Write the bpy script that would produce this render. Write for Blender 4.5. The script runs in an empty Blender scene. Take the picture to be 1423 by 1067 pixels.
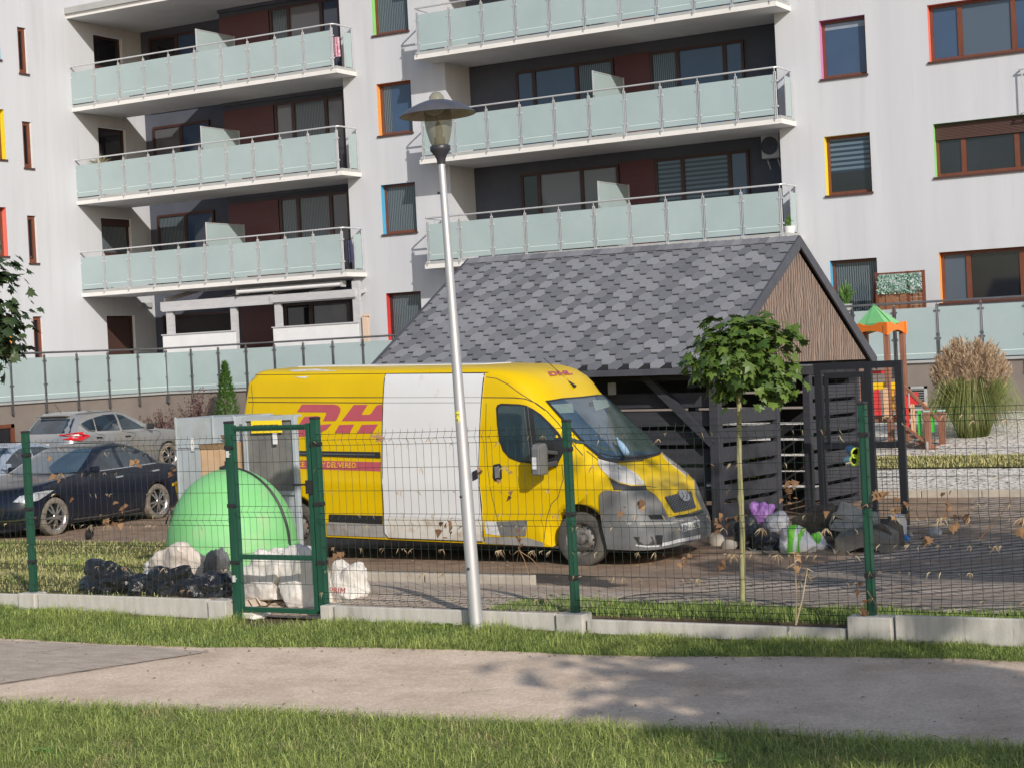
import bpy, bmesh, math, random
import numpy as np
from mathutils import Vector, Matrix, noise
random.seed(11); RNG=np.random.default_rng(5)
D=bpy.data; SC=bpy.context.scene; COL=SC.collection
PI=math.pi; H=2.32                      # eye height above the path
# ---------------------------------------------------------------- camera model
FPX,ROLL,PITCH,TH=2480.0,0.0497,0.0175,0.526
EYE=Vector((0,0,H))
_fw=Vector((-math.sin(TH)*math.cos(PITCH),math.cos(TH)*math.cos(PITCH),-math.sin(PITCH)))
_r=Vector((math.cos(TH),math.sin(TH),0)); _u=_r.cross(_fw)
CR=_r*math.cos(ROLL)-_u*math.sin(ROLL); CU=_u*math.cos(ROLL)+_r*math.sin(ROLL); CF=_fw
def ray(x,y): return CF+CR*((x-711.5)/FPX)-CU*((y-533.5)/FPX)
def atY(x,y,Y): d=ray(x,y); return EYE+d*(Y/d.y)
def atX(x,y,X): d=ray(x,y); return EYE+d*(X/d.x)
def atZ(x,y,z): d=ray(x,y); return EYE+d*((z-H)/d.z)      # z in world
def proj(p):
    v=Vector(p)-EYE; z=v.dot(CF); return (711.5+FPX*v.dot(CR)/z, 533.5-FPX*v.dot(CU)/z)
SUN=Vector((1.2,-1.0,0.80)).normalized()
# ---------------------------------------------------------------- ground
def lerp(a,b,t): return a+(b-a)*t
def smooth(t): t=max(0,min(1,t)); return t*t*(3-2*t)
def gz(X,Y):
    "ground height (world)"
    if Y<12.76: return 0.0+0.02*math.sin(X*1.3)*smooth((Y-11)/1.0)
    if -10.41<X<-9.48 and Y<13.7: return lerp(0.0,0.14,smooth((Y-12.7)/.9))
    z=0.14
    if Y>13.6: z=lerp(0.14,-0.10,smooth((Y-13.6)/2.6))
    if Y>16.2: z=lerp(-0.10,-0.40,smooth((Y-16.2)/3.8))
    if Y>29 and X>-20: z+=smooth((X+20)/3)*lerp(0,0.80,min(1,(Y-29)/12))
    return z
# ---------------------------------------------------------------- materials
M={}
def nd(nt,t,**k):
    n=nt.nodes.new(t)
    for a,b in k.items():
        if a in n.inputs.keys(): n.inputs[a].default_value=b
        else: setattr(n,a,b)
    return n
def c4(c): return (c[0],c[1],c[2],1.0)
def pm(name,col,col2=None,scale=6,rough=.6,metal=0,bump=0,bscale=40,detail=6,spec=.5,island=False,ramp=(.35,.65),stretch=None,coat=0,trans=0,col3=None,scale3=1.2,thr3=(.55,.7),alpha=None,rot=None,speck=0,speck_scale=70):
    m=D.materials.new(name); m.use_nodes=True; nt=m.node_tree; L=nt.links.new
    b=nt.nodes['Principled BSDF']; out=nt.nodes['Material Output']
    b.inputs['Roughness'].default_value=rough; b.inputs['Metallic'].default_value=metal
    b.inputs['Specular IOR Level'].default_value=spec; b.inputs['Coat Weight'].default_value=coat
    b.inputs['Base Color'].default_value=c4(col)
    tc=nd(nt,'ShaderNodeTexCoord'); mp=nd(nt,'ShaderNodeMapping'); L(tc.outputs['Object'],mp.inputs['Vector'])
    if stretch: mp.inputs['Scale'].default_value=stretch
    if rot: mp.inputs['Rotation'].default_value=rot
    src=None
    if col2:
        rp=nd(nt,'ShaderNodeValToRGB'); rp.color_ramp.elements[0].color=c4(col); rp.color_ramp.elements[1].color=c4(col2)
        rp.color_ramp.elements[0].position=ramp[0]; rp.color_ramp.elements[1].position=ramp[1]
        if island:
            g=nd(nt,'ShaderNodeNewGeometry'); L(g.outputs['Random Per Island'],rp.inputs['Fac'])
        else:
            n=nd(nt,'ShaderNodeTexNoise',Scale=scale,Detail=detail,Roughness=.6); L(mp.outputs[0],n.inputs['Vector']); L(n.outputs['Fac'],rp.inputs['Fac'])
        src=rp.outputs['Color']
        if col3:
            n3=nd(nt,'ShaderNodeTexNoise',Scale=scale3,Detail=5,Roughness=.65); L(mp.outputs[0],n3.inputs['Vector'])
            r3=nd(nt,'ShaderNodeMapRange'); r3.inputs['From Min'].default_value=thr3[0]; r3.inputs['From Max'].default_value=thr3[1]; L(n3.outputs['Fac'],r3.inputs['Value'])
            mx=nd(nt,'ShaderNodeMix',data_type='RGBA'); L(r3.outputs[0],mx.inputs['Factor']); L(src,mx.inputs['A']); mx.inputs['B'].default_value=c4(col3); src=mx.outputs['Result']
        if speck:
            n4=nd(nt,'ShaderNodeTexNoise',Scale=speck_scale,Detail=4,Roughness=.7); L(mp.outputs[0],n4.inputs['Vector'])
            r4=nd(nt,'ShaderNodeMapRange'); r4.inputs['From Min'].default_value=.3; r4.inputs['From Max'].default_value=.7; r4.inputs['To Min'].default_value=1-speck; r4.inputs['To Max'].default_value=1+speck*.6; L(n4.outputs['Fac'],r4.inputs['Value'])
            vm=nd(nt,'ShaderNodeVectorMath',operation='SCALE'); L(src,vm.inputs[0]); L(r4.outputs[0],vm.inputs['Scale']); src=vm.outputs[0]
        L(src,b.inputs['Base Color'])
    if bump:
        n2=nd(nt,'ShaderNodeTexNoise',Scale=bscale,Detail=5,Roughness=.6); L(mp.outputs[0],n2.inputs['Vector'])
        bp=nd(nt,'ShaderNodeBump',Strength=bump,Distance=.02); L(n2.outputs['Fac'],bp.inputs['Height']); L(bp.outputs[0],b.inputs['Normal'])
    sh=b.outputs[0]
    if trans:
        t=nd(nt,'ShaderNodeBsdfTranslucent'); t.inputs['Color'].default_value=c4(col2 or col)
        if src: L(src,t.inputs['Color'])
        ms=nd(nt,'ShaderNodeMixShader'); ms.inputs[0].default_value=trans; L(sh,ms.inputs[1]); L(t.outputs[0],ms.inputs[2]); sh=ms.outputs[0]
    if alpha is not None:
        t=nd(nt,'ShaderNodeBsdfTransparent'); ms=nd(nt,'ShaderNodeMixShader'); ms.inputs[0].default_value=alpha; L(t.outputs[0],ms.inputs[1]); L(sh,ms.inputs[2]); sh=ms.outputs[0]
    L(sh,out.inputs['Surface'])
    M[name]=m; return m
def stripes(name,col,col2,scale,axis,rough=.12,ramp=(.4,.6),dist=1.5,spec=.6,bump=0,profile='SIN',nz=0):
    "wave-striped material (curtain folds, blinds, plank boards)"
    m=D.materials.new(name); m.use_nodes=True; nt=m.node_tree; L=nt.links.new
    b=nt.nodes['Principled BSDF']; b.inputs['Roughness'].default_value=rough; b.inputs['Specular IOR Level'].default_value=spec
    tc=nd(nt,'ShaderNodeTexCoord'); w=nd(nt,'ShaderNodeTexWave',wave_type='BANDS',bands_direction=axis,wave_profile=profile,Scale=scale,Distortion=dist); w.inputs['Detail'].default_value=2
    L(tc.outputs['Object'],w.inputs['Vector'])
    rp=nd(nt,'ShaderNodeValToRGB'); rp.color_ramp.elements[0].color=c4(col); rp.color_ramp.elements[1].color=c4(col2); rp.color_ramp.elements[0].position=ramp[0]; rp.color_ramp.elements[1].position=ramp[1]
    L(w.outputs['Fac'],rp.inputs['Fac']); src=rp.outputs['Color']
    if nz:
        n=nd(nt,'ShaderNodeTexNoise',Scale=nz,Detail=6,Roughness=.7); mp=nd(nt,'ShaderNodeMapping'); mp.inputs['Scale'].default_value=(1,1,.12); L(tc.outputs['Object'],mp.inputs[0]); L(mp.outputs[0],n.inputs['Vector'])
        mx=nd(nt,'ShaderNodeMix',data_type='RGBA',blend_type='OVERLAY'); mx.inputs['Factor'].default_value=.85; L(src,mx.inputs['A']); L(n.outputs['Fac'],mx.inputs['B']); src=mx.outputs['Result']
    L(src,b.inputs['Base Color'])
    if bump:
        bp=nd(nt,'ShaderNodeBump',Strength=bump,Distance=.02); L(w.outputs['Fac'],bp.inputs['Height']); L(bp.outputs[0],b.inputs['Normal'])
    M[name]=m; return m
def paver(name,c1,c2,mortar,bw,bh,rot=0,ms=.012,bump=.6,rough=.85,dirt=(.10,.075,.055),band=0):
    m=D.materials.new(name); m.use_nodes=True; nt=m.node_tree; L=nt.links.new
    b=nt.nodes['Principled BSDF']; b.inputs['Roughness'].default_value=rough; b.inputs['Specular IOR Level'].default_value=.25
    tc=nd(nt,'ShaderNodeTexCoord'); mp=nd(nt,'ShaderNodeMapping'); mp.inputs['Rotation'].default_value=(0,0,rot); L(tc.outputs['Object'],mp.inputs[0])
    nz=nd(nt,'ShaderNodeTexNoise',Scale=14,Detail=2); L(mp.outputs[0],nz.inputs['Vector'])
    va=nd(nt,'ShaderNodeVectorMath',operation='MULTIPLY_ADD'); L(nz.outputs['Color'],va.inputs[0]); va.inputs[1].default_value=(.025,.025,0); L(mp.outputs[0],va.inputs[2])
    br=nd(nt,'ShaderNodeTexBrick',offset=.5); L(va.outputs[0],br.inputs['Vector'])
    for k,v in (('Scale',1),('Mortar Size',ms),('Mortar Smooth',.8),('Bias',0),('Brick Width',bw),('Row Height',bh)): br.inputs[k].default_value=v
    br.inputs['Color1'].default_value=c4(c1); br.inputs['Color2'].default_value=c4(c2); br.inputs['Mortar'].default_value=c4(mortar)
    bsrc=br.outputs['Color']
    if band:
        sp=nd(nt,'ShaderNodeSeparateXYZ'); L(va.outputs[0],sp.inputs[0]); mo=nd(nt,'ShaderNodeMath',operation='PINGPONG'); L(sp.outputs['Y'],mo.inputs[0]); mo.inputs[1].default_value=bh
        rb=nd(nt,'ShaderNodeMapRange',interpolation_type='SMOOTHSTEP'); rb.inputs['From Min'].default_value=bh*.35; rb.inputs['From Max'].default_value=bh*.65; rb.inputs['To Min'].default_value=1-band; rb.inputs['To Max'].default_value=1.08; L(mo.outputs[0],rb.inputs['Value'])
        vm=nd(nt,'ShaderNodeVectorMath',operation='SCALE'); L(bsrc,vm.inputs[0]); L(rb.outputs[0],vm.inputs['Scale']); bsrc=vm.outputs[0]
    n=nd(nt,'ShaderNodeTexNoise',Scale=.55,Detail=7,Roughness=.65); L(tc.outputs['Object'],n.inputs['Vector'])
    r=nd(nt,'ShaderNodeMapRange'); r.inputs['From Min'].default_value=.45; r.inputs['From Max'].default_value=.68; L(n.outputs['Fac'],r.inputs['Value'])
    mx=nd(nt,'ShaderNodeMix',data_type='RGBA'); L(r.outputs[0],mx.inputs['Factor']); L(bsrc,mx.inputs['A']); mx.inputs['B'].default_value=c4(dirt); L(mx.outputs['Result'],b.inputs['Base Color'])
    bp=nd(nt,'ShaderNodeBump',Strength=bump,Distance=.02,invert=True); L(br.outputs['Fac'],bp.inputs['Height'])
    n2=nd(nt,'ShaderNodeTexNoise',Scale=60,Detail=4); L(tc.outputs['Object'],n2.inputs['Vector'])
    bp2=nd(nt,'ShaderNodeBump',Strength=.35,Distance=.01); L(n2.outputs['Fac'],bp2.inputs['Height']); L(bp.outputs[0],bp2.inputs['Normal']); L(bp2.outputs[0],b.inputs['Normal'])
    M[name]=m; return m
pm('plaster',(.49,.505,.545),(.545,.56,.60),scale=1.2,rough=.9,bump=.12,bscale=90,spec=.2,stretch=(1.4,1.4,.10),ramp=(.3,.7),col3=(.445,.455,.485),scale3=1.7,thr3=(.55,.85))
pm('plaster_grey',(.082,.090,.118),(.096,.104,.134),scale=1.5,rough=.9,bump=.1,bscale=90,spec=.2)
pm('plinth_brown',(.185,.155,.14),(.225,.195,.175),scale=1.1,rough=.9,bump=.2,bscale=70,spec=.2,detail=8)
pm('red_panel',(.085,.022,.026),(.10,.028,.03),scale=5,rough=.5,stretch=(.2,1,6))
pm('steel',(.62,.63,.65),(.70,.71,.73),scale=4,rough=.38,metal=.5)
pm('steel_dark',(.20,.20,.21),(.26,.26,.27),scale=4,rough=.45,metal=.8)
pm('slab_white',(.72,.71,.70),(.66,.65,.64),scale=2,rough=.85,bump=.08)
pm('slab_grey',(.33,.34,.34),(.38,.39,.39),scale=2,rough=.7)
pm('frosted',(.36,.45,.465),(.41,.505,.52),scale=.9,rough=.16,spec=.6,alpha=.86,ramp=(.3,.7))
pm('frost_line',(.62,.74,.73),(.66,.78,.77),scale=.9,rough=.2)
pm('wood_frame',(.13,.040,.022),(.17,.058,.03),scale=9,rough=.42,stretch=(1,1,.3))
pm('wood_frame_dark',(.045,.018,.016),(.06,.025,.02),scale=9,rough=.45)
pm('glass_blue',(.03,.055,.115),(.045,.08,.15),scale=.35,rough=.04,spec=.8)  # blue of the reflected sky put into the pane's base colour
pm('blind_white',(.20,.24,.30),(.26,.30,.36),scale=2,rough=.1,spec=.6)
pm('glass_dark',(.008,.009,.012),(.018,.02,.028),scale=.5,rough=.05,spec=.7)
pm('glass_grey',(.10,.10,.115),(.16,.16,.18),scale=.4,rough=.06,spec=.7,detail=1,ramp=(.48,.52))
stripes('glass_curtain',(.03,.045,.06),(.13,.16,.18),5.5,'X',dist=2.5)
stripes('glass_curtain_y',(.03,.045,.06),(.14,.16,.18),5.5,'Y',dist=2.5)
stripes('glass_blind',(.02,.035,.06),(.10,.15,.20),2.6,'Z',dist=0,ramp=(.45,.55))
stripes('glass_fineblind',(.03,.05,.09),(.12,.15,.19),16,'Z',dist=0)
stripes('shutter',(.045,.022,.02),(.10,.05,.04),9,'Z',rough=.5,dist=0,bump=.6)
stripes('shutter_dark',(.012,.009,.009),(.028,.02,.018),9,'Z',rough=.5,dist=0,bump=.6)
pm('sill',(.075,.035,.03),rough=.5)
for n,c in dict(pink=(.55,.20,.42),yellow=(.80,.60,.03),coral=(.75,.17,.13),green=(.24,.55,.18),blue=(.07,.36,.62),orange=(.80,.33,.09),red=(.52,.045,.045),white=(.7,.69,.69)).items(): pm('reveal_'+n,c,tuple(min(1,k*1.08) for k in c),scale=3,rough=.8,spec=.2)
pm('white_paint',(.66,.66,.68),(.72,.72,.74),scale=2,rough=.5)
pm('grey_timber',(.43,.43,.455),(.49,.49,.515),scale=3,rough=.6,stretch=(1,1,5))
pm('black',(.012,.012,.013),rough=.5)
pm('rubber',(.055,.052,.05),(.10,.092,.08),scale=6,rough=.9,bump=.3,bscale=30)
pm('black_trim',(.022,.022,.025),rough=.45)
# ---------------------------------------------------------------- mesh builder
ROOTM={}
class MB:
    def __init__(s): s.v=[]; s.f=[]; s.m=[]
    def add(s,vs,fs,m=0):
        o=len(s.v); s.v+= [tuple(p) for p in vs]; s.f+=[tuple(i+o for i in f) for f in fs]; s.m+=[m]*len(fs)
    def box(s,x0,x1,y0,y1,z0,z1,m=0):
        s.add([(x0,y0,z0),(x1,y0,z0),(x1,y1,z0),(x0,y1,z0),(x0,y0,z1),(x1,y0,z1),(x1,y1,z1),(x0,y1,z1)],[(0,3,2,1),(4,5,6,7),(0,1,5,4),(1,2,6,5),(2,3,7,6),(3,0,4,7)],m)
    def obox(s,c,a,b,n,m=0):
        "box from centre and three half-axis vectors"
        c,a,b,n=map(Vector,(c,a,b,n)); vs=[c+a*i+b*j+n*k for k in (-1,1) for (i,j) in ((-1,-1),(1,-1),(1,1),(-1,1))]
        s.add(vs,[(0,3,2,1),(4,5,6,7),(0,1,5,4),(1,2,6,5),(2,3,7,6),(3,0,4,7)],m)
    def bar(s,p,q,w,h,up=(0,0,1),m=0):
        p,q=Vector(p),Vector(q); d=q-p; L=d.length; d.normalize(); up=Vector(up)
        if abs(d.dot(up))>.98: up=Vector((0,1,0))
        a=d.cross(up).normalized(); b=a.cross(d); s.obox((p+q)/2,a*w/2,b*h/2,d*L/2,m)
    def tube(s,pts,r,n=6,m=0,cap=True):
        pts=[Vector(p) for p in pts]; k=len(pts); rs=r if isinstance(r,(list,tuple)) else [r]*k
        o=len(s.v); up=Vector((0,0,1)); 
        for i,p in enumerate(pts):
            d=(pts[min(i+1,k-1)]-pts[max(i-1,0)]).normalized(); u=up if abs(d.dot(up))<.95 else Vector((1,0,0))
            a=d.cross(u).normalized(); b=a.cross(d)
            for j in range(n): t=2*PI*j/n; s.v.append(tuple(p+(a*math.cos(t)+b*math.sin(t))*rs[i]))
        for i in range(k-1):
            for j in range(n):
                s.f.append((o+i*n+j,o+i*n+(j+1)%n,o+(i+1)*n+(j+1)%n,o+(i+1)*n+j)); s.m.append(m)
        if cap: s.f.append(tuple(o+j for j in range(n))[::-1]); s.f.append(tuple(o+(k-1)*n+j for j in range(n))); s.m+=[m,m]
    def lathe(s,prof,c=(0,0,0),n=24,m=0,ax=None):
        "profile of (r,h) turned round an axis (default z)"
        c=Vector(c); ax=Vector(ax or (0,0,1)).normalized(); u=Vector((1,0,0)) if abs(ax.x)<.9 else Vector((0,1,0)); a=ax.cross(u).normalized(); b=ax.cross(a)
        o=len(s.v)
        for r,h in prof:
            for j in range(n): t=2*PI*j/n; s.v.append(tuple(c+ax*h+(a*math.cos(t)+b*math.sin(t))*max(r,1e-4)))
        for i in range(len(prof)-1):
            for j in range(n): s.f.append((o+i*n+j,o+i*n+(j+1)%n,o+(i+1)*n+(j+1)%n,o+(i+1)*n+j)); s.m.append(m)
    def prism(s,poly,n,m=0):
        "flat polygon (3d points) pushed along vector n"
        poly=[Vector(p) for p in poly]; n=Vector(n); k=len(poly)
        s.add(poly+[p+n for p in poly],[tuple(range(k))[::-1],tuple(range(k,2*k))]+[(i,(i+1)%k,k+(i+1)%k,k+i) for i in range(k)],m)
    def grid(s,fn,nu,nv,m=0):
        o=len(s.v)
        for i in range(nu+1):
            for j in range(nv+1): s.v.append(tuple(fn(i/nu,j/nv)))
        for i in range(nu):
            for j in range(nv): a=o+i*(nv+1)+j; s.f.append((a,a+nv+1,a+nv+2,a+1)); s.m.append(m)
    def build(s,name,mats,parent=None,local=False,smooth=0,bevel=0):
        me=D.meshes.new(name); vs=s.v
        if parent is not None and not local:
            inv=ROOTM[parent.name].inverted(); vs=[tuple(inv@Vector(p)) for p in vs]
        me.from_pydata(vs,[],s.f)
        if not isinstance(mats,(list,tuple)): mats=[mats]
        for k in mats: me.materials.append(M[k] if isinstance(k,str) else k)
        if len(mats)>1: me.polygons.foreach_set('material_index',s.m)
        bm=bmesh.new(); bm.from_mesh(me); bmesh.ops.recalc_face_normals(bm,faces=bm.faces); bm.to_mesh(me); bm.free()
        if smooth:
            me.polygons.foreach_set('use_smooth',[True]*len(me.polygons))
            if smooth<179: me.set_sharp_from_angle(angle=math.radians(smooth))
        me.update(); return link(name,me,parent,bevel)
def link(name,me,parent=None,bevel=0):
    o=D.objects.new(name,me); COL.objects.link(o)
    if parent is not None: o.parent=parent; ROOTM[o.name]=ROOTM[parent.name]
    else: ROOTM[o.name]=Matrix.Identity(4)
    if bevel:
        b=o.modifiers.new('bevel','BEVEL'); b.width=bevel; b.segments=2; b.limit_method='ANGLE'
    return o
def tag(o,label=None,cat=None,group=None,kind=None):
    if label: o['label']=label
    if cat: o['category']=cat
    if group: o['group']=group
    if kind: o['kind']=kind
    return o
def thing(name,label,cat,loc=(0,0,0),mat=None,group=None):
    o=D.objects.new(name,None); o.empty_display_size=.2; COL.objects.link(o)
    m=mat if mat is not None else Matrix.Translation(loc); o.matrix_world=m; ROOTM[o.name]=m.copy()
    return tag(o,label,cat,group)
def textmesh(s,size=1,shear=0,spacing=1,bold=0):
    cu=D.curves.new('lettering','FONT'); cu.body=s; cu.size=size; cu.shear=shear; cu.space_character=spacing; cu.offset=bold; cu.fill_mode='FRONT'; cu.resolution_u=3
    o=D.objects.new('lettering',cu); COL.objects.link(o); dg=bpy.context.evaluated_depsgraph_get(); me=D.meshes.new_from_object(o.evaluated_get(dg))
    vs=[v.co.copy() for v in me.vertices]; fs=[tuple(p.vertices) for p in me.polygons]; D.objects.remove(o); D.curves.remove(cu); D.meshes.remove(me)
    return vs,fs
def boolcut(o,cutter):
    md=o.modifiers.new('cut','BOOLEAN'); md.operation='DIFFERENCE'; md.object=cutter; md.solver='EXACT'
    dg=bpy.context.evaluated_depsgraph_get(); me=D.meshes.new_from_object(o.evaluated_get(dg)); o.modifiers.remove(md); o.data=me; D.objects.remove(cutter)
# ---------------------------------------------------------------- camera, light
cd=D.cameras.new('camera'); cam=D.objects.new('camera',cd); COL.objects.link(cam); SC.camera=cam
cam.matrix_world=Matrix(((CR.x,CU.x,-CF.x,0),(CR.y,CU.y,-CF.y,0),(CR.z,CU.z,-CF.z,H),(0,0,0,1)))
cd.sensor_width=36; cd.sensor_fit='HORIZONTAL'; cd.lens=FPX/1423*36; cd.clip_end=600; cd.clip_start=.1
w=D.worlds.new('World'); SC.world=w; w.use_nodes=True; nt=w.node_tree; bg=nt.nodes['Background']
sky=nt.nodes.new('ShaderNodeTexSky'); sky.sky_type='NISHITA'; sky.sun_disc=False
el=math.asin(SUN.z); az=math.atan2(SUN.x,SUN.y); sky.sun_elevation=el; sky.sun_rotation=az; sky.air_density=1.0; sky.dust_density=1.2
nt.links.new(sky.outputs[0],bg.inputs[0]); bg.inputs[1].default_value=.125
sd=D.lights.new('sun','SUN'); sd.energy=4.1; sd.angle=math.radians(.53); sd.color=(1,.935,.84); so=D.objects.new('sun',sd); COL.objects.link(so); so.rotation_euler=(-SUN).to_track_quat('-Z','Y').to_euler()
SC.view_settings.view_transform='Standard'; SC.view_settings.look='None'; SC.view_settings.exposure=0.0

LEAF=[(0,0),(.18,.02),(.50,-.06),(.38,.18),(.62,.30),(.40,.36),(.42,.60),(.20,.55),(0,1.0),(-.20,.55),(-.42,.60),(-.40,.36),(-.62,.30),(-.38,.18),(-.50,-.06),(-.18,.02)]
def leaves(mb,P,out,size,lobed=True,droop=.5,rnd=random):
    for p,o in zip(P,out):
        o=Vector(o); n=(o*.6+Vector((rnd.uniform(-.6,.6),rnd.uniform(-.6,.6),rnd.uniform(.2,1.0)))).normalized()
        t=(o+Vector((rnd.uniform(-.7,.7),rnd.uniform(-.7,.7),-droop))).normalized(); t=(t-n*t.dot(n)).normalized(); b=n.cross(t); s=size*rnd.uniform(.65,1.25); p=Vector(p)
        if lobed:
            vs=[p+(b*x+t*(y-.3)-n*(.35*x*x+.12*(y-.3)**2))*s for x,y in LEAF]; mb.add([p+n*.02*s]+vs,[(0,1+i,1+(i+1)%16) for i in range(16)])
        else: mb.add([p-b*s*.45,p-t*s*.1+n*.05*s,p+b*s*.45,p+t*s],[(0,1,2,3)])
# ================================================================ GROUND
def sheet(name,poly_fn,nu,nv,mat,off=0.0,kind='structure'):
    mb=MB()
    def fn(a,b):
        X,Y=poly_fn(a,b); return (X,Y,gz(X,Y)+off)
    mb.grid(fn,nu,nv); o=mb.build(name,mat,smooth=180); tag(o,kind=kind); return o
pm('soil',(.085,.062,.042),(.13,.10,.07),scale=5,rough=1,bump=.6,bscale=30,spec=.1)
pm('path_concrete',(.63,.50,.39),(.76,.61,.48),speck=.28,speck_scale=45,scale=2.2,rough=.92,bump=.12,bscale=120,spec=.15,col3=(.52,.395,.295),scale3=1.3,thr3=(.48,.72),detail=10)
pm('path_concrete_old',(.40,.33,.275),(.52,.44,.37),speck=.25,speck_scale=40,scale=3.5,rough=.92,bump=.15,bscale=90,spec=.15,stretch=(1,3,1),detail=10)
pm('mud',(.22,.15,.105),(.33,.24,.175),speck=.3,speck_scale=22,scale=3,rough=.85,bump=.3,bscale=25,spec=.25,col3=(.14,.095,.07),scale3=1.6)
pm('concrete',(.42,.40,.37),(.52,.50,.465),scale=5,rough=.9,bump=.25,bscale=60,spec=.2,col3=(.22,.21,.19),scale3=2.2,thr3=(.56,.8),stretch=(2.5,2.5,.5))
pm('concrete_kerb',(.36,.32,.27),(.45,.40,.34),scale=5,rough=.9,bump=.25,bscale=60,spec=.2)
pm('gravel',(.50,.46,.42),(.80,.77,.72),scale=16,rough=.9,bump=1.0,bscale=16,spec=.2,col3=(.14,.12,.10),scale3=13,thr3=(.5,.6),detail=3)
paver('pavers_diag',(.40,.335,.285),(.48,.405,.345),(.035,.03,.027),.26,.135,rot=math.radians(-49),ms=.012,bump=1.0,dirt=(.25,.19,.145),band=.66)
paver('pavers_path',(.50,.40,.32),(.56,.46,.37),(.09,.07,.055),.20,.10,rot=math.radians(2),ms=.012,bump=.8,dirt=(.36,.265,.195))
def gfn(a,b):                                  # denser grid near the camera, reaching far
    X=-9+lerp(-1,1,a)*(14+56*abs(2*a-1)**3); Y=-8+48*b+60*max(0,b-.8)**2*25*.4
    return X,Y
sheet('ground',gfn,150,200,'soil')
FAR=[(-60,888-37),(0,888),(290,901),(711,906),(1100,913),(1423,924),(1600,931)]
NEAR=[(-60,978),(0,981),(400,994),(711,1008),(1100,1023),(1423,1045),(1600,1056)]
def edge(tab,X,wob,seed):
    pts=[atZ(x,y,0) for x,y in tab]
    Y=np.interp(X,[p.x for p in pts],[p.y for p in pts]); return Y+wob*(noise.noise(Vector((X*2.1,seed,0)))+.5*noise.noise(Vector((X*6,seed,3))))
def pathfn(a,b):
    X=lerp(-19,7,a); return X,lerp(edge(NEAR,X,.04,1),edge(FAR,X,.05,2),b)
sheet('path',pathfn,260,24,'path_concrete',.012)
mb=MB(); q=[atZ(x,y,.017) for x,y in ((-120,966),(0,949),(150,926),(292,904.5),(200,898),(0,889),(-120,882))]; mb.add(q,[tuple(range(len(q)))]); tag(mb.build('path',['path_concrete_old']),kind='structure')
# yard
sheet('driveway',lambda a,b:(lerp(-24,-2.0,a),lerp(15.85,28.8,b)),90,60,'mud',.006)
sheet('yard_paving',lambda a,b:(lerp(-11.2,6,a),lerp(13.55,28.8,b)) if True else 0,120,90,'pavers_diag',.0)
o=[k for k in D.objects if k.name.startswith('yard_paving')][0]
for v in o.data.vertices:                       # paving only where the mud has not covered it
    X,Y=v.co.x,v.co.y; e=-7.9+.9*noise.noise(Vector((X*.4,Y*.4,2)))+.25*(19-Y)*(Y<19)*.3
    v.co.z+= .014 if (X>e or Y<15.7) else -.03
sheet('footway',lambda a,b:(lerp(-11.6,-7.0,a),lerp(12.85,15.85,b)),60,30,'pavers_path',.022)
kb=MB()
for x0,x1 in ((-13.5,-12.52),(-12.5,-11.52),(-11.5,-10.42),(-10.4,-9.1)):
    kb.box(x0,x1,15.86,15.98,gz(x0,15.9)-.2,gz(x0,15.9)+.115)
tag(kb.build('kerb','concrete_kerb',bevel=.012),kind='structure')
# playground kerb and gravel bed with a turf strip
kb=MB(); X=-13.0
while X<6: kb.box(X,X+.99,28.75,28.87,-.7,-.27); X+=1
tag(kb.build('kerb','concrete_kerb',bevel=.012),kind='structure')
sheet('gravel_bed',lambda a,b:(lerp(-19,6,a),lerp(28.86,41.14,b)),110,60,'gravel',.02)
pm('turf_base',(.075,.085,.03),(.13,.12,.05),scale=6,rough=1,bump=.8,bscale=30,spec=.1)
sheet('lawn_base',lambda a,b:(lerp(-24,-11.45-b*8.54*.62+.2*math.sin(b*29),a),lerp(12.86,21.4,b)),80,50,'turf_base',.02)
sheet('turf_strip',lambda a,b:(lerp(-18,6,a),lerp(32.0,33.6,b)),80,10,'turf_base',.045)
# ---------------------------------------------------------------- grass (stuff)
pm('grass',(.21,.28,.06),(.56,.62,.21),island=True,rough=.6,spec=.25,trans=.30,ramp=(0,1))
pm('grass_dark',(.11,.18,.04),(.36,.45,.13),island=True,rough=.6,spec=.25,trans=.28,ramp=(0,1))
pm('grass_dry',(.30,.30,.11),(.62,.56,.28),island=True,rough=.7,spec=.2,trans=.25,ramp=(0,1))
def grass(name,P,h,wd,mat,lean=.5,kink=.6,lie=None):
    "P: n x 3 base points, h: heights"
    n=len(P); h=np.asarray(h); az=RNG.uniform(0,2*PI,n); ln=np.abs(RNG.normal(0,lean,n)); 
    d=np.stack([np.cos(az),np.sin(az),np.zeros(n)],1); s=np.stack([-np.sin(az+RNG.normal(0,.8,n)),np.cos(az+RNG.normal(0,.8,n)),np.zeros(n)],1)
    w=(wd*RNG.uniform(.6,1.3,n))[:,None]; up=np.array([0,0,1.0])
    m=P+ (up*.55+d*(ln*.35)[:,None])*h[:,None]; t=P+(up*np.maximum(.25,1-kink*ln)[:,None]+d*ln[:,None])*h[:,None]
    V=np.empty((n,5,3)); V[:,0]=P-s*w; V[:,1]=P+s*w; V[:,2]=m+s*w*.8; V[:,3]=m-s*w*.8; V[:,4]=t
    me=D.meshes.new(name); me.vertices.add(n*5); me.vertices.foreach_set('co',V.ravel())
    base=np.arange(n)[:,None]*5; L=np.concatenate([base+np.array([[0,1,2,3]]),base+np.array([[3,2,4]])],1).ravel()
    me.loops.add(n*7); me.loops.foreach_set('vertex_index',L)
    me.polygons.add(n*2); ls=(np.arange(n)[:,None]*7+np.array([[0,4]])).ravel(); me.polygons.foreach_set('loop_start',ls)
    me.materials.append(M[mat]); me.update(calc_edges=True); me.validate(); o=link(name,me); return tag(o,kind='stuff')
def nz(X,Y,s,k=0): return np.array([noise.noise(Vector((x*s,y*s,k))) for x,y in zip(X,Y)])
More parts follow.
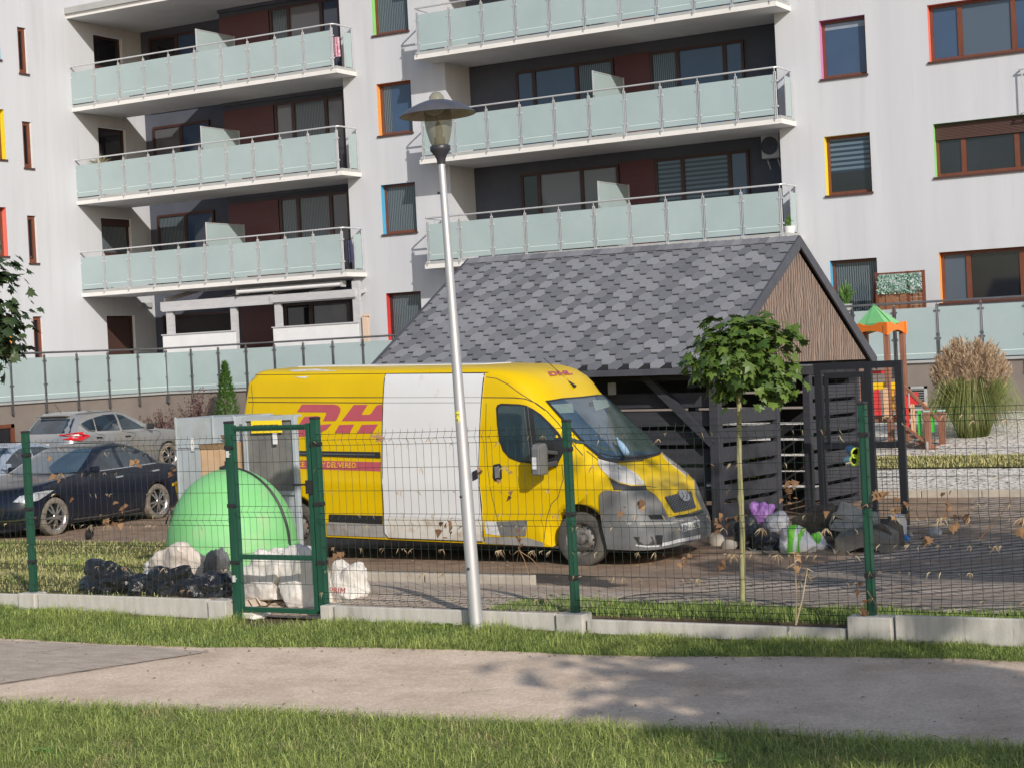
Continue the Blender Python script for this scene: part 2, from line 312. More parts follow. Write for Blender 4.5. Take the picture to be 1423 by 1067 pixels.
def scatter(n,x0,x1,yfn0,yfn1,zoff=0,zfn=None,dens=None):
    X=RNG.uniform(x0,x1,n); t=RNG.uniform(0,1,n); a=np.array([yfn0(x) for x in X]); b=np.array([yfn1(x) for x in X]); Y=a+(b-a)*t
    if dens is not None:
        k=dens(X,Y,t); X,Y,t=X[k],Y[k],t[k]
    Z=np.array([(zfn or gz)(x,y) for x,y in zip(X,Y)])+zoff
    return np.stack([X,Y,Z],1),t
# near verge (bottom of the picture): long matted blades lying every way, shorter upright ones between
P,t=scatter(80000,-10.3,-.6,lambda x:edge(NEAR,x,.04,1)-1.95,lambda x:edge(NEAR,x,.04,1)+.03)
def blend(P,sd): return nz(P[:,0],P[:,1],1.3,sd)*.7+nz(P[:,0],P[:,1],4.5,sd+3)*.8+RNG.normal(0,.2,len(P))
k=blend(P,0); h=(.055+.04*np.clip(k+.3,0,1))*RNG.uniform(.5,1.3,len(P)); a=k>.1; b=(k<=.1)&(k>-.3); c=k<=-.3
grass('grass',P[a],h[a],.0017,'grass',lean=1.3,kink=.5); grass('grass',P[b],h[b],.0017,'grass_dark',lean=1.3,kink=.5); grass('grass',P[c],h[c]*.7,.0017,'grass_dry',lean=1.5,kink=.6)
P,t=scatter(60000,-10.3,-.6,lambda x:edge(NEAR,x,.04,1)-1.95,lambda x:edge(NEAR,x,.04,1)+.0)
k=blend(P,9); h=RNG.uniform(.045,.10,len(P))*(1+.5*np.clip(k,-.5,.6)); a=k>.05; b=(k<=.05)&(k>-.35); c=k<=-.35; lie=dict(lean=2.3,kink=.32)
P[:,2]+=RNG.uniform(.0,.035,len(P)); grass('grass',P[a],h[a],.0019,'grass',**lie); grass('grass',P[b],h[b],.0018,'grass_dark',**lie); grass('grass',P[c],h[c],.0017,'grass_dry',**lie)
# strip between path and fence
P,t=scatter(85000,-14,0,lambda x:edge(FAR,x,.05,2)-.03,lambda x:12.74,dens=lambda X,Y,t:~((X>-10.3)&(X<-9.45)&(Y>12.35))|(RNG.uniform(0,1,len(X))<.12))
n1=nz(P[:,0],P[:,1],1.9,5); h=(.05+.07*np.clip(t*1.4,0,1)*np.clip(.6+n1,0.15,1.3))*RNG.uniform(.5,1.3,len(P)); k=n1+RNG.normal(0,.3,len(P))>.05
grass('grass',P[k],h[k]*1.05,.0021,'grass',lean=1.6,kink=.42); grass('grass',P[~k],h[~k]*1.05,.0021,'grass_dark',lean=1.5,kink=.42)
# inside strip along the right-hand fence
P,t=scatter(15000,-7.8,0,lambda x:12.87,lambda x:13.5+.08*math.sin(x*5),zoff=.0)
grass('grass',P,(.05+.06*RNG.uniform(0,1,len(P))**2),.0035,'grass_dark',lean=.6)
# lawn left of the gate
P,t=scatter(60000,-23,-11.2,lambda x:12.88,lambda x:21.4,zoff=.01,dens=lambda X,Y,t:(nz(X,Y,.9,8)+RNG.uniform(-.5,.6,len(X))>-.3)&(X<-11.5-(Y-12.9)*.62+.25*np.sin(Y*4)))
n1=nz(P[:,0],P[:,1],.8,3); k=n1+RNG.normal(0,.3,len(P))>-.2
grass('grass',P[k],RNG.uniform(.03,.08,k.sum()),.0045,'grass_dry',lean=1.2); grass('grass',P[~k],RNG.uniform(.03,.09,(~k).sum()),.0045,'grass',lean=1.1)
P,t=scatter(9000,-17,-4,lambda x:32.0,lambda x:33.6,zoff=.04); grass('grass',P,RNG.uniform(.04,.1,len(P)),.008,'grass_dry',lean=.6)
# dry stems and dead matter on the path edge
# ================================================================ APARTMENT BUILDING
YF,YW,YB,YB2=41.15,42.05,43.35,44.39
XW=-39.02
bld=thing('apartment_building','white apartment block with frosted glass balconies and coloured window reveals, behind the yard','building',(-25,42,-.4))
ZT=16.5; ZBt=-1.0
holesY=[]; holesX=[]
def mapY(Y): return lambda a,b,z: Vector((a,Y+b,z))
def mapX(X): return lambda a,b,z: Vector((X-b,a,z))
def bx(mb,mp,a0,a1,b0,b1,z0,z1,m=0):
    vs=[mp(a,b,z) for z in (z0,z1) for (a,b) in ((a0,b0),(a1,b0),(a1,b1),(a0,b1))]
    mb.add(vs,[(0,3,2,1),(4,5,6,7),(0,1,5,4),(1,2,6,5),(2,3,7,6),(3,0,4,7)],m)
def window(mp,a0,a1,z0,z1,depth=.17,reveal='white',frame='wood_frame',panes=('glass_blue',),cuts=(),transom=None,shutter=0,sill=True,fw=.075,blind=None,curtain=None):
    "window part (frame mesh) with reveal, sill, panes and shutter as sub-parts"
    if a0>a1: a0,a1=a1,a0
    fb=MB(); d0,d1=depth,depth+.07
    bx(fb,mp,a0,a0+fw,d0,d1,z0,z1); bx(fb,mp,a1-fw,a1,d0,d1,z0,z1); bx(fb,mp,a0+fw,a1-fw,d0,d1,z1-fw,z1); bx(fb,mp,a0+fw,a1-fw,d0,d1,z0,z0+fw*1.25)
    xs=[a0+fw]
    for c in cuts:
        ac=lerp(a0,a1,c); bx(fb,mp,ac-fw*.75,ac+fw*.75,d0-.004,d1,z0+fw*1.25,z1-fw); xs+=[ac-fw*.75,ac+fw*.75]
    xs.append(a1-fw)
    w=fb.build('window',frame,bld)
    if depth>.05:
        rb=MB(); e=.002
        for q in ([(a0+e,0,z0),(a0+e,d1,z0),(a0+e,d1,z1),(a0+e,0,z1)],[(a1-e,0,z0),(a1-e,d1,z0),(a1-e,d1,z1),(a1-e,0,z1)],[(a0,0,z1-e),(a1,0,z1-e),(a1,d1,z1-e),(a0,d1,z1-e)],[(a0,0,z0+e),(a1,0,z0+e),(a1,d1,z0+e),(a0,d1,z0+e)]): rb.add([mp(*p) for p in q],[(0,1,2,3)])
        rb.build('reveal','reveal_'+reveal,w)
    if sill:
        sb=MB(); bx(sb,mp,a0-.03,a1+.03,-.05,d0,z0-.035,z0+.012); sb.build('sill','sill',w)
    zt=z1-fw-shutter*(z1-z0)
    for i in range(len(xs)//2):
        pb=MB(); p0,p1=xs[2*i],xs[2*i+1]; pk=panes[i%len(panes)]
        pb.add([mp(p0,d0+.035,z0+fw),mp(p1,d0+.035,z0+fw),mp(p1,d0+.035,z1-fw),mp(p0,d0+.035,z1-fw)],[(0,1,2,3)]); pb.build('pane',pk,w)
    for kind,rng in (('blind',blind),('curtain',curtain)):
        if rng:
            m_,u0,u1,v0,v1=rng; bb=MB(); p0,p1=xs[0],xs[1]; zl_,zh_=z0+fw,z1-fw; q=[(lerp(p0,p1,u),lerp(zl_,zh_,v)) for u,v in ((u0,v0),(u1,v0),(u1,v1),(u0,v1))]
            bb.add([mp(a_,d0+.032,z_) for a_,z_ in q],[(0,1,2,3)]); bb.build(kind,m_,w)
    if shutter:
        sb=MB(); bx(sb,mp,a0+.02,a1-.02,d0-.05,d0-.006,z1-fw-shutter*(z1-z0),z1-.003); sb.build('roller_shutter','shutter',w)
    return w
def hole_from(px,Y):      # (left,top),(right,..),(bottom)
    (x0,y0),(x1,y1)=px; A=atY(x0,y0,Y); B=atY(x1,y1,Y); return A.x,B.x,B.z,A.z
def wall(name,mp,a0,a1,z0,z1,holes,mat='plaster'):
    A=sorted({a0,a1}|{h for q in holes for h in q[:2] if a0<h<a1}); Z=sorted({z0,z1}|{h for q in holes for h in q[2:] if z0<h<z1}); mb=MB()
    for i in range(len(A)-1):
        for j in range(len(Z)-1):
            ca,cz=(A[i]+A[i+1])/2,(Z[j]+Z[j+1])/2
            if any(q[0]<ca<q[1] and q[2]<cz<q[3] for q in holes): continue
            mb.add([mp(A[i],0,Z[j]),mp(A[i+1],0,Z[j]),mp(A[i+1],0,Z[j+1]),mp(A[i],0,Z[j+1])],[(0,1,2,3)])
    return mb.build(name,mat,bld)
# right hand and middle facade windows, corners read off the photo on the wall plane
W=[ # left-top px, right-bottom px, options
 ((1137.8,29.6),(1205.2,103.5),dict(reveal='pink',panes=('glass_blue',),blind=('blind_white',0,1,.88,.985))),
 ((1144.9,190.6),(1212.5,267.4),dict(reveal='yellow',panes=('glass_dark',),blind=('glass_blind',0,1,.38,1))),
 ((1288,7.9),(1470,65),dict(reveal='coral',panes=('glass_blue','glass_fineblind','glass_blue'),cuts=(.24,.66))),
 ((1296.4,173),(1478,231),dict(reveal='green',panes=('glass_dark','glass_dark','glass_dark'),cuts=(.22,.64),shutter=.25)),
 ((1153,362.8),(1222,440),dict(reveal='blue',panes=('glass_curtain',))),
 ((1304.3,351.2),(1486,412),dict(reveal='orange',panes=('glass_fineblind','glass_dark','glass_dark'),cuts=(.22,.64))),
 ((514.5,-27),(568,43),dict(reveal='green',panes=('glass_curtain',))),
 ((522.8,117.6),(574,184.2),dict(reveal='orange',panes=('glass_blue',),curtain=('glass_curtain',0,.28,0,1))),
 ((529,258),(580,322.7),dict(reveal='blue',panes=('glass_curtain',))),
 ((536.4,408),(588,474),dict(reveal='red',frame='wood_frame_dark',panes=('glass_curtain',))),
]
mW=mapY(YW); HB=[]
for lt,rb_,op in W:
    a0,a1,z0,z1=hole_from((lt,rb_),YW); HB.append((a0,a1,z0,z1)); window(mW,a0,a1,z0,z1,**op)
wb=atX(0,0,XW)
XM0,XM1,XR=-29.5,-26.06,-16.35
wall('wall',mW,XM0,XM1,ZBt,ZT,HB); wall('wall',mW,XR,4.0,ZBt,ZT,HB)
# wing on the left: side wall facing the yard
mX=mapX(XW); HX=[]
def wx(lt,rb,**op):
    A=atX(*lt,XW); B=atX(*rb,XW); a0,a1,z0,z1=A.y,B.y,B.z,A.z; HX.append((a0,a1,z0,z1)); window(mX,a0,a1,z0,z1,**op)
wx((129,48),(171,100),panes=('glass_dark',),frame='wood_frame_dark',depth=.1); wx((135.8,177),(176.5,228),panes=('glass_dark',),frame='wood_frame_dark',depth=.1)
wx((139.9,303),(184,356),panes=('glass_curtain_y',),frame='wood_frame_dark',depth=.1,shutter=.14); wx((148,439),(190,500),panes=('shutter',),frame='wood_frame_dark',depth=.1)
for lt,rb in (((23.5,37.4),(39.2,104)),((30.4,168.7),(46.5,235)),((37.4,299.7),(53.5,366.6)),((45.5,440),(62,508))):
    wx(lt,rb,panes=('glass_dark',),fw=.11,depth=.07,reveal='white')
YS=38.86
wall('wall',mX,YS,YB2,ZBt,ZT,HX)
XW2=XW+.05; mX2=mapX(XW2); HX=[]
def wx2(lt,rb,**op):
    A=atX(*lt,XW2); B=atX(*rb,XW2); HX.append((A.y,B.y,B.z,A.z)); window(mX2,A.y,B.y,B.z,A.z,**op)
wx2((-55,145),(9,223),reveal='yellow',panes=('glass_blue',)); wx2((-50,285),(11.8,357),reveal='coral',panes=('glass_curtain_y',)); wx2((-45,440),(20,505),reveal='orange',panes=('glass_curtain_y',)); wx2((-62,8),(1,84),reveal='blue')
wall('wall',mX2,26,YS,ZBt,ZT,HX)
mb=MB(); mb.add([(XW2,YS,ZBt),(XW,YS,ZBt),(XW,YS,ZT),(XW2,YS,ZT)],[(0,1,2,3)]); mb.build('wall','plaster',bld)
# loggia walls
XS=atY(311,150,YB).x
mb=MB()
def q4(mb,a,b,z0,z1): mb.add([(*a,z0),(*b,z0),(*b,z1),(*a,z1)],[(0,1,2,3)])
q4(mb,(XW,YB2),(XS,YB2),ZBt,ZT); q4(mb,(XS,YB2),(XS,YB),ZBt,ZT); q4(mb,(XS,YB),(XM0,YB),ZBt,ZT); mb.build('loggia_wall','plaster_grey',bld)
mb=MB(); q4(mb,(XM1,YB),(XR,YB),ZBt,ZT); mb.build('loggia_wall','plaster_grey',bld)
for x in (XM1,XM0,XR): mb=MB(); q4(mb,(x,YW),(x,YB),ZBt,ZT); mb.build('wall','plaster',bld)
# ---- balconies
def balcony(X0,X1,zr,npan,left_end=False,right_end=True,ceil=None):
    zb=zr-1.375; rec0,rec1=(X0,X1)
    sb=MB(); sb.box(X0-.12,X1+.14,YF-.06,YW+1.28,zb,zb+.115,0); sb.box(X0-.10,X1+.12,YF-.035,YW+1.27,zb+.115,zb+.20,1)
    s=sb.build('balcony',['slab_white','slab_grey'],bld)
    hb=MB(); pts=[]
    yr=YF-.055
    if left_end: pts+=[(X0-.06,YW-.03,zr),(X0-.06,yr+.12,zr),(X0-.03,yr+.03,zr),(X0+.05,yr,zr)]
    else: pts+=[(X0-.02,yr,zr)]
    pts+=[(lerp(X0,X1,i/8),yr,zr) for i in range(1,8)]
    if right_end: pts+=[(X1-.05,yr,zr),(X1+.04,yr+.03,zr),(X1+.075,yr+.13,zr),(X1+.075,YW-.03,zr)]
    else: pts+=[(X1,yr,zr)]
    hb.tube(pts,.024,8); hb.build('handrail','steel',s,smooth=60)
    st=(X1-X0)/npan
    for i in range(npan+1):
        x=X0+i*st; pb=MB()
        for dx in (-.021,.021): pb.box(x+dx-.008,x+dx+.008,YF-.05,YF-.005,zb+.02,zr-.10)
        pb.tube([(x,YF-.03,zr-.12),(x,YF-.05,zr-.02)],.010,6)
        pb.add([(x-.03,YF-.055,zb+.19),(x-.03,YF-.055,zb+.03),(x+.03,YF-.055,zb+.19),(x+.03,YF-.1,zb+.12),(x-.03,YF-.1,zb+.12)],[(0,1,4),(0,4,3,2),(1,2,3,4)])
        for z in (zr-.33,zr-.95):
            for dx in (-.055,.055): pb.box(x+dx-.018,x+dx+.018,YF-.055,YF-.02,z-.02,z+.02)
        pb.build('post','steel',s)
        if i<npan:
            gb=MB(); x0,x1=x+.045,x+st-.045; gb.box(x0,x1,YF-.04,YF-.03,zb+.23,zr-.17,0)
            z=zb+.36; gb.box(x0+.05,x1-.05,YF-.0415,YF-.0405,z,z+.012,1)
            gb.build('glass_panel',['frosted','frost_line'],s)
    ends=([X1+.075] if right_end else [])+([X0-.06] if left_end else [])
    for x in ends:
        for y in (YF+.45,YW-.06):
            pb=MB(); pb.box(x-.012,x+.012,y-.015,y+.015,zb+.05,zr-.03); pb.build('post','steel',s)
        gb=MB(); gb.box(x-.005,x+.005,YF+.49,YW-.10,zb+.23,zr-.17); gb.build('glass_panel','frosted',s)
    return s,zb
def divider(s,x,zr,y0=YF+.12,y1=YB-.35):
    zb=zr-1.3; db=MB(); db.box(x-.006,x+.006,y0,y1,zb+.15,zr+.52,0); db.build('divider','frosted',s)
    db=MB(); db.box(x-.02,x+.02,y0-.03,y0,zb+.05,zr+.55); db.box(x-.02,x+.02,y1,y1+.03,zb+.05,zr+.55); db.box(x-.015,x+.015,y0,y1,zr+.52,zr+.545)
    db.build('divider_frame','steel',s)
BXL=(-39.06,-29.16); BXR=(-26.3,-16.05)
zrL=[9.442+H,6.578+H,3.735+H]; zrR=[9.47+H,6.62+H,3.767+H]
xdL=atY(281,200,YF+.12).x; xdR=atY(825,120,YF+.12).x
slabsL=[];slabsR=[]
for z in zrL:
    s,zb=balcony(*BXL,z,10,False,True); divider(s,xdL,z); slabsL.append(zb)
for z in zrR+[zrR[0]+2.85]:
    s,zb=balcony(*BXR,z,10,True,True); divider(s,xdR,z); slabsR.append(zb)
fr=atY(1416,97,YW-.14); mb=MB(); mb.tube([(fr.x,YW,fr.z),(fr.x,YW-.14,fr.z),(fr.x+1.8,YW-.14,fr.z)],.022,8); rl=mb.build('window_railing','steel',bld)
for k_ in range(8): mb=MB(); x=fr.x+.06+k_*.24; mb.box(x-.012,x+.012,YW-.152,YW-.128,fr.z-1.0,fr.z); mb.build('baluster','steel',rl)
mb=MB(); mb.tube([(fr.x,YW,fr.z-1.0),(fr.x,YW-.14,fr.z-1.0),(fr.x+1.8,YW-.14,fr.z-1.0)],.018,8); mb.build('bottom_rail','steel',rl)
# roof canopy over the left loggias
mb=MB(); zb=slabsL[0]+2.86; mb.box(BXL[0]-.1,BXL[1]+.2,YF-.1,YB2,zb,zb+.13,0); mb.box(BXL[0]-.18,BXL[1]+.25,YF-.18,YB2,zb+.13,zb+.32,1); mb.build('canopy',['slab_white','slab_grey'],bld)
# loggia windows and dark red panels, repeated by storey
mB=mapY(YB); mB2=mapY(YB2)
def px_on(x,y,Y): p=atY(x,y,Y); return p
a=px_on(717.7,101,YB); b_=px_on(826,87,YB); c=px_on(904,78.4,YB); d=px_on(1034,59,YB); e=px_on(868,80,YB)
zt=a.z-zrR[1]
kinds=[(('glass_grey','glass_blue','glass_blue'),('glass_blue','glass_blue','glass_blue')),(('glass_blue','glass_blue','glass_curtain'),('glass_curtain','glass_blue','glass_blue')),(('glass_dark','glass_grey','glass_grey'),('glass_blind','glass_blind','glass_blue'))]
for i,z in enumerate(zrR):
    zt_=z+zt; zbm=z-1.15
    window(mB,a.x,b_.x+.6,zbm,zt_,depth=-.08,frame='wood_frame_dark',panes=kinds[i][0],cuts=(.19,.63),sill=False,fw=.07)
    window(mB,c.x,d.x,zbm,zt_+.02,depth=-.08,frame='wood_frame_dark',panes=kinds[i][1],cuts=(.30,.80),sill=False,fw=.07)
    mb=MB(); mb.box(b_.x+.62,c.x-.02,YB-.05,YB+.01,zbm,zt_+.05); mb.build('wall_panel','red_panel',bld)
# left loggias: shallow part right of the step, deep part left of it
a=px_on(378,22,YB); d=px_on(470,4,YB); l0=px_on(206,52,YB2); l1=px_on(282,36,YB2)
ztl=px_on(387,150,YB).z-zrL[1]; 
kl=[(('glass_curtain','glass_grey','glass_blue'),('glass_dark','glass_blue')),(('glass_grey','glass_curtain','glass_grey'),('glass_grey','glass_blue')),(('glass_curtain','glass_curtain','glass_grey'),('glass_curtain','glass_blue'))]
xa=atY(383,150,YB).x; xb=atY(480,140,YB).x; x0=atY(214,178,YB2).x; x1=atY(292,168,YB2).x
for i,z in enumerate(zrL):
    zt_=z+ztl+.12; zbm=z-1.15
    window(mB,xa,min(xb,XM0-.05),zbm,zt_,depth=-.08,frame='wood_frame_dark',panes=kl[i][0],cuts=(.27,.74),sill=False,fw=.08)
    window(mB2,x0,x1,zbm,zt_-.02,depth=-.08,frame='wood_frame_dark',panes=kl[i][1],cuts=(.5,),sill=False,fw=.08)
    mb=MB(); mb.box(XS+.02,xa-.06,YB-.05,YB+.01,zbm,zt_-.02); mb.build('wall_panel','red_panel',bld)
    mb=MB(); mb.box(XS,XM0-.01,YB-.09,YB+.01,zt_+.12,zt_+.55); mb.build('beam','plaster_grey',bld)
# ground floor behind the conservatory
zg=H-.55
window(mB2,x0,x1+1,zg,zg+2.3,depth=-.08,frame='wood_frame_dark',panes=('shutter_dark',),sill=False)
window(mB,xa,XM0-.1,zg,zg+2.35,depth=-.08,frame='wood_frame_dark',panes=('glass_dark','glass_grey','glass_grey'),cuts=(.3,.74),sill=False)
mb=MB(); mb.box(atY(335,430,YB).x,xa-.1,YB-.05,YB+.01,zg,zg+2.35); mb.build('wall_panel','red_panel',bld)
# ================================================================ TERRACE WALL with railing
ter=thing('terrace_wall','brown plinth wall carrying a frosted glass terrace railing, in front of the white block','terrace wall',(-30,41,-.4))
XT=-35.84; zs=H-.66
mb=MB(); mb.box(XT,4,YF-.0,YF+.22,-1.2,zs-.06); mb.box(XT-.2,XT,24,YF-.002,-1.2,zs-.06); mb.build('wall','plinth_brown',ter)
mb=MB(); mb.box(XT-.0,4,YF-.06,YB2+.2,zs-.06,zs,0); mb.box(-41,XT+.06,24,YF-.061,zs-.061,zs-.001,0); mb.box(-41,XT-.001,YF-.06,YB2,zs-.061,zs-.001,0); mb.build('slab','slab_grey',ter)
def rail_run(p0,p1,n,zr,skip=()):
    p0,p1=Vector(p0),Vector(p1); d=(p1-p0)/n; L=d.length; e=d.normalized(); nrm=Vector((e.y,-e.x,0))
    hb=MB(); hb.tube([p0+Vector((0,0,zr)),p1+Vector((0,0,zr))],.028,8); hb.build('handrail','steel_dark',ter,smooth=60)
    for i in range(n+1):
        p=p0+d*i; pb=MB()
        for s in (-.018,.018): pb.obox(p+e*s+Vector((0,0,(zr-.06+zs-.32)/2)),e*.007,nrm*.025,Vector((0,0,(zr-.06-zs+.32)/2)))
        pb.tube([p+Vector((0,0,zr-.08)),p+Vector((0,0,zr))],.012,6)
        for z in (zr-.22,zr-.86):
            for s in (-.055,.055): pb.obox(p+e*s+Vector((0,0,z)),e*.02,nrm*.02,Vector((0,0,.022)))
        pb.lathe([(.0,0),(.035,0),(.035,.03),(.0,.03)],p+nrm*.01+Vector((0,0,zs-.3)),10,ax=nrm)
        pb.build('post','steel_dark',ter)
        if i<n:
            gb=MB(); c=p+d*.5; gb.obox(c+Vector((0,0,(zr-.13+zs+.03)/2)),e*(L/2-.045),nrm*.005,Vector((0,0,(zr-.13-zs-.03)/2)),0)
            gb.obox(c+nrm*.0058+Vector((0,0,zs+.16)),e*(L/2-.06),nrm*.0004,Vector((0,0,.008)),1); gb.build('glass_panel',['frosted','frost_line'],ter)
rail_run((XT,YF-.07,0),(XT+1.034*14,YF-.07,0),14,H+.635)
rail_run((-19.5,YF-.07,0),(-19.5+1.03*18,YF-.07,0),18,H+.70)
rail_run((XT+.07,YF-.07-1.255*9,0),(XT+.07,YF-.07,0),9,H+.635)
# louvre and cellar window
mb=MB(); A=atY(1262,537,YF); B=atY(1290,570,YF); mb.box(A.x,A.x+.07,YF-.04,YF,B.z,A.z,0); mb.box(B.x-.07,B.x,YF-.04,YF,B.z,A.z,0); mb.box(A.x,B.x,YF-.04,YF,A.z-.06,A.z,0); mb.box(A.x,B.x,YF-.04,YF,B.z,B.z+.06,0); mb.box(A.x,B.x,YF-.012,YF-.002,B.z,A.z,1)
n=8
for i in range(n):
    z=lerp(B.z+.08,A.z-.09,i/(n-1)); mb.obox((lerp(A.x,B.x,.5),YF-.025,z),((B.x-A.x)/2-.07,0,0),(0,.018,-.014),(0,.002,.003),0)
mb.build('louvre',['slab_grey','black'],ter)
mb=MB(); A=atX(-14,591,XT); B=atX(20,624,XT); mb.add([(XT+.004,A.y,B.z),(XT+.004,B.y,B.z),(XT+.004,B.y,A.z),(XT+.004,A.y,A.z)],[(0,1,2,3)],1)
for a0,a1,z0,z1 in ((A.y,A.y+.1,B.z,A.z),(B.y-.12,B.y,B.z,A.z),(A.y,B.y,A.z-.1,A.z),(A.y,B.y,B.z,B.z+.1)): mb.box(XT,XT+.05,a0,a1,z0,z1,0)
mb.build('cellar_window',['wood_frame','glass_dark'],ter)

# twigs and leaf litter lying on the path and driveway
pm('litter',(.10,.065,.04),(.30,.22,.14),island=True,rough=.9,ramp=(0,1))
mb=MB(); rl_=random.Random(77)
def litter(n,x0,x1,y0,y1,s0,s1,zf):
    for i in range(n):
        X=rl_.uniform(x0,x1); Y=rl_.uniform(y0,y1); a=rl_.uniform(0,PI); L=rl_.uniform(s0,s1); w_=L*rl_.uniform(.12,.6); d=Vector((math.cos(a),math.sin(a),rl_.uniform(-.1,.25)))*L; e=Vector((-math.sin(a),math.cos(a),rl_.uniform(0,.3)))*w_; p=Vector((X,Y,zf(X,Y)+.006)); mb.add([p,p+d*.5-e*.5+Vector((0,0,.004)),p+d,p+d*.5+e*.5+Vector((0,0,.006))],[(0,1,2,3)])
def zpath(X,Y): return gz(X,Y)+.012
def inpath(n,k0,k1,s0,s1):
    for i in range(n):
        X=rl_.uniform(-13,0); t=rl_.uniform(k0,k1); Y=lerp(edge(NEAR,X,.04,1),edge(FAR,X,.05,2),t); litter(1,X,X,Y,Y,s0,s1,zpath)
inpath(150,.0,1,.012,.04); inpath(160,.9,1.0,.015,.05); inpath(120,.0,.1,.015,.05)
litter(260,-15,-5,13.6,20,.02,.07,lambda X,Y: gz(X,Y)+.02)
tag(mb.build('leaf_litter','litter'),kind='stuff')

mb=MB(); cr=random.Random(4)
def crack(pts,w_):
    P=[atZ(x,y,.0185) for x,y in pts]; Q=[]
    for a,b in zip(P,P[1:]):
        for k in range(12): Q.append(a.lerp(b,k/12)+Vector((cr.gauss(0,.008),cr.gauss(0,.008),0)))
    for a,b in zip(Q,Q[1:]): d=(b-a).normalized(); n_=Vector((-d.y,d.x,0))*w_*cr.uniform(.4,1); mb.add([a-n_,b-n_,b+n_,a+n_],[(0,1,2,3)])
crack([(-60,958),(0,950),(150,927),(292,905)],.010)
tag(mb.build('path','black_soil' if 'black_soil' in M else pm('black_soil',(.05,.045,.03),(.10,.09,.05),scale=8,rough=1)),kind='structure')
mb=MB(); crack([(60,906),(90,900),(130,896),(170,891)],.004); tag(mb.build('path','black_soil'),kind='structure')
mb=MB(); crack([(640,962),(662,960),(690,957)],.003); tag(mb.build('path','black_soil'),kind='structure')
# ================================================================ BIN SHED
def axes_matrix(o,f,l,u): return Matrix(((f.x,l.x,u.x,o[0]),(f.y,l.y,u.y,o[1]),(f.z,l.z,u.z,o[2]),(0,0,0,1)))
pm('slat_grey',(.026,.027,.036),(.042,.043,.054),scale=3,rough=.6,stretch=(.5,6,6),bump=.15)
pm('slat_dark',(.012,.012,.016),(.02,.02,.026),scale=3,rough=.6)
pm('shingle_base',(.009,.009,.012),rough=.9)  # near-black: gaps above the tabs carry the overlap shadow as colour
pm('shingle',(.125,.127,.145),(.235,.238,.262),island=True,rough=.9,spec=.25,bump=.3,bscale=120,ramp=(-.0,1))
stripes('gable_boards',(.05,.04,.037),(.27,.20,.165),3.4,'Y',rough=.8,dist=7,spec=.2,bump=.5,profile='SAW',nz=11,ramp=(.0,.75))
pm('fascia',(.055,.058,.075),(.075,.078,.095),scale=3,rough=.5)
yw,pt,rl=math.radians(-1.255),math.radians(.63),math.radians(-1.287)
f=Vector((math.cos(yw)*math.cos(pt),math.sin(yw)*math.cos(pt),-math.sin(pt))); l=Vector((-math.sin(yw),math.cos(yw),0)); u=f.cross(l)
l2=(l*math.cos(rl)+u*math.sin(rl)).normalized(); u2=f.cross(l2)
SO=Vector((-9.967,22.73,-2.75+H)); SM=axes_matrix(SO,f,l2,u2)
shed=thing('bin_shed','slatted dark grey bin shed with hexagonal roof shingles and a brown boarded gable','shed',mat=SM)
SL=5.80; HE,HA,LA,LB=2.42,4.33,2.77,5.98; LF=-.31      # eave height, apex height, apex / back / front positions
def sbuild(mb,name,mat,par=shed,**k): return mb.build(name,mat,par,local=True,**k)
# roof: base board with hexagon tabs
f0,f1=-SL-.0,.13
mb=MB()
mb.prism([(f0,LF,HE),(f1,LF,HE),(f1,LA,HA),(f0,LA,HA)],(0,0,-.05)); mb.prism([(f0,LA+.001,HA),(f1,LA+.001,HA),(f1,LB,HE+.06),(f0,LB,HE+.06)],(0,0,-.05))
roof=sbuild(mb,'roof','shingle_base')
sv=Vector((0,LA-LF,HA-HE)); SLEN=sv.length; sv.normalize(); sn=Vector((1,0,0)).cross(sv)
def rp(a,v,n=0): return Vector((a,LF,HE))+sv*v+sn*n
mb=MB(); row=0; v=-.02
while v<SLEN-.1:
    a=f0+(.1667 if row%2 else 0)
    while a<f1-.02:
        pts=[(-.062,0),(.062,0),(.116,.118),(.116,.15),(.066,.248),(-.066,.248),(-.116,.15),(-.116,.118)]
        q=[(min(max(a+x,f0),f1),min(v+y,SLEN)) for x,y in pts]
        if q[2][0]-q[7][0]>.06:
            j=random.uniform(-.002,.002)
            o=len(mb.v); mb.add([rp(x,y,.017-.045*(y-v)+j) for x,y in q]+[rp(x,y,.001) for x,y in q],[tuple(range(8))]+[(i,8+i,8+(i+1)%8,(i+1)%8) for i in (7,0,1)])
        a+=.3334
    v+=.139; row+=1
# back slope plain courses and ridge caps
bv=Vector((0,LB-LA,HE+.06-HA)); 
for i in range(18):
    t0,t1=i/18,(i+1.1)/18; a=Vector((0,LA,HA))+bv*t0; b=Vector((0,LA,HA))+bv*min(1,t1)
    x=f0
    while x<f1-.01: xx=min(f1,x+.33); mb.add([(x,a.y,a.z+.006),(xx-.01,a.y,a.z+.006),(xx-.01,b.y,b.z+.016),(x,b.y,b.z+.016)],[(0,1,2,3)]); x+=.333
x=f0
while x<f1-.05:
    xx=min(x+.24,f1)
    mb.add([rp(x,SLEN-.15,.02),rp(xx,SLEN-.15,.03),(xx,LA,HA+.045),(x,LA,HA+.032),(x,LA+.13,HA-.07),(xx,LA+.13,HA-.06)],[(0,1,2,3),(3,2,5,4)]); x+=.145
sbuild(mb,'shingles','shingle',roof)
mb=MB(); mb.box(f0,f1+.01,LF-.06,LF+.02,HE-.10,HE-.01); sbuild(mb,'gutter','fascia',roof)
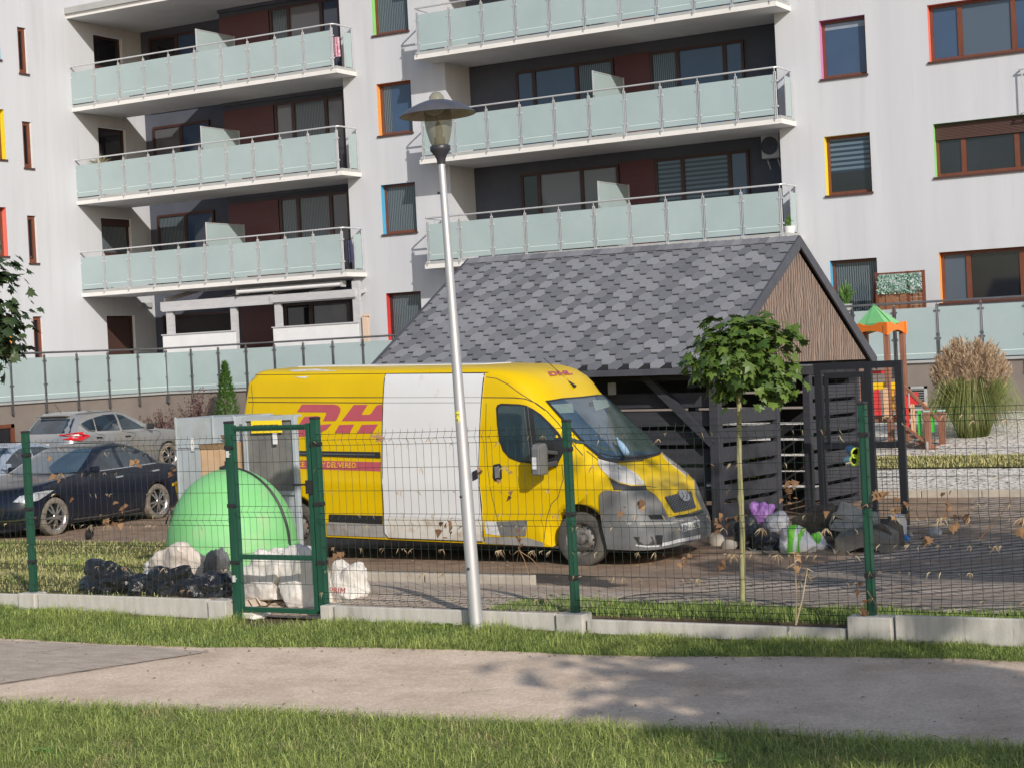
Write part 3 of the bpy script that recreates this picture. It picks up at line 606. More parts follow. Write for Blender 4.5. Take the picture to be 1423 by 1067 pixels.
for (y0,z0,y1,z1) in ((LF-.03,HE,LA,HA),(LA,HA,LB,HE+.06)):
    for xx in (f1,f0-.03):
        mb=MB(); mb.prism([(xx,y0,z0+.035),(xx,y1,z1+.035),(xx,y1,z1-.17),(xx,y0,z0-.13)],(.03,0,0)); sbuild(mb,'barge_board','fascia',roof)
# gable boarding (both ends)
for xx in (0.06,-SL+.1):
    mb=MB(); mb.prism([(xx,LF+.25,HE+.02),(xx,LB-.35,HE+.06),(xx,LA,HA-.16)],(.03,0,0)); sbuild(mb,'gable','gable_boards')
# frame: posts, plates, braces
def spost(x,y,s=.14,h=HE-.05): mb=MB(); mb.box(x-s/2,x+s/2,y-s/2,y+s/2,-.05,h); sbuild(mb,'post','slat_grey',bevel=.006)
for x in (-.07,-3.0,-SL+.17): spost(x,.07); spost(x,LB-.5)
spost(-.07,2.15,.12); spost(-.07,3.45,.12)
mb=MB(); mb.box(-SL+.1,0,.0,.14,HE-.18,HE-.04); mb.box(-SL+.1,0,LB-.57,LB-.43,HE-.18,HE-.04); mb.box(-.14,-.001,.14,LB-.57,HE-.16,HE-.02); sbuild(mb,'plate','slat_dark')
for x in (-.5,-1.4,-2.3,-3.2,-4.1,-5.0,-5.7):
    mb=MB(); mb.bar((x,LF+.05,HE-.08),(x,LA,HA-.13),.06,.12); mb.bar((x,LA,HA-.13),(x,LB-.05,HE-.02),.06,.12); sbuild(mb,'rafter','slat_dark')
for (p,q) in (((-.1,.04,1.35),(-1.15,.04,HE-.1)),((-3.0,.04,1.35),(-1.95,.04,HE-.1)),((-3.0,.04,1.35),(-4.05,.04,HE-.1))):
    mb=MB(); mb.bar(p,q,.10,.13,up=(0,1,0)); sbuild(mb,'brace','slat_grey')
# slatted walls
def slats(x0,x1,y0,y1,zs,h=.205,mat='slat_grey',th=.022):
    for z in zs:
        mb=MB(); mb.obox(((x0+x1)/2,(y0+y1)/2,z+h/2),((x1-x0)/2 or th/2,0,0),(0,(y1-y0)/2 or th/2,0),(0,0,h/2)); sbuild(mb,'slat',mat)
zl=[.02+i*.263 for i in range(8)]
slats(-2.93,-.14,.16,.16,zl); slats(-SL+.24,-3.07,.16,.16,zl)
slats(-.035,-.035,.14,2.09,[z+.02 for z in zl[:7]]); slats(-.035,-.035,3.51,LB-.57,[z+.02 for z in zl])
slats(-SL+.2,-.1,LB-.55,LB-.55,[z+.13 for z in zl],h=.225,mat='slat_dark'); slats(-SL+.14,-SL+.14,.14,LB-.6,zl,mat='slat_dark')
mb=MB(); mb.box(-1.72,-1.64,.0,.1,HE-.36,HE-.19); sbuild(mb,'junction_box','slab_grey')
# bins inside give the dark interior something to show
pm('bin_green',(.02,.035,.025),rough=.6); pm('bin_lime',(.30,.42,.02),rough=.5)
for i,x in enumerate((-2.0,-3.6)):
    b=MB(); b.prism([(x-.6,1.6,.15),(x+.6,1.6,.15),(x+.65,1.55,1.15),(x-.65,1.55,1.15)],(0,.9,0)); o=b.build('waste_bin','bin_green',None,local=True); o.matrix_world=SM
    tag(o,['dark green wheeled bin inside the slatted shed, nearer the door','dark green wheeled bin deep inside the slatted shed'][i],'bin')
b=MB()
for z in (.72,1.0): b.box(-1.15,-.62,2.6,2.62,z,z+.055)
o=b.build('shelf_strips','bin_lime',None,local=True); o.matrix_world=SM; tag(o,'two lime yellow strips seen through the shed doorway','strip')
# open mesh door standing out from the gable wall
pm('gate_black',(.012,.013,.018),rough=.45)
YG=24.55; zb=-2.72+H
dr=thing('shed_door','black steel framed mesh door standing open beside the brown gable','door',(-9.6,YG,zb))
def gx(px,py): return atY(px,py,YG)
TL=gx(1137,508);TR=gx(1253,500);BR=gx(1262,722); MID=gx(1206,505); 
mb=MB(); zt=TL.z+.03
for x0,x1 in ((TL.x-.06,TL.x+.05),(MID.x-.05,MID.x+.05),(TR.x-.10,TR.x+.0)): mb.box(x0,x1,YG-.04,YG+.04,zb,zt)
mb.box(TL.x+.05,TR.x-.10,YG-.035,YG+.035,zt-.10,zt); zc=gx(1170,618).z; mb.box(TL.x+.05,TR.x-.10,YG-.03,YG+.03,zc-.05,zc+.04); mb.box(TL.x+.05,TR.x-.1,YG-.03,YG+.03,zb+.02,zb+.10)
mb.build('frame','gate_black',dr)
mb=MB(); a=gx(1152,523);b=gx(1197,520); 
for x0,x1,z0,z1 in ((a.x-.06,a.x,zc+.04,a.z+.05),(b.x,b.x+.06,zc+.04,a.z+.05),(a.x,b.x,a.z-.03,a.z+.05)): mb.box(x0,x1,YG-.06,YG-.041,z0,z1)
mb.build('inner_frame','gate_black',dr)
mb=MB(); z=zb+.12
while z<zt-.1: mb.bar((TL.x+.05,YG,z),(TR.x-.1,YG,z),.006,.006); z+=.052
x=TL.x+.1
while x<TR.x-.1: mb.bar((x,YG+.004,zb+.1),(x,YG+.004,zt-.1),.006,.006); x+=.155
mb.build('mesh_panel','gate_black',dr)
# ================================================================ GREEN MESH FENCE
pm('fence_green',(.010,.062,.038),(.014,.078,.048),scale=4,rough=.38,spec=.5)
pm('wire_green',(.008,.022,.016),(.02,.034,.026),scale=20,rough=.6,spec=.3)
YFE=12.79
fen=thing('mesh_fence','dark green wire mesh fence on low concrete boards between the path and the yard','fence',(-7,YFE,.15))
PX=[-15.53,-12.995,-10.435,-9.462,-6.932,-4.422,-1.90,.62]; PT=[-.55,-.55,-.515,-.50,-.585,-.515,-.50,-.50]; PB=[-2.13,-2.125,-2.33,-2.15,-2.145,-2.10,-2.07,-2.07]
for i,x in enumerate(PX):
    s=.038 if i in (2,3) else .03
    mb=MB(); mb.box(x-s,x+s,YFE-.03,YFE+.03,PB[i]+H-.02,PT[i]+H); p=mb.build('fence_post','fence_green',fen,bevel=.004)
    mb=MB(); mb.box(x-s-.003,x+s+.003,YFE-.033,YFE+.033,PT[i]+H-.001,PT[i]+H+.022); mb.build('post_cap','black_trim',p,bevel=.006)
    for dz in (.22,.75,1.27):
        mb=MB(); z=PT[i]+H-dz; mb.box(x-s-.004,x+s+.004,YFE-.036,YFE+.036,z-.018,z+.018); mb.tube([(x+s+.012,YFE-.045,z),(x+s+.012,YFE-.02,z)],.011,6)
        mb.build('clamp','black_trim',p)
def wire(mb,pts,r=.0021): mb.tube(pts,r,4,cap=False)
FOLD=lambda t: [(0,0),(.05,-.028),(.1,0)]
def panel(x0,x1,zt,parent,rows=None,y=YFE-.034,spk=True,h=1.5):
    "welded 3d mesh: horizontal wires and folded verticals, z measured down from the top wire"
    folds=(0,.70,1.40) if rows is None else rows
    hz=[]
    zs_=[0,.05,.10,.30,.50,.70,.75,.80,1.0,1.2,1.4,1.45,1.5]
    zs_=[z for z in zs_ if z<=h+.001]; mb=MB()
    off={.05:-.03,.75:-.03,1.45:-.03}
    for z in zs_: wire(mb,[(x0,y+off.get(z,0),zt-z),((x0+x1)/2,y+off.get(z,0)+random.uniform(-.004,.004),zt-z-.002),(x1,y+off.get(z,0),zt-z)])
    n=int(round((x1-x0)/.075)); 
    for k in range(n+1):
        x=x0+(x1-x0)*k/n+random.uniform(-.003,.003); pts=([(x,y,zt+.03)] if spk else [])+[(x,y+off.get(z,0),zt-z) for z in zs_ if z in (0,.05,.1,.7,.75,.8,1.4,1.45,1.5) or z==zs_[-1]]
        wire(mb,pts,.0019)
    return mb.build('mesh_panel','wire_green',parent)
for i,(a,b,zt) in enumerate(((0,1,-.64),(1,2,-.645),(3,4,-.632),(4,5,-.635),(5,6,-.548),(6,7,-.548))): panel(PX[a]+.02,PX[b]-.02,zt+H,fen)
# concrete gravel boards and their connector blocks
def board(x0,x1,zt,d=0): mb=MB(); mb.box(x0,x1,YFE-.085-d,YFE-.035,zt-.38+H,zt+H); mb.build('gravel_board','concrete',fen,bevel=.008)
board(-15.5,-13.12,-2.135); board(-12.86,-10.72,-2.122); board(-9.30,-7.08,-2.142); board(-6.79,-4.60,-2.182); board(-4.22,-2.05,-2.068); board(-1.75,.5,-2.068)
for x0,x1,zt in ((-13.10,-12.88,-2.12),(-10.70,-10.49,-2.128),(-9.43,-9.32,-2.138),(-7.06,-6.81,-2.14),(-4.58,-4.24,-2.085),(-2.03,-1.77,-2.06)):
    mb=MB(); mb.box(x0,x1,YFE-.115,YFE+.06,zt-.40+H,zt+H); mb.build('post_block','concrete',fen,bevel=.01)
# wicket gate
gat=thing('gate','narrow dark green wire mesh gate standing shut between two fence posts','gate',(-9.95,YFE,.0))
gl,gr=atY(329,700,YFE).x,atY(434,700,YFE).x; gt=atY(400,590,YFE).z; gb=atY(380,847,YFE).z; gm=atY(390,774,YFE).z
mb=MB()
for x in (gl,gr-.0): mb.box(x-.022,x+.022,YFE-.022,YFE+.022,gb-.02,gt+.012)
for z,hh in ((gt-.022,.024),(gm,.022),(gb+.0,.022)): mb.box(gl+.022,gr-.022,YFE-.021,YFE+.021,z-hh,z+hh)
mb.build('frame','fence_green',gat,bevel=.004)
panel(gl+.02,gr-.02,gt-.025,gat,y=YFE-.028,h=1.4)
for z in (gt-.25,gb+.28):
    mb=MB(); mb.tube([(gl-.02,YFE-.02,z),(gl-.075,YFE-.02,z)],.012,8); mb.tube([(gl-.05,YFE-.035,z-.03),(gl-.05,YFE-.035,z+.03)],.018,8); mb.build('hinge','steel',gat)
mb=MB(); z=atY(430,674,YFE).z; mb.box(gr-.03,gr+.035,YFE-.05,YFE-.024,z-.07,z+.05); mb.tube([(gr-.16,YFE-.07,z+.01),(gr-.02,YFE-.06,z+.014)],.010,6); mb.build('latch_handle','black_trim',gat)
# dead leaves and straw left hanging in the wires
pm('straw',(.30,.20,.11),(.62,.50,.34),island=True,rough=.8,spec=.15,trans=.25,ramp=(0,1))
mb=MB()
def straw(p,n,L):
    for k in range(n):
        a=random.uniform(0,2*PI); d=Vector((math.cos(a)*.6,math.sin(a)*.25-.15,-random.uniform(.4,1))).normalized(); s=d.cross(Vector((0,1,0))).normalized()*random.uniform(.0015,.005); l_=L*random.uniform(.5,1.3)
        q=Vector(p)+Vector((random.uniform(-.01,.01),-.008,0)); m_=q+d*l_*.5+Vector((random.uniform(-.015,.015),-.01,.008)); e=q+d*l_
        mb.add([q-s*.4,q+s*.4,m_+s,m_-s,e],[(0,1,2,3),(3,2,4)])
for (a,b,zt) in ((0,1,-.64),(1,2,-.645),(3,4,-.632),(4,5,-.635),(5,6,-.548)):
    for k in range(int((PX[b]-PX[a])/.075)):
        x=PX[a]+.02+.075*k
        for dz,pr in ((.05,.28),(.1,.12),(.3,.16),(.5,.14),(.7,.15),(.8,.28),(1.0,.42),(1.2,.35),(1.4,.16)):
            if a==1 and dz>1: pr*=.5
            if random.random()<min(.85,pr*1.25): straw((x,YFE-.04,zt+H-dz),random.choice((1,1,2,2,3)),.055)
    for k in range(7): straw((random.uniform(PX[a]+.1,PX[b]-.1),YFE-.04,zt+H-random.choice((.3,.8,1.0,1.2))),random.randint(5,9),.075)
o=mb.build('dried_debris','straw'); tag(o,kind='stuff')
pm('dead_leaf',(.10,.045,.02),(.34,.20,.10),island=True,rough=.8,trans=.2,ramp=(0,1)); mb=MB(); random.seed(15)
for (px_,py_) in ((78,665),(70,640),(190,640),(170,705),(165,720),(145,718),(100,690),(240,650),(625,725),(618,735),(700,660),(707,686),(665,650),(720,745),(1000,725),(1010,712),(1005,735),(1100,680),(1098,690),(1320,690),(1330,712),(1310,705),(1230,690),(1245,705),(1290,745),(1150,715),(1190,815),(1195,845),(890,700),(860,705),(1330,720),(1000,790),(955,780),(1105,775),(205,850),(160,860),(520,610),(470,760),(1420,730),(1260,700)):
    c=atY(px_,py_,YFE-.045)
    for k in range(random.randint(2,5)): p=c+Vector((random.gauss(0,.03),random.uniform(-.01,.01),random.gauss(0,.035))); leaves(mb,[p],[Vector((random.uniform(-.4,.4),-1,random.uniform(-.6,.3)))],random.uniform(.035,.075),lobed=random.random()<.4)
for (x0_,y0_,x1_,y1_) in ((720,760,735,800),(722,765,752,790),(722,762,712,800),(718,745,722,765),(1360,750,1410,690),(1205,820,1225,860)): a=atY(x0_,y0_,YFE-.05); b=atY(x1_,y1_,YFE-.05); mb.tube([a,a.lerp(b,.5)+Vector((.01,0,.012)),b],[.004,.003,.002],4)
tag(mb.build('dead_leaves','dead_leaf'),kind='stuff')
# ================================================================ STREET LAMP
pm('galvanised',(.50,.50,.52),(.58,.58,.60),scale=3,rough=.5,metal=.6,stretch=(1,1,.2),bump=.03)
pm('lamp_dark',(.035,.035,.045),rough=.4); pm('lamp_shade',(.06,.06,.075),(.085,.085,.10),scale=5,rough=.35); pm('lamp_under',(.30,.25,.18),(.40,.36,.30),scale=7,rough=.5)
pm('lamp_globe',(.20,.19,.14),(.26,.25,.18),scale=3,rough=.12,spec=.7,alpha=.62)
pm('lamp_gear',(.03,.03,.03),rough=.5)
YL=12.62
B0=atY(663,877,YL); B0.z=-.05; T0=atY(613,222,YL); ax=(T0-B0).normalized(); LL=(T0-B0).length
lm=thing('street_lamp','leaning galvanised street lamp with a smoky glass lantern in front of the fence','street lamp',tuple(B0))
mb=MB(); sc=LL/4.2
mb.lathe([(.056,0),(.056,.35),(.054,1.30),(.051,1.335),(.051,1.345),(.043,2.2),(.034,3.2),(.029,LL-.02),(.029,LL)],B0,20,ax=ax); mb.build('pole','galvanised',lm,smooth=40)
mb=MB(); c=Vector((1,0,0)); 
for h,t in ((1.20,-.4),(.60,.0),(3.72,-.2)): p=B0+ax*h; d=Vector((math.sin(t),-math.cos(t),0)); mb.lathe([(0,0),(.012,0),(.012,.012),(0,.014)],p+d*.053,8,ax=d)
mb.build('bolt','lamp_dark',lm)
def hpx(y): return (atY(613-(222-y)*.07,y,YL)-B0).dot(ax)
h0,h1,h2,h3,h4=LL-.02,hpx(208),hpx(155),hpx(146),hpx(131)
hs=(h2-h1)
mb=MB(); mb.lathe([(.034,h0-.02),(.038,h0+.02),(.050,h0+.05),(.085,h1-.01),(.088,h1+.02),(.08,h1+.03)],B0,24,ax=ax); mb.build('neck','lamp_dark',lm,smooth=50)
mb=MB(); mb.lathe([(.062,h1+.02),(.085,h1+hs*.22),(.108,h1+hs*.5),(.117,h1+hs*.68),(.118,h1+hs*.72),(.114,h1+hs*.73),(.112,h2+.06)],B0,28,ax=ax); mb.build('globe','lamp_globe',lm,smooth=60)
mb=MB(); mb.lathe([(.0,h1+.03),(.045,h1+.03),(.05,h1+hs*.3),(.03,h1+hs*.34),(.03,h1+hs*.62),(.018,h1+hs*.66),(.018,h1+hs*.8),(0,h1+hs*.8)],B0,12,ax=ax); mb.build('bulb_gear','lamp_gear',lm,smooth=40)
mb=MB(); R=.315; mb.lathe([(.10,h2+.085),(.16,h2+.065),(.25,h2+.025),(R,h2-.025),(R+.004,h2-.033)],B0,36,ax=ax,m=0); mb.lathe([(.10,h2+.078),(.16,h2+.058),(.25,h2+.018),(R-.003,h2-.033)],B0,36,ax=ax,m=1); mb.build('shade',['lamp_shade','lamp_under'],lm,smooth=60)
mb=MB(); mb.lathe([(.07,h2+.075),(.068,h2+.09),(.06,h2+.125),(.035,h2+.155),(0,h2+.165)],B0,20,ax=ax); mb.build('finial','lamp_globe',lm,smooth=60)
mb=MB(); pc=B0+ax*((atY(641,579,YL)-B0).dot(ax)); pm('sticker',(.72,.66,.06),(.80,.72,.10),scale=30,rough=.5)
a0=math.atan2(-1,-.25)
for i in range(7):
    t0,t1=a0-.66+i*.19,a0-.66+(i+1)*.19; r=.0462; e0,e1=Vector((math.cos(t0),math.sin(t0),0))*r,Vector((math.cos(t1),math.sin(t1),0))*r; mb.add([pc+e0-ax*.05,pc+e1-ax*.05,pc+e1+ax*.05,pc+e0+ax*.05],[(0,1,2,3)])
stk=mb.build('sticker','sticker',lm)
vs,fs=textmesh('LM\nVI',.042); mb=MB(); 
def cyl(v): t=a0-.5+v.x/.047; return pc+Vector((math.cos(t),math.sin(t),0))*.0470+ax*(v.y+.005)
mb.add([cyl(v) for v in vs],fs); mb.build('lettering','black_trim',stk)
# ================================================================ TREES AND SHRUBS
pm('maple_leaf',(.045,.095,.018),(.13,.20,.035),island=True,rough=.45,spec=.4,trans=.22,ramp=(0,1))
pm('maple_leaf_dark',(.018,.040,.014),(.055,.085,.03),island=True,rough=.45,spec=.35,trans=.15,ramp=(0,1))
pm('bark_pale',(.20,.20,.09),(.34,.32,.17),scale=18,rough=.9,bump=.4,stretch=(1,1,.4),col3=(.12,.10,.06),scale3=9); pm('bark',(.09,.075,.06),(.16,.13,.10),scale=12,rough=.9,bump=.5)
def crown_points(c,rad,n,clumps,rs,shell=.55,flat=-.75):
    C=[]
    for i in range(clumps):
        d=Vector((random.gauss(0,1),random.gauss(0,1),random.gauss(.1,1))).normalized(); k=random.uniform(shell,1)
        C.append(Vector((d.x*rad[0],d.y*rad[1],max(flat,d.z)*rad[2]))*k)
    P,O=[],[]
    for i in range(n):
        q=random.choice(C); v=q+Vector((random.gauss(0,1)*rs,random.gauss(0,1)*rs,random.gauss(0,.7)*rs)); P.append(Vector(c)+v)
        O.append(Vector((v.x/rad[0],v.y/rad[1],v.z/rad[2])).normalized())
    return P,O,C
tb=atZ(1031,838,-2.19+H); tb.z=gz(tb.x,tb.y)
tt=atY(1027,520,tb.y)
tr=thing('young_tree','young maple with a round green crown on a thin pale trunk behind the fence','tree',tuple(tb))
cc=atY(1033,487,tb.y)
random.seed(3)
P,O,Cn=crown_points(cc-Vector((0,0,.03)),(.37,.36,.30),1050,66,.075,shell=.5,flat=-.8)
ext=[(atY(1100,466,tb.y),Vector((1,0,.1)),26,.055),(atY(1092,510,tb.y-.1),Vector((1,-.3,-.2)),26,.06),(atY(965,500,tb.y-.1),Vector((-1,-.3,0)),22,.06),(atY(1095,530,tb.y-.2),Vector((.8,-.5,-.3)),30,.06),(atY(990,455,tb.y),Vector((-.8,-.3,.6)),26,.06),(atY(975,525,tb.y),Vector((-.8,-.3,-.3)),20,.06),(atY(1065,452,tb.y),Vector((.6,-.3,.7)),26,.06),(atY(1072,545,tb.y-.2),Vector((.4,-.6,-.4)),34,.06),(atY(1000,545,tb.y-.1),Vector((-.5,-.5,-.4)),28,.06)]
for c,o,n,r in ext:
    for i in range(n): P.append(c+Vector((random.gauss(0,r),random.gauss(0,r),random.gauss(0,r*.8)))); O.append(o)
mb=MB(); leaves(mb,P,O,.098); mb.build('crown','maple_leaf',tr)
mb=MB(); mb.tube([tb+Vector((0,0,-.1)),tb.lerp(tt,.3)+Vector((.012,0,0)),tb.lerp(tt,.62)+Vector((-.008,0,0)),tt,cc],[.025,.023,.022,.020,.012],10)
mb.tube([tb.lerp(tt,.42)+Vector((.005,0,0)),tb.lerp(tt,.46)],[.024,.030],8); mb.tube([tb.lerp(tt,.46),tb.lerp(tt,.5)],[.030,.022],8)
for k in range(9): mb.tube([tt.lerp(cc,random.uniform(.1,.9)),cc+Cn[k*4]*.9],[.010,.004],5)
mb.build('trunk','bark_pale',tr,smooth=60)
def bigtree(name,label,base,top,rad,n,clumps,rs,size,mat,seed,lob=False,tk=.14):
    random.seed(seed); t=thing(name,label,'tree',tuple(base)); c=Vector(top); P,O,Cn=crown_points(c,rad,n,clumps,rs,shell=.3)
    mb=MB(); leaves(mb,P,O,size,lobed=lob); mb.build('crown',mat,t)
    mb=MB(); b=Vector(base); mb.tube([b+Vector((0,0,-.2)),b.lerp(c,.5)+Vector((.05,.03,0)),c],[tk,tk*.75,tk*.3],10)
    for k in range(min(14,len(Cn))): mb.tube([b.lerp(c,random.uniform(.55,.95)),c+Cn[k]*.85],[tk*.35,.012],6)
    mb.build('trunk','bark',t,smooth=60); return t
lb=atZ(-38,742,-.38)
bigtree('maple_tree','dark leaved maple at the left edge of the photo, in front of the block',(lb.x,lb.y,-.4),tuple(atY(-58,440,lb.y)),(1.05,1.0,1.75),3600,80,.22,.20,'maple_leaf_dark',8,lob=True,tk=.07)
# two trees on the near side of the path, outside the photo, whose shade falls into it
def shade_tree(label,px,zw,t,rad,n,seed):
    g=atZ(*px,zw); c=g+SUN*t; bigtree('roadside_tree',label,(c.x,c.y,0),tuple(c),rad,n,70,.32,.30,'maple_leaf_dark',seed,tk=.2)
shade_tree('tall leafy tree beside the path, outside the photo, casting dappled shade on the concrete',(1190,962),0,13,(2.5,1.7,.85),1150,21)
shade_tree('large spreading tree beside the path, outside the photo, shading the paved yard',(1270,770),-.4,18,(4.2,3.4,2.6),2500,22)
# conifer, barberries, ornamental grass
pm('thuja',(.05,.13,.018),(.13,.27,.05),island=True,rough=.6,trans=.15,ramp=(0,1)); pm('barberry',(.055,.018,.028),(.17,.075,.085),island=True,rough=.6,ramp=(0,1)); pm('twig',(.16,.11,.08),rough=.9)
pm('reed',(.10,.14,.035),(.30,.33,.11),island=True,rough=.55,trans=.25,ramp=(0,1)); pm('plume',(.30,.20,.12),(.60,.46,.32),island=True,rough=.8,trans=.3,ramp=(0,1))
ygr=-.38
def at_depth(x,y,Yw): return atY(x,y,Yw)
YT=39.8; tp=atY(312,504,YT); wd=atY(326,575,YT).x-atY(296,575,YT).x
th=thing('thuja','narrow bright green conical thuja in front of the terrace wall','conifer',(tp.x,YT,ygr)); hgt=tp.z-ygr
random.seed(5); mb=MB()
for i in range(2600):
    t=random.random()**.8; z=ygr+hgt*t; prof=min(1,(1-t)*1.55)**.85; r=wd*.52*prof*random.uniform(.75,1.03)*(1+.15*math.sin(t*40+i)); a=random.uniform(0,2*PI); d=Vector((math.cos(a),math.sin(a),.9)).normalized(); p=Vector((tp.x+math.cos(a)*r,YT+math.sin(a)*r,z)); s=Vector((-math.sin(a),math.cos(a),random.uniform(-.6,.6))); L=random.uniform(.06,.15)
    mb.add([p-s*.022,p+s*.022,p+d*L],[(0,1,2)])
mb.build('foliage','thuja',th); mb=MB(); mb.tube([(tp.x,YT,ygr-.1),(tp.x,YT,ygr+hgt*.9)],[.06,.01],8); mb.build('trunk','bark',th)
def barberry(px,py,h,w,label,Y,seed):
    random.seed(seed); c=atY(px,py,Y); b=Vector((c.x,Y,ygr)); o=thing('barberry','' or label,'shrub',tuple(b)); mb=MB(); tw=MB(); top=c.z-ygr
    for i in range(46):
        a=random.uniform(0,2*PI); r=w*random.random()**.7; e=Vector((math.cos(a)*r,math.sin(a)*r*.7,top*random.uniform(.65,1.0))); k=b+e*.4+Vector((0,0,top*.2)); pts=[b,k,b+e]; tw.tube(pts,[.012,.008,.004],4)
        for j in range(34):
            t=random.uniform(.25,1); p=(b.lerp(k,t*2) if t<.5 else k.lerp(b+e,t*2-1))+Vector((random.gauss(0,.02),random.gauss(0,.02),0)); d=Vector((random.uniform(-1,1),random.uniform(-1,1),random.uniform(.1,1))).normalized(); s=d.cross(Vector((.3,.5,.8))).normalized(); L=random.uniform(.04,.075); mb.add([p,p+d*L*.5+s*L*.35,p+d*L,p+d*L*.5-s*L*.35],[(0,1,2,3)])
    mb.build('foliage','barberry',o); tw.build('stems','twig',o)
barberry(272,538,1,.85,'taller purple leaved shrub beside the thuja',40.2,31); barberry(226,567,1,.8,'lower purple leaved shrub above the bonnet of the silver car',40.1,32)
YM=36.6; mb_=atY(1352,585,YM); mb_.z=gz(mb_.x,YM); mtop=atY(1352,470,YM).z; mw=(atY(1405,520,YM).x-atY(1300,520,YM).x)/2
mi=thing('ornamental_grass','large clump of ornamental grass with pale brown plumes on the gravel','ornamental grass',tuple(mb_)); random.seed(9)
mb=MB(); pb=MB(); hh=mtop-mb_.z
def blade(m,pts,w):
    o=len(m.v); n=len(pts); d=(Vector(pts[-1])-Vector(pts[0])); s=d.cross(Vector((random.uniform(-.6,.6),-1,.1))).normalized()
    for i,p in enumerate(pts): k=w*(1-.85*i/(n-1)); m.v+=[tuple(Vector(p)-s*k),tuple(Vector(p)+s*k)]
    for i in range(n-1): m.f.append((o+2*i,o+2*i+1,o+2*i+3,o+2*i+2)); m.m.append(0)
for i in range(1500):
    a=random.uniform(0,2*PI); R=random.random()**.55; L=hh*random.uniform(.6,1.0); r0=R*.30; d=Vector((math.cos(a),math.sin(a),0)); b=mb_+d*r0; out=R*mw*random.uniform(.6,1.15)
    pts=[b,b+d*out*.25+Vector((0,0,L*.42)),b+d*out*.62+Vector((0,0,L*.62)),b+d*out*1.0+Vector((0,0,L*(.54-.26*R))),b+d*out*1.2+Vector((0,0,L*(.36-.34*R)))]; blade(mb,pts,.013)
for i in range(260):
    a=random.uniform(0,2*PI); R=random.random()**.6; d=Vector((math.cos(a),math.sin(a),0)); e=mb_+d*(.15+R*mw*.86)+Vector((0,0,hh*(1.0-.32*R*R)*random.uniform(.86,1.02))); b=mb_+d*.2*R; blade(pb,[b,b.lerp(e,.6)+Vector((0,0,.2)),e],.006)
    for j in range(16):
        t=random.uniform(-.30,.02); p=e+(e-b).normalized()*t; q=p+(d*.5+Vector((random.uniform(-.7,.7),random.uniform(-.7,.7),.9))).normalized()*random.uniform(.06,.14); blade(pb,[p,p.lerp(q,.5),q],.012)
mb.build('leaf_blades','reed',mi); pb.build('plumes','plume',mi)
# weeds on the verge
pm('weed',(.10,.20,.035),(.22,.36,.08),island=True,rough=.5,trans=.25,ramp=(0,1))
def weed(name,px,py,n,L,label,seed,wide=.6):
    random.seed(seed); b=atZ(px,py,0.02); mb=MB()
    for i in range(n):
        a=random.uniform(0,2*PI); d=Vector((math.cos(a),math.sin(a),random.uniform(.35,1.2))).normalized(); s=d.cross(Vector((0,0,1))).normalized(); l_=L*random.uniform(.6,1.15); p=b+Vector((random.gauss(0,.03),random.gauss(0,.03),0))
        st=p+d*l_*.5; e=st+(d+Vector((0,0,-.7))).normalized()*l_*.6
        mb.add([p,st-s*l_*wide*.22,st+s*l_*wide*.22,st.lerp(e,.5)-s*l_*wide*.32+Vector((0,0,.01)),st.lerp(e,.5)+s*l_*wide*.32+Vector((0,0,.01)),e],[(0,2,1),(1,2,4,3),(3,4,5)])
    o=mb.build(name,'weed'); tag(o,label,'weed')
weed('broad_leaf_weed',900,872,9,.20,'broad leaved weed standing in the verge right of the lamp post',4,1.2); weed('verge_weed',612,872,26,.12,'leafy weed clump at the foot of the lamp post, on its left',5,.9); weed('verge_weed',1004,1063,16,.10,'pale green weed at the bottom edge of the photo, right of its middle',6,.9);  weed('verge_weed',70,1050,18,.10,'coarse weed in the near grass at the left corner',8,.9); weed('verge_weed',480,862,20,.10,'leafy weed beside the concrete block right of the gate',9,.9)
mb=MB(); random.seed(2); b=atY(1106,868,12.62); 
for (x,y) in ((1104,770),(1122,790)):
    e=atY(x,y,12.66); mb.tube([b,b.lerp(e,.5)+Vector((.01,0,0)),e],[.006,.005,.003],5)
    for k in range(9): p=e+Vector((random.uniform(-.02,.02),0,random.uniform(-.10,.02))); q=p+Vector((random.uniform(-.07,.07),random.uniform(-.03,.03),random.uniform(-.09,.02))); blade(mb,[p,p.lerp(q,.5),q],.006)
tag(mb.build('dry_stalk','straw'),'dry straw coloured weed stalk at the fence, right of the young maple','weed')
# ================================================================ RUBBISH AND CONTAINERS
pm('bag_black',(.012,.012,.015),(.02,.02,.024),scale=5,rough=.28,spec=.6,bump=.5,bscale=22)
pm('sack_white',(.58,.55,.51),(.68,.65,.62),scale=4,rough=.7,bump=.5,bscale=16,col3=(.38,.31,.25),scale3=3,thr3=(.58,.75)); pm('sack_cream',(.52,.45,.40),(.62,.56,.50),scale=5,rough=.8,bump=.5,bscale=14,col3=(.34,.27,.22),scale3=4)
pm('bag_purple',(.30,.13,.42),(.42,.22,.55),scale=6,rough=.4,bump=.5,bscale=18); pm('bag_white',(.58,.57,.58),(.68,.67,.68),scale=6,rough=.45,bump=.5,bscale=16); pm('bag_green',(.12,.48,.02),(.18,.60,.05),scale=6,rough=.4,bump=.4)
pm('bag_grey',(.12,.12,.125),(.18,.18,.185),scale=5,rough=.5,bump=.5,bscale=18)
pm('carpet',(.15,.14,.125),(.22,.205,.185),scale=9,rough=1,bump=.6,bscale=70,spec=.1); pm('carpet_brown',(.075,.062,.052),(.12,.10,.085),scale=9,rough=1,bump=.6,bscale=70,spec=.1); pm('felt',(.24,.235,.215),(.31,.30,.275),scale=9,rough=1,bump=.5,bscale=60,spec=.1)
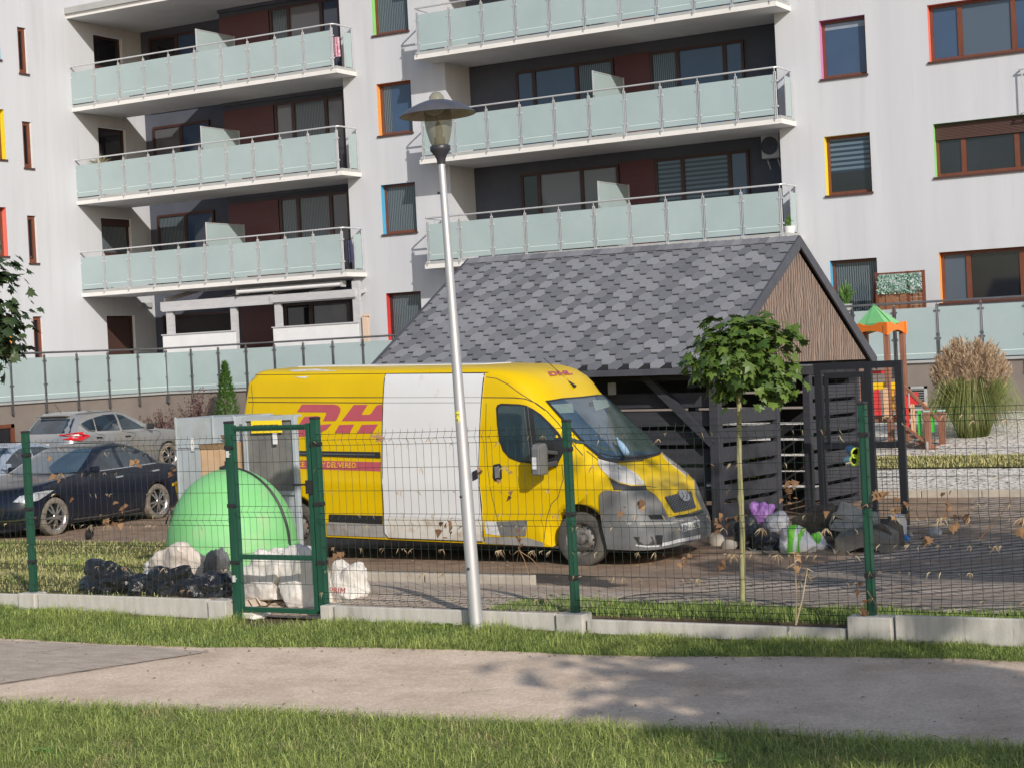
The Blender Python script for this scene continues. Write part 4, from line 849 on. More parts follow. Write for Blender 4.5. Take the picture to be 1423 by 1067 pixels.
pm('cardboard',(.36,.235,.14),(.46,.31,.20),scale=4,rough=.85); pm('board',(.20,.16,.12),(.28,.23,.18),scale=6,rough=.9,stretch=(1,6,6)); pm('bucket',(.50,.51,.54),(.58,.59,.62),scale=3,rough=.4); pm('plastic_blue',(.03,.16,.50),rough=.35); pm('clear_plastic',(.45,.47,.50),rough=.15,alpha=.6)
def blob(name,c,r,mat,label,cat,seed,amp=.22,fr=2.4,group=None,ears=0,flat=.0,sub=5,rotz=0,crease=1.0,facets=26):
    "crumpled bag: a rounded many-sided hull with ridged folds, flattened where it lies, with pinched corners"
    rnd=random.Random(seed); bm=bmesh.new(); bmesh.ops.create_icosphere(bm,subdivisions=sub,radius=1)
    of=Vector((seed*3.1,seed*1.7,seed*.9)); F=[(Vector((rnd.gauss(0,1),rnd.gauss(0,1),rnd.gauss(0,1))).normalized(),rnd.uniform(.74,1.0)) for _ in range(facets)]
    E=[(Vector((rnd.uniform(-1,1),rnd.uniform(-.9,.3),rnd.uniform(.5,1))).normalized(),rnd.uniform(.12,.34),rnd.uniform(.78,.92)) for _ in range(ears)]
    for v in bm.verts:
        n=v.co.normalized(); k=1.12
        for p_,d in F:
            dt=n.dot(p_)
            if dt>.2: k=min(k,d/dt)
        w_=n+Vector((noise.noise(n*3+of),noise.noise(n*3-of),noise.noise(n*3+of*2)))*.22
        rg=lambda f_: .5-abs(noise.noise(w_*f_+of))
        k+=amp*(noise.noise(n*fr*.6+of)*.7+crease*(rg(fr*1.3)*.45+rg(fr*2.9)*.26+rg(fr*6.1)*.13))
        for e,h_,cn in E:
            t=max(0,n.dot(e)-cn)/(1-cn); k+=h_*t**1.6*(1+.5*rg(9))
        p=n*k; z=p.z
        if z<-.45+flat: z=-.45+flat+(z+.45-flat)*.12
        p=Vector((p.x*r[0],p.y*r[1],(z+.5-flat)*r[2])); v.co=Matrix.Rotation(rotz,3,'Z')@p
    me=D.meshes.new(name); bm.to_mesh(me); bm.free(); me.polygons.foreach_set('use_smooth',[True]*len(me.polygons)); me.set_sharp_from_angle(angle=math.radians(42)); me.materials.append(M[mat]); o=link(name,me); o.location=c; ROOTM[o.name]=Matrix.Translation(c)
    if label: tag(o,label,cat,group)
    return o
def on_ground(px,py,guess=15.0):
    p=None; Y=guess
    for _ in range(30):
        g=gz((p.x if p else -10),Y); p=atZ(px,py,g); Y=Y*.5+p.y*.5
    p.z=gz(p.x,p.y); return p
def bagat(name,px,py,w,h,mat,label,cat,seed,dep=.8,Y=None,**k):
    c=on_ground(px,py) if Y is None else atY(px,py,Y); c.z=gz(c.x,c.y); s=FPX/((c-EYE).dot(CF)); hw=w/s/2*1.14; h*=.80; c.y+=hw*dep*.6; c.z=gz(c.x,c.y)-.01; return blob(name,tuple(c),(hw*.92,hw*dep,h/s*.74),mat,label,cat,seed,**k)
GB='bin bags heaped left of the gate'
bagat('bin_bag',146,827,82,46,'bag_black','shiny black bin bag with a twisted knot, leftmost of the heap by the gate','bin bag',1,group=GB,ears=3,amp=.35,fr=3,dep=.6,Y=13.05)
bagat('bin_bag',186,828,70,32,'bag_black','low slack black bin bag, second from the left of the heap','bin bag',2,group=GB,ears=1,amp=.3,fr=3,dep=.6,Y=13.05)
bagat('bin_bag',226,829,80,48,'bag_black','heavily creased black bin bag in front of the cream sack','bin bag',3,group=GB,ears=2,amp=.32,fr=3.4,dep=.6,Y=13.05)
bagat('bin_bag',280,831,74,42,'bag_black','torn black bin bag with silvery creases right of the creased one','bin bag',4,group=GB,ears=3,amp=.34,fr=3.2,dep=.6,Y=13.05)
bagat('bin_bag',301,815,36,34,'bag_black','small matt black bin bag against the left gate post','bin bag',6,group=GB,ears=1,amp=.15,dep=.7,Y=13.3)
bagat('rubble_sack',240,812,100,66,'sack_cream','wide cream sack with folded top behind the black bin bags','sack',7,ears=5,amp=.20,fr=2.6,dep=.5,Y=13.75)
bagat('rubble_sack',212,792,44,34,'sack_white','small pale sack behind the left edge of the cream sack','sack',8,ears=3,amp=.25,dep=.6,Y=14.2)
bagat('rubble_sack',292,808,52,52,'bag_grey','grey translucent sack between the cream sack and the gate post','sack',9,ears=4,amp=.28,fr=3,dep=.6,Y=13.7)
bagat('rubble_sack',364,845,78,74,'sack_white','tall white woven sack behind the left half of the gate','sack',10,ears=4,amp=.16,fr=2.2,dep=.6,Y=13.15)
bagat('rubble_sack',414,846,76,90,'sack_white','plump white woven sack behind the right half of the gate','sack',23,ears=4,amp=.12,fr=2.0,dep=.7,Y=13.1)
sk=bagat('rubble_sack',480,822,58,56,'sack_white','white sack with red print and open ears right of the gate','sack',12,ears=4,amp=.15,fr=2.2,dep=.6,Y=13.3)
sc_=blob('cement_bag',tuple(atY(353,858,12.88)),(.17,.11,.07),'sack_white','flat white bag lying on the ground under the gate','bag',13,amp=.12,flat=.1)
# lettering on the right-hand sack
pm('print_red',(.45,.06,.05),rough=.6); vs,fs=textmesh('PRIM',.075,spacing=1.15); mb=MB(); c0=sk.location; sz=.0
ds=D.objects.get(sk.name).data; 
def onsack(v):
    x=v.x-.13; z=v.y+.10; best=-9
    for q in ds.vertices:
        if abs(q.co.x-x)<.035 and abs(q.co.z-z)<.035 and q.co.y<0: best=max(best,-q.co.y)
    if best<0: best=.12
    return (x,-best-.008,z)
mb.add([onsack(v) for v in vs],fs); mb.build('lettering','print_red',sk,local=True)
# green recycling igloo
pm('igloo_green',(.17,.48,.17),(.23,.54,.23),scale=1.6,rough=.55,spec=.35,col3=(.40,.47,.29),scale3=1.3,thr3=(.55,.8),bump=.08,bscale=14)
ig0=atY(323,760,15.7); gb_=gz(ig0.x,15.7); ig=thing('recycling_igloo','big round green plastic recycling igloo behind the gate and the bags','recycling container',(ig0.x,15.7,gb_))
s=FPX/((ig0-EYE).dot(CF)); R=90.5/s; zt=atY(325,650,15.7).z-gb_
pr=[(R*.93,0),(R,.06),(R*1.0,zt*.30)]+[(R*math.cos(a),zt*.30+zt*.70*math.sin(a)) for a in [i*PI/2/14 for i in range(1,15)]]
mb=MB(); mb.lathe(pr,(ig0.x,15.7,gb_),48); mb.build('shell','igloo_green',ig,smooth=50)
mb=MB(); pp=[]
for i in range(17):
    a=i*PI/2/16; pp.append(Vector((ig0.x,15.7,gb_))+Vector((math.cos(.12),math.sin(.12),0))*(R*math.cos(a)+.012)+Vector((0,0,zt*.30+zt*.70*math.sin(a))))
pp=[pp[0]+Vector((0,0,-zt*.28))]+pp; mb.tube(pp,.016,6); mb.build('seam','black_trim',ig)
mb=MB(); mb.lathe([(R*1.0,zt*.29),(R*1.018,zt*.295),(R*1.018,zt*.32),(R*.998,zt*.33)],(ig0.x,15.7,gb_),48); mb.build('rim','igloo_green',ig,smooth=30)
mb=MB(); mb.lathe([(.0,0),(.10,0),(.10,.04),(.04,.06),(.04,.10),(0,.10)],(ig0.x,15.7,gb_+zt-.02),14); mb.build('lifting_cap','black_trim',ig)
mb=MB(); a=-2.4; d=Vector((math.cos(a),math.sin(a),0)); mb.lathe([(0,0),(.11,0),(.11,.012),(0,.012)],Vector((ig0.x,15.7,gb_+zt*.62))+d*(R*.93),18,ax=(d+Vector((0,0,.35))).normalized()); mb.build('throw_in_hole','black',ig)
# grey metal cabinet with an open compartment
pm('cabinet_grey',(.33,.37,.40),(.39,.43,.46),scale=2,rough=.45,spec=.5,col3=(.30,.31,.28),scale3=2.2,thr3=(.5,.75),bump=.06,bscale=8); pm('cabinet_inner',(.13,.13,.13),(.20,.195,.18),scale=3,rough=.7)
YC=17.0
def cx(px,py): return atY(px,py,YC)
c0=cx(243,580); c1=cx(341,577); c2=cx(412,575); zb=gz(c1.x,YC)
cb=thing('metal_cabinet','pale grey metal cabinet with a yellow notice and an open bay behind the igloo','cabinet',(c1.x,YC,zb)); zt=cx(340,578).z
mb=MB(); mb.box(c0.x,c1.x-.16,YC,YC+.75,zb,zt-.0); 
for x in (c0.x,lerp(c0.x,c1.x-.16,.62),c1.x-.19): mb.box(x,x+.03,YC-.02,YC-.002,zb,zt+.015)
mb.box(c0.x,c1.x-.16,YC-.015,YC-.002,lerp(zb,zt,.80),lerp(zb,zt,.82)); mb.build('body','cabinet_grey',cb,bevel=.006)
mb=MB(); x0,x1=c1.x-.02,c2.x
for (a,b,z0,z1) in ((x0,x0+.05,zb,zt),(x1-.05,x1,zb,zt),(x0+.05,x1-.05,zt-.06,zt),(x0+.05,x1-.05,zb+.5,zb+.56),(x0+.05,x1-.05,zb+.9,zb+.95)): mb.box(a,b,YC-.05,YC+.02,z0,z1)
mb.box(x0,x1,YC+.021,YC+.10,zt-.03,zt); mb.build('frame','cabinet_grey',cb,bevel=.005)
mb=MB(); mb.box(x0+.05,x1-.05,YC-.02,YC-.0,zb+.95,zt-.06); mb.build('door_panel','cabinet_inner',cb); mb=MB(); mb.box(x0+.05,x1-.05,YC-.024,YC-.0,zb,zb+.9); mb.build('door_panel','cabinet_grey',cb)
mb=MB(); mb.box(c1.x-.16,x0,YC+.5,YC+.75,zb,zt-.02); mb.build('back_panel','black_trim',cb)
pm('notice_yellow',(.85,.62,.01),(.90,.68,.03),scale=8,rough=.5); n0=cx(353,584); n1=cx(396,600); mb=MB(); mb.box(n0.x,n1.x,YC-.062,YC-.052,n1.z,n0.z); nt_=mb.build('notice','notice_yellow',cb)
mb=MB(); 
for r_ in range(2):
    x=n0.x+.03
    while x<n1.x-.05: w_=random.uniform(.008,.022); mb.box(x,x+w_,YC-.064,YC-.0625,n0.z-.085-.0*r_,n0.z-.05); x+=w_+.008
mb.build('print','black_trim',nt_)
mb=MB(); p=cx(387,608); mb.box(p.x-.03,p.x+.035,YC-.075,YC-.068,p.z-.07,p.z+.06); mb.build('label','white_paint',cb); mb=MB(); p=cx(269,617); mb.box(p.x-.025,p.x+.025,YC-.024,YC-.0195,p.z-.08,p.z+.08); mb.build('label','white_paint',cb)
for i,(px,py,w_,h_,dy,rz,lb) in enumerate(((303,656,.34,.50,-.55,.25,'tall brown cardboard box left of the gate post, behind the igloo'),(330,652,.22,.62,.08,-.1,'upright folded cardboard in the open bay of the grey cabinet'),(338,650,.14,.40,.20,.3,'dark brown cardboard wedged deep in the cabinet bay'))):
    p=atY(px,py,YC+dy); g=gz(p.x,YC+dy); b=MB(); b.box(-w_/2,w_/2,-.10,.10,0,p.z+h_*.55-g); 
    b.add([(-w_/2,-.10,p.z+h_*.55-g),(w_/2,-.10,p.z+h_*.55-g),(w_/2+.03,-.17,p.z+h_*.72-g),(-w_/2+.02,-.17,p.z+h_*.70-g)],[(0,1,2,3)]); o=b.build('cardboard_box','cardboard',None,local=True); o.location=(p.x,YC+dy,g); o.rotation_euler=(0,0,rz); tag(o,lb,'cardboard box')
YY=17.2; p=atY(256,668,YY); g=gz(p.x,YY); pm('crate_yellow',(.85,.48,.01),(.90,.55,.02),rough=.45)
t=thing('yellow_trolley','yellow plastic trolley with crossed metal handle rods between the dark car and the igloo','trolley',(p.x,YY,g)); a=atY(242,672,YY); b=atY(271,655,YY); c=atY(249,682,YY)
mb=MB(); mb.prism([(a.x,YY,a.z),(b.x,YY,b.z),(b.x-.03,YY,c.z-.35),(a.x+.1,YY,c.z-.35)],(0,.4,0)); mb.prism([(a.x-.02,YY-.02,a.z+.01),(b.x+.02,YY-.02,b.z+.01),(b.x+.02,YY-.02,b.z-.03),(a.x-.02,YY-.02,a.z-.03)],(0,.44,0)); mb.build('tub','crate_yellow',t,bevel=.01)
for q0,q1 in (((243,603),(256,675)),((243,605),(271,655))): mb=MB(); mb.tube([atY(*q0,YY),atY(*q1,YY)],.010,6); mb.build('handle_rod','steel',t)
mb=MB(); mb.tube([(a.x+.12,YY+.1,c.z-.34),(a.x+.12,YY+.1,g)],.02,6); mb.tube([(b.x-.05,YY+.3,c.z-.34),(b.x-.05,YY+.3,g)],.02,6); mb.build('legs','steel',t)
# heap in front of the shed
G2='rubbish heaped in front of the bin shed'
def heap(px,py,w,h,mat,label,cat,seed,name='bin_bag',**k): return bagat(name,px,py,w,h,mat,label,cat,seed,group=G2,**k)
heap(1036,762,46,40,'bag_black','black bin bag at the left end of the heap, under the young maple','bin bag',41,ears=2,amp=.2); heap(1062,764,52,30,'bag_black','black bin bag below the white bag in the shed heap','bin bag',42,ears=1,amp=.2); heap(1092,765,40,24,'bag_black','black bin bag left of the green and white carrier','bin bag',43,amp=.2)
o=heap(1056,742,34,32,'bag_purple','crumpled purple bag on top of the heap by the shed','bag',44,ears=2,amp=.25,fr=3); o.location.z+=.16
o=heap(1076,752,38,26,'bag_white','white bag between the purple bag and the green carrier','bag',45,ears=3,amp=.25); o.location.z+=.14
cg=heap(1104,768,52,42,'bag_white','white carrier bag with bright green stripes at the front of the heap','carrier bag',46,ears=2,amp=.18,name='carrier_bag')
cg.data.materials.append(M['bag_green'])
for p_ in cg.data.polygons:
    x=p_.center.x
    if -.06<x<.03 or .075<x<.115: p_.material_index=1
cw=heap(1131,764,32,28,'bag_white','round white bag with a green patch right of the green striped carrier','carrier bag',47,amp=.14,name='carrier_bag'); cw.data.materials.append(M['bag_green'])
for p_ in cw.data.polygons:
    if p_.center.z>.10 and p_.center.y<0 and abs(p_.center.x)<.09: p_.material_index=1
def slab_(name,pxs,Yd,th,mat,label,cat,wave=.03,dep=.5,seed=1):
    "folded floor covering: top edge read off the photo, given depth and thickness"
    mb=MB(); P=[atY(x,y,Yd) for x,y in pxs]; n=len(P)
    def fn(a,b):
        t=a*(n-1); i=min(int(t),n-2); p=P[i].lerp(P[i+1],t-i); return p+Vector((0,dep*b,wave*math.sin(b*7+seed+a*3)+.05*b))
    o=MB(); o.grid(fn,18,8); k=len(o.v); o.v+=[(x,y,z-th) for x,y,z in o.v]; o.f+=[tuple(i+k for i in f_[::-1]) for f_ in o.f]; o.m=[0]*len(o.f)
    W_=9
    for i in range(18):
        for (q,r) in ((i*W_,(i+1)*W_),(i*W_+8,(i+1)*W_+8)): o.f.append((q,r,r+k,q+k)); o.m.append(0)
    for j in range(8):
        for b_ in (0,18*W_): o.f.append((b_+j,b_+j+1,b_+j+1+k,b_+j+k)); o.m.append(0)
    ob=o.build(name,mat,smooth=50); tag(ob,label,cat,G2); return ob
YH=22.0
slab_('carpet_piece',[(1100,722),(1118,712),(1145,708),(1168,716)],YH+.3,.30,'carpet_brown','dark brown carpet bundle in the middle of the shed heap','carpet',seed=2)
slab_('carpet_piece',[(1152,728),(1158,707),(1170,709),(1185,718),(1206,724)],YH+.1,.06,'felt','pale grey felt mat folded over the right part of the heap','mat',wave=.05,seed=3)
slab_('carpet_piece',[(1153,727),(1170,730),(1190,735),(1212,737)],YH-.1,.05,'felt','second pale felt fold under the top grey mat','mat',seed=4)
slab_('carpet_piece',[(1160,746),(1176,744),(1196,738),(1214,742),(1232,752)],YH-.6,.20,'carpet','dark grey carpet roll at the right foot of the heap','carpet',wave=.02,seed=5)
slab_('carpet_piece',[(1206,736),(1222,732),(1238,744),(1240,758)],YH-.3,.12,'carpet_brown','dark carpet end right of the fence post in the heap','carpet',seed=6)
p=on_ground(1249,748,21); b=MB(); b.lathe([(0,0),(.10,0),(.125,.30),(.135,.30),(.135,.315),(.12,.31),(.095,.02),(0,.02)],tuple(p),20); o=b.build('bucket','bucket',smooth=40); tag(o,'pale grey plastic bucket right of the heap, on the dark paving','bucket',None)
p=on_ground(1256,752,20); blob('plastic_scrap',tuple(p),(.08,.05,.06),'plastic_blue','crumpled blue plastic scrap lying by the grey bucket','scrap',51,amp=.4,sub=3); p=on_ground(1299,744,21); blob('plastic_bottle_scrap',tuple(p),(.10,.06,.07),'clear_plastic','clear crushed plastic container lying on the paving right of the bucket','scrap',52,amp=.3,sub=3)
for q0,q1,w_,lb in (((1262,736),(1310,730),.07,'long narrow board lying on the paving right of the bucket'),((1262,742),(1328,741),.10,'dark flat board below the longer one, on the paving')):
    a=on_ground(*q0,21); b=on_ground(*q1,21); m_=MB(); m_.bar(a+Vector((0,0,.03)),b+Vector((0,0,.03)),w_,.025); tag(m_.build('loose_board','board'),lb,'board')
for px,py,w_,h_,lb in ((997,757,.17,.12,'pale stone lying under the nose of the van'),(1014,762,.13,.09,'smaller grey stone at the left end of the heap')):
    p=on_ground(px,py,20); blob('stone',tuple(p),(w_,w_*.7,h_),'concrete_kerb',lb,'stone',int(px),amp=.25,sub=2,fr=1.6)
p=on_ground(1058,769,20); m_=MB(); m_.obox(p+Vector((0,0,.02)),(.21,.02,0),(-.02,.08,0),(0,0,.012)); tag(m_.build('loose_board','board'),'short board lying in front of the black bags of the shed heap','board')
random.seed(44); pm('scrap_grey',(.10,.095,.09),(.34,.33,.31),island=True,rough=.8,ramp=(0,1)); G3='torn scraps in the heap by the shed'
for i in range(26):
    px_=random.uniform(1040,1300); p=on_ground(px_,random.uniform(744,772) if px_<1240 else random.uniform(738,752),21); m_=MB(); w_,h_=random.uniform(.06,.2),random.uniform(.04,.14); a_=random.uniform(0,PI); e1=Vector((math.cos(a_),math.sin(a_),random.uniform(-.1,.5)))*w_; e2=Vector((-math.sin(a_),math.cos(a_),random.uniform(0,.7)))*h_; z_=Vector((0,0,.02))
    m_.grid(lambda u,v: p+z_+e1*(u-.5)+e2*v+Vector((0,0,.03*math.sin(u*5+i)*math.cos(v*4))),4,3); tag(m_.build('scrap',['scrap_grey','carpet_brown','bag_black','felt','board'][i%5],smooth=60),'small torn scrap lying in the rubbish heap by the shed','scrap',G3)
# pair of shoes hung on the fence
pm('shoe_blue',(.02,.10,.25),rough=.5); pm('shoe_cyan',(.25,.50,.62),rough=.5); pm('shoe_lime',(.55,.68,.08),rough=.5)
for px,py,mt,lb,rz in ((1186,627,'shoe_blue','dark blue slip-on shoe with lime rim hung on the fence, upper one',.5),(1184,639,'shoe_cyan','light blue slip-on shoe with lime rim hung on the fence, lower one',-.15)):
    c=atY(px,py,YFE+.05); t=thing('shoe',lb,'shoe',tuple(c)); m_=MB(); d=Vector((math.cos(rz),-.75,math.sin(rz)*-.6)).normalized()
    pr=[(0,-.09),(.022,-.085),(.035,-.05),(.038,0),(.040,.035)]; m_.lathe(pr,c,16,ax=d); m_.build('upper',mt,t,smooth=60); m_=MB(); m_.lathe([(.040,.030),(.046,.036),(.040,.046),(.032,.040),(.03,.0)],c,16,ax=d); m_.build('rim','shoe_lime',t,smooth=60); m_=MB(); m_.lathe([(0,.01),(.031,.012)],c,16,ax=d); m_.build('lining','black',t)
# jackdaw on the lawn
pm('bird',(.018,.018,.022),(.05,.05,.06),scale=8,rough=.6); p=on_ground(127,750,18); bd=thing('jackdaw','small dark jackdaw standing on the lawn in front of the dark car','bird',tuple(p))
m_=MB(); ax_=Vector((.55,-.3,.45)).normalized(); c=p+Vector((-.04,0,.10)); m_.lathe([(0,-.26),(.022,-.22),(.028,-.13),(.062,-.06),(.075,.01),(.066,.07),(.040,.115)],c,14,ax=ax_); m_.lathe([(.040,-.03),(.046,.0),(.047,.03),(.036,.062),(.014,.075),(.008,.10),(0,.125)],c+ax_*.135,14,ax=Vector((.85,-.45,.12)).normalized()); 
for k in (-.02,.02): m_.tube([c+Vector((k,0,-.02)),p+Vector((k,0,0))],.004,4)
m_.build('body','bird',bd,smooth=80)
# ================================================================ THINGS ON BALCONIES AND TERRACE
pm('ac_grey',(.45,.45,.47),(.50,.50,.52),rough=.5); a=atY(1057,187,YB-.35); b=atY(1083,219,YB-.35); t=thing('air_conditioner','grey outdoor air conditioner unit on the loggia wall under the upper right balcony','air conditioner',((a.x+b.x)/2,YB-.2,b.z)); m_=MB(); m_.box(a.x,b.x,YB-.35,YB-.06,b.z,a.z); m_.build('casing','ac_grey',t,bevel=.015); m_=MB(); r_=(a.z-b.z)*.33; c=Vector((lerp(a.x,b.x,.48),YB-.352,(a.z+b.z)/2)); m_.lathe([(0,.0),(.04,.004),(.04,.01),(r_*.3,.004),(r_,.004),(r_,.014),(r_+.02,.014),(r_+.02,0)],c,24,ax=(0,-1,0)); m_.build('fan_grille','plaster_grey',t,smooth=30); m_=MB(); m_.bar((a.x+.1,YB-.2,b.z-.03),(a.x+.1,YB,b.z-.25),.03,.03); m_.bar((b.x-.1,YB-.2,b.z-.03),(b.x-.1,YB,b.z-.25),.03,.03); m_.build('bracket','ac_grey',t)
pm('leaf_plain',(.06,.15,.03),(.16,.30,.06),island=True,rough=.5,trans=.2,ramp=(0,1)); pm('leaf_dry',(.20,.19,.10),(.38,.36,.22),island=True,rough=.7,trans=.2,ramp=(0,1))
def potplant(px,py,Y,w,h,potc,label,leafm='leaf_plain',n=60,pot=(.16,.16),seed=1,thin=.03,name='potted_plant'):
    random.seed(seed); p=atY(px,py,Y); t=thing(name,label,'plant',tuple(p)); m_=MB(); m_.lathe([(0,0),(pot[0]*.75,0),(pot[0],pot[1]),(pot[0]*.9,pot[1]),(0,pot[1]*.9)],p,14); m_.build('pot',potc,t,smooth=40); m_=MB(); b=p+Vector((0,0,pot[1]))
    for i in range(n):
        a=random.uniform(0,2*PI); R=random.random(); e=b+Vector((math.cos(a)*w*R,math.sin(a)*w*R*.6,h*random.uniform(.4,1)*(1-.4*R))); blade(m_,[b+Vector((math.cos(a)*.05,0,0)),b.lerp(e,.55)+Vector((0,0,h*.12)),e],thin)
    m_.build('foliage',leafm,t)
potplant(139,243,YF+.2,.55,.55,'slab_grey','dry wispy grass in a pot at the left end of the middle left balcony','leaf_dry',90,seed=2,thin=.012)
potplant(1097,325,YF+.45,.13,.34,'white_paint','leafy plant in a white pot at the right end of the lowest right balcony','leaf_plain',40,pot=(.17,.18),seed=3)
potplant(1176,432,YF+.5,.32,.62,'slab_grey','bushy green plant on the terrace beside the wooden screen','leaf_plain',90,seed=4,thin=.028)
# wooden screen with artificial hedge
pm('screen_wood',(.20,.085,.04),(.29,.135,.065),scale=5,rough=.6,stretch=(.5,1,7)); pm('hedge_mint',(.06,.20,.14),(.34,.50,.42),island=True,rough=.5,ramp=(0,1))
YX=YF+.30; a=atY(1216,380,YX); b=atY(1285,382,YX); zt=a.z; zb=H-.62; t=thing('privacy_screen','brown woven wooden privacy screen with a strip of mint artificial hedge on the terrace','screen',((a.x+b.x)/2,YX,zb))
m_=MB(); 
for x in (a.x,lerp(a.x,b.x,.63),b.x-.07): m_.box(x,x+.07,YX-.03,YX+.03,zb,zt)
m_.box(a.x+.07,b.x-.07,YX-.025,YX+.025,zt-.05,zt-.005); m_.bar((a.x+.02,YX+.02,zt),(a.x-.35,YX+.55,zb+.2),.08,.05); m_.build('frame','wood_frame',t)
m_=MB(); z=zb+.02
while z<zt-.5:
    for x0,x1 in ((a.x+.07,lerp(a.x,b.x,.63)),(lerp(a.x,b.x,.63)+.07,b.x-.07)):
        k=4
        for i in range(k): xa_,xb_=lerp(x0,x1,i/k),lerp(x0,x1,(i+1)/k); s_=.012 if (i+int(z*20))%2 else -.012; m_.box(xa_,xb_,YX-.008+s_,YX+.008+s_,z,z+.085)
    z+=.09
m_.build('woven_slats','screen_wood',t)
m_=MB(); random.seed(6)
for i in range(900):
    p=Vector((random.uniform(a.x+.07,b.x-.09),YX-.04+random.uniform(-.03,.02),random.uniform(zt-.50,zt-.06))); d=Vector((random.uniform(-1,1),-.5,random.uniform(-1,1))).normalized(); s_=d.cross(Vector((0,1,.2))).normalized(); L=.055; m_.add([p,p+d*L*.5+s_*L*.35,p+d*L,p+d*L*.5-s_*L*.35],[(0,1,2,3)])
m_.build('artificial_hedge','hedge_mint',t)
# conservatory (timber frame) and awning on the left terrace
YP=YF+.35; t=thing('conservatory','white and grey timber frame enclosure with a stepped beam on the left terrace','conservatory',(atY(300,470,YP).x,YP,H-.65)); 
def pq(x,y): return atY(220+x/4.743,370+y/4.743,YP)
zf=H-.66
for x0,x1,y0 in ((55,97,262),(480,517,275),(768,808,205),(1280,1325,100)):
    p,q=pq(x0,y0),pq(x1,y0); m_=MB(); m_.box(p.x,q.x,YP-.05,YP+.06,zf,p.z); m_.build('post','grey_timber',t)
def beam(x0,y0,x1,y1,hh,yo=0): p,q=pq(x0,y0),pq(x1,y1); m_=MB(); m_.box(p.x,q.x,YP-.09+yo,YP+.09+yo,(p.z+q.z)/2-hh,(p.z+q.z)/2); m_.build('beam','grey_timber',t)
beam(25,236,765,188,.26); beam(40,275,770,248,.07,-.03); beam(752,195,1312,150,.22,-.05); beam(815,222,1310,192,.10)
for x in (40,400,760,1000,1290): p=pq(x,215 if x<760 else 170); m_=MB(); m_.bar((p.x,YP,p.z-.05),(p.x,YB,p.z+.30),.05,.12); m_.build('rafter','grey_timber',t)
for x0,x1,y in ((38,517,450),(765,1328,398)):
    p,q=pq(x0,y),pq(x1,y); zz=(pq((x0+x1)/2,y-((x1-x0)*.012)).z); m_=MB(); m_.box(p.x,q.x,YP-.07,YP-.04,zf,zz); m_.build('parapet_panel','white_paint',t); m_=MB(); m_.box(p.x-.03,q.x+.03,YP-.10,YP+.05,zz,zz+.035); m_.build('parapet_rail','grey_timber',t)
A=pq(548,170);B=pq(1240,120); zz=(A.z+B.z)/2; t=thing('awning','rolled white awning cassette under the lowest left balcony','awning',((A.x+B.x)/2,YP-.15,zz)); m_=MB(); m_.tube([(A.x,YP-.18,zz),(B.x,YP-.18,zz)],.062,14); m_.build('cassette','white_paint',t,smooth=60); m_=MB(); m_.box(A.x+.02,B.x-.02,YP-.11,YP-.03,zz+.02,zz+.10); m_.box(A.x-.01,A.x+.03,YP-.25,YP-.04,zz-.08,zz+.09); m_.box(B.x-.03,B.x+.01,YP-.25,YP-.04,zz-.08,zz+.09); m_.build('bracket','slab_grey',t)
a=atX(193,424,XW); m_=MB(); m_.box(XW,XW+.10,a.y-.0,a.y+.55,a.z-.09,a.z+.07); tag(m_.build('wall_lamp','slab_grey',bevel=.02),'small grey wall lamp above the brown shutter door on the white wing','wall lamp')
pm('post_cream',(.62,.47,.36),rough=.7); a=atY(506,440,YF+.25); b=atY(511,474,YF+.25); m_=MB(); m_.box(a.x-.05,b.x+.04,YF+.22,YF+.32,H-.66,a.z); m_.box(a.x-.03,b.x+.09,YF+.2,YF+.33,a.z,a.z+.06); tag(m_.build('cream_post','post_cream'),'short cream wooden post on the terrace right of the conservatory','post')
pm('cloth_navy',(.02,.025,.07),(.05,.05,.10),rough=.9); pm('cloth_pink',(.45,.12,.22),(.60,.45,.50),scale=20,rough=.9)
for (px,py,zz,mt,lb,h_) in ((487,350,zrL[2],'cloth_navy','navy clothes hanging at the right end of the lowest left balcony',.62),(469,66,zrL[0],'cloth_pink','pink patterned cloth hanging at the right end of the top left balcony',.55)):
    p=atY(px,py,YF+.35); m_=MB(); m_.grid(lambda a,b: (p.x-.09+.18*a,YF+.3+.03*math.sin(a*14)+.02*b,p.z+h_/2-h_*b),10,6); tag(m_.build('laundry',mt,smooth=180),lb,'laundry')
# ================================================================ PLAYGROUND TOWER
for n_,c in dict(play_orange=(.85,.20,.015),play_green=(.20,.55,.22),play_red=(.72,.05,.05),play_yellow=(.88,.55,.02),play_beige=(.72,.45,.27),play_lime=(.07,.55,.08),play_blue=(.05,.13,.5)).items(): pm(n_,c,tuple(k*.92 for k in c),scale=4,rough=.4)
pm('play_post',(.20,.085,.055),(.28,.13,.085),scale=4,rough=.5,stretch=(3,3,.5)); pm('play_cap',(.35,.55,.50),rough=.5)
b0=atZ(1288,638,-.22); YA=b0.y; sA=FPX/((b0-EYE).dot(CF))
pl=thing('play_tower','wooden climbing tower with a mint roof, orange frame and coloured panels behind the shed door','play tower',(b0.x-1.2,YA,-.22))
def P3(x,y,d=0): return atY(x,y,YA+d)
R_=P3(1252,460).x-P3(1183,460).x; xL,xR=P3(1200,470).x,P3(1251,470).x; D2=1.15
posts=[(xL,.9),(P3(1232,470).x,0),(xR,.75),(P3(1176,480).x,.3)]
for x,d in ((P3(1232,470).x,0),(P3(1254,470,.95).x,.95),(P3(1203,470,1.25).x,1.25),(P3(1190,470,.3).x,.3)):
    m_=MB(); zt=P3(1230,452,d).z; g=gz(x,YA+d)
    m_.box(x-.055,x+.055,YA+d-.055,YA+d+.055,g-.1,zt); m_.build('post','play_post',pl,bevel=.012)
x0,x1=P3(1185,455).x,P3(1237,455).x; z0,z1=P3(1210,467).z,P3(1210,449).z
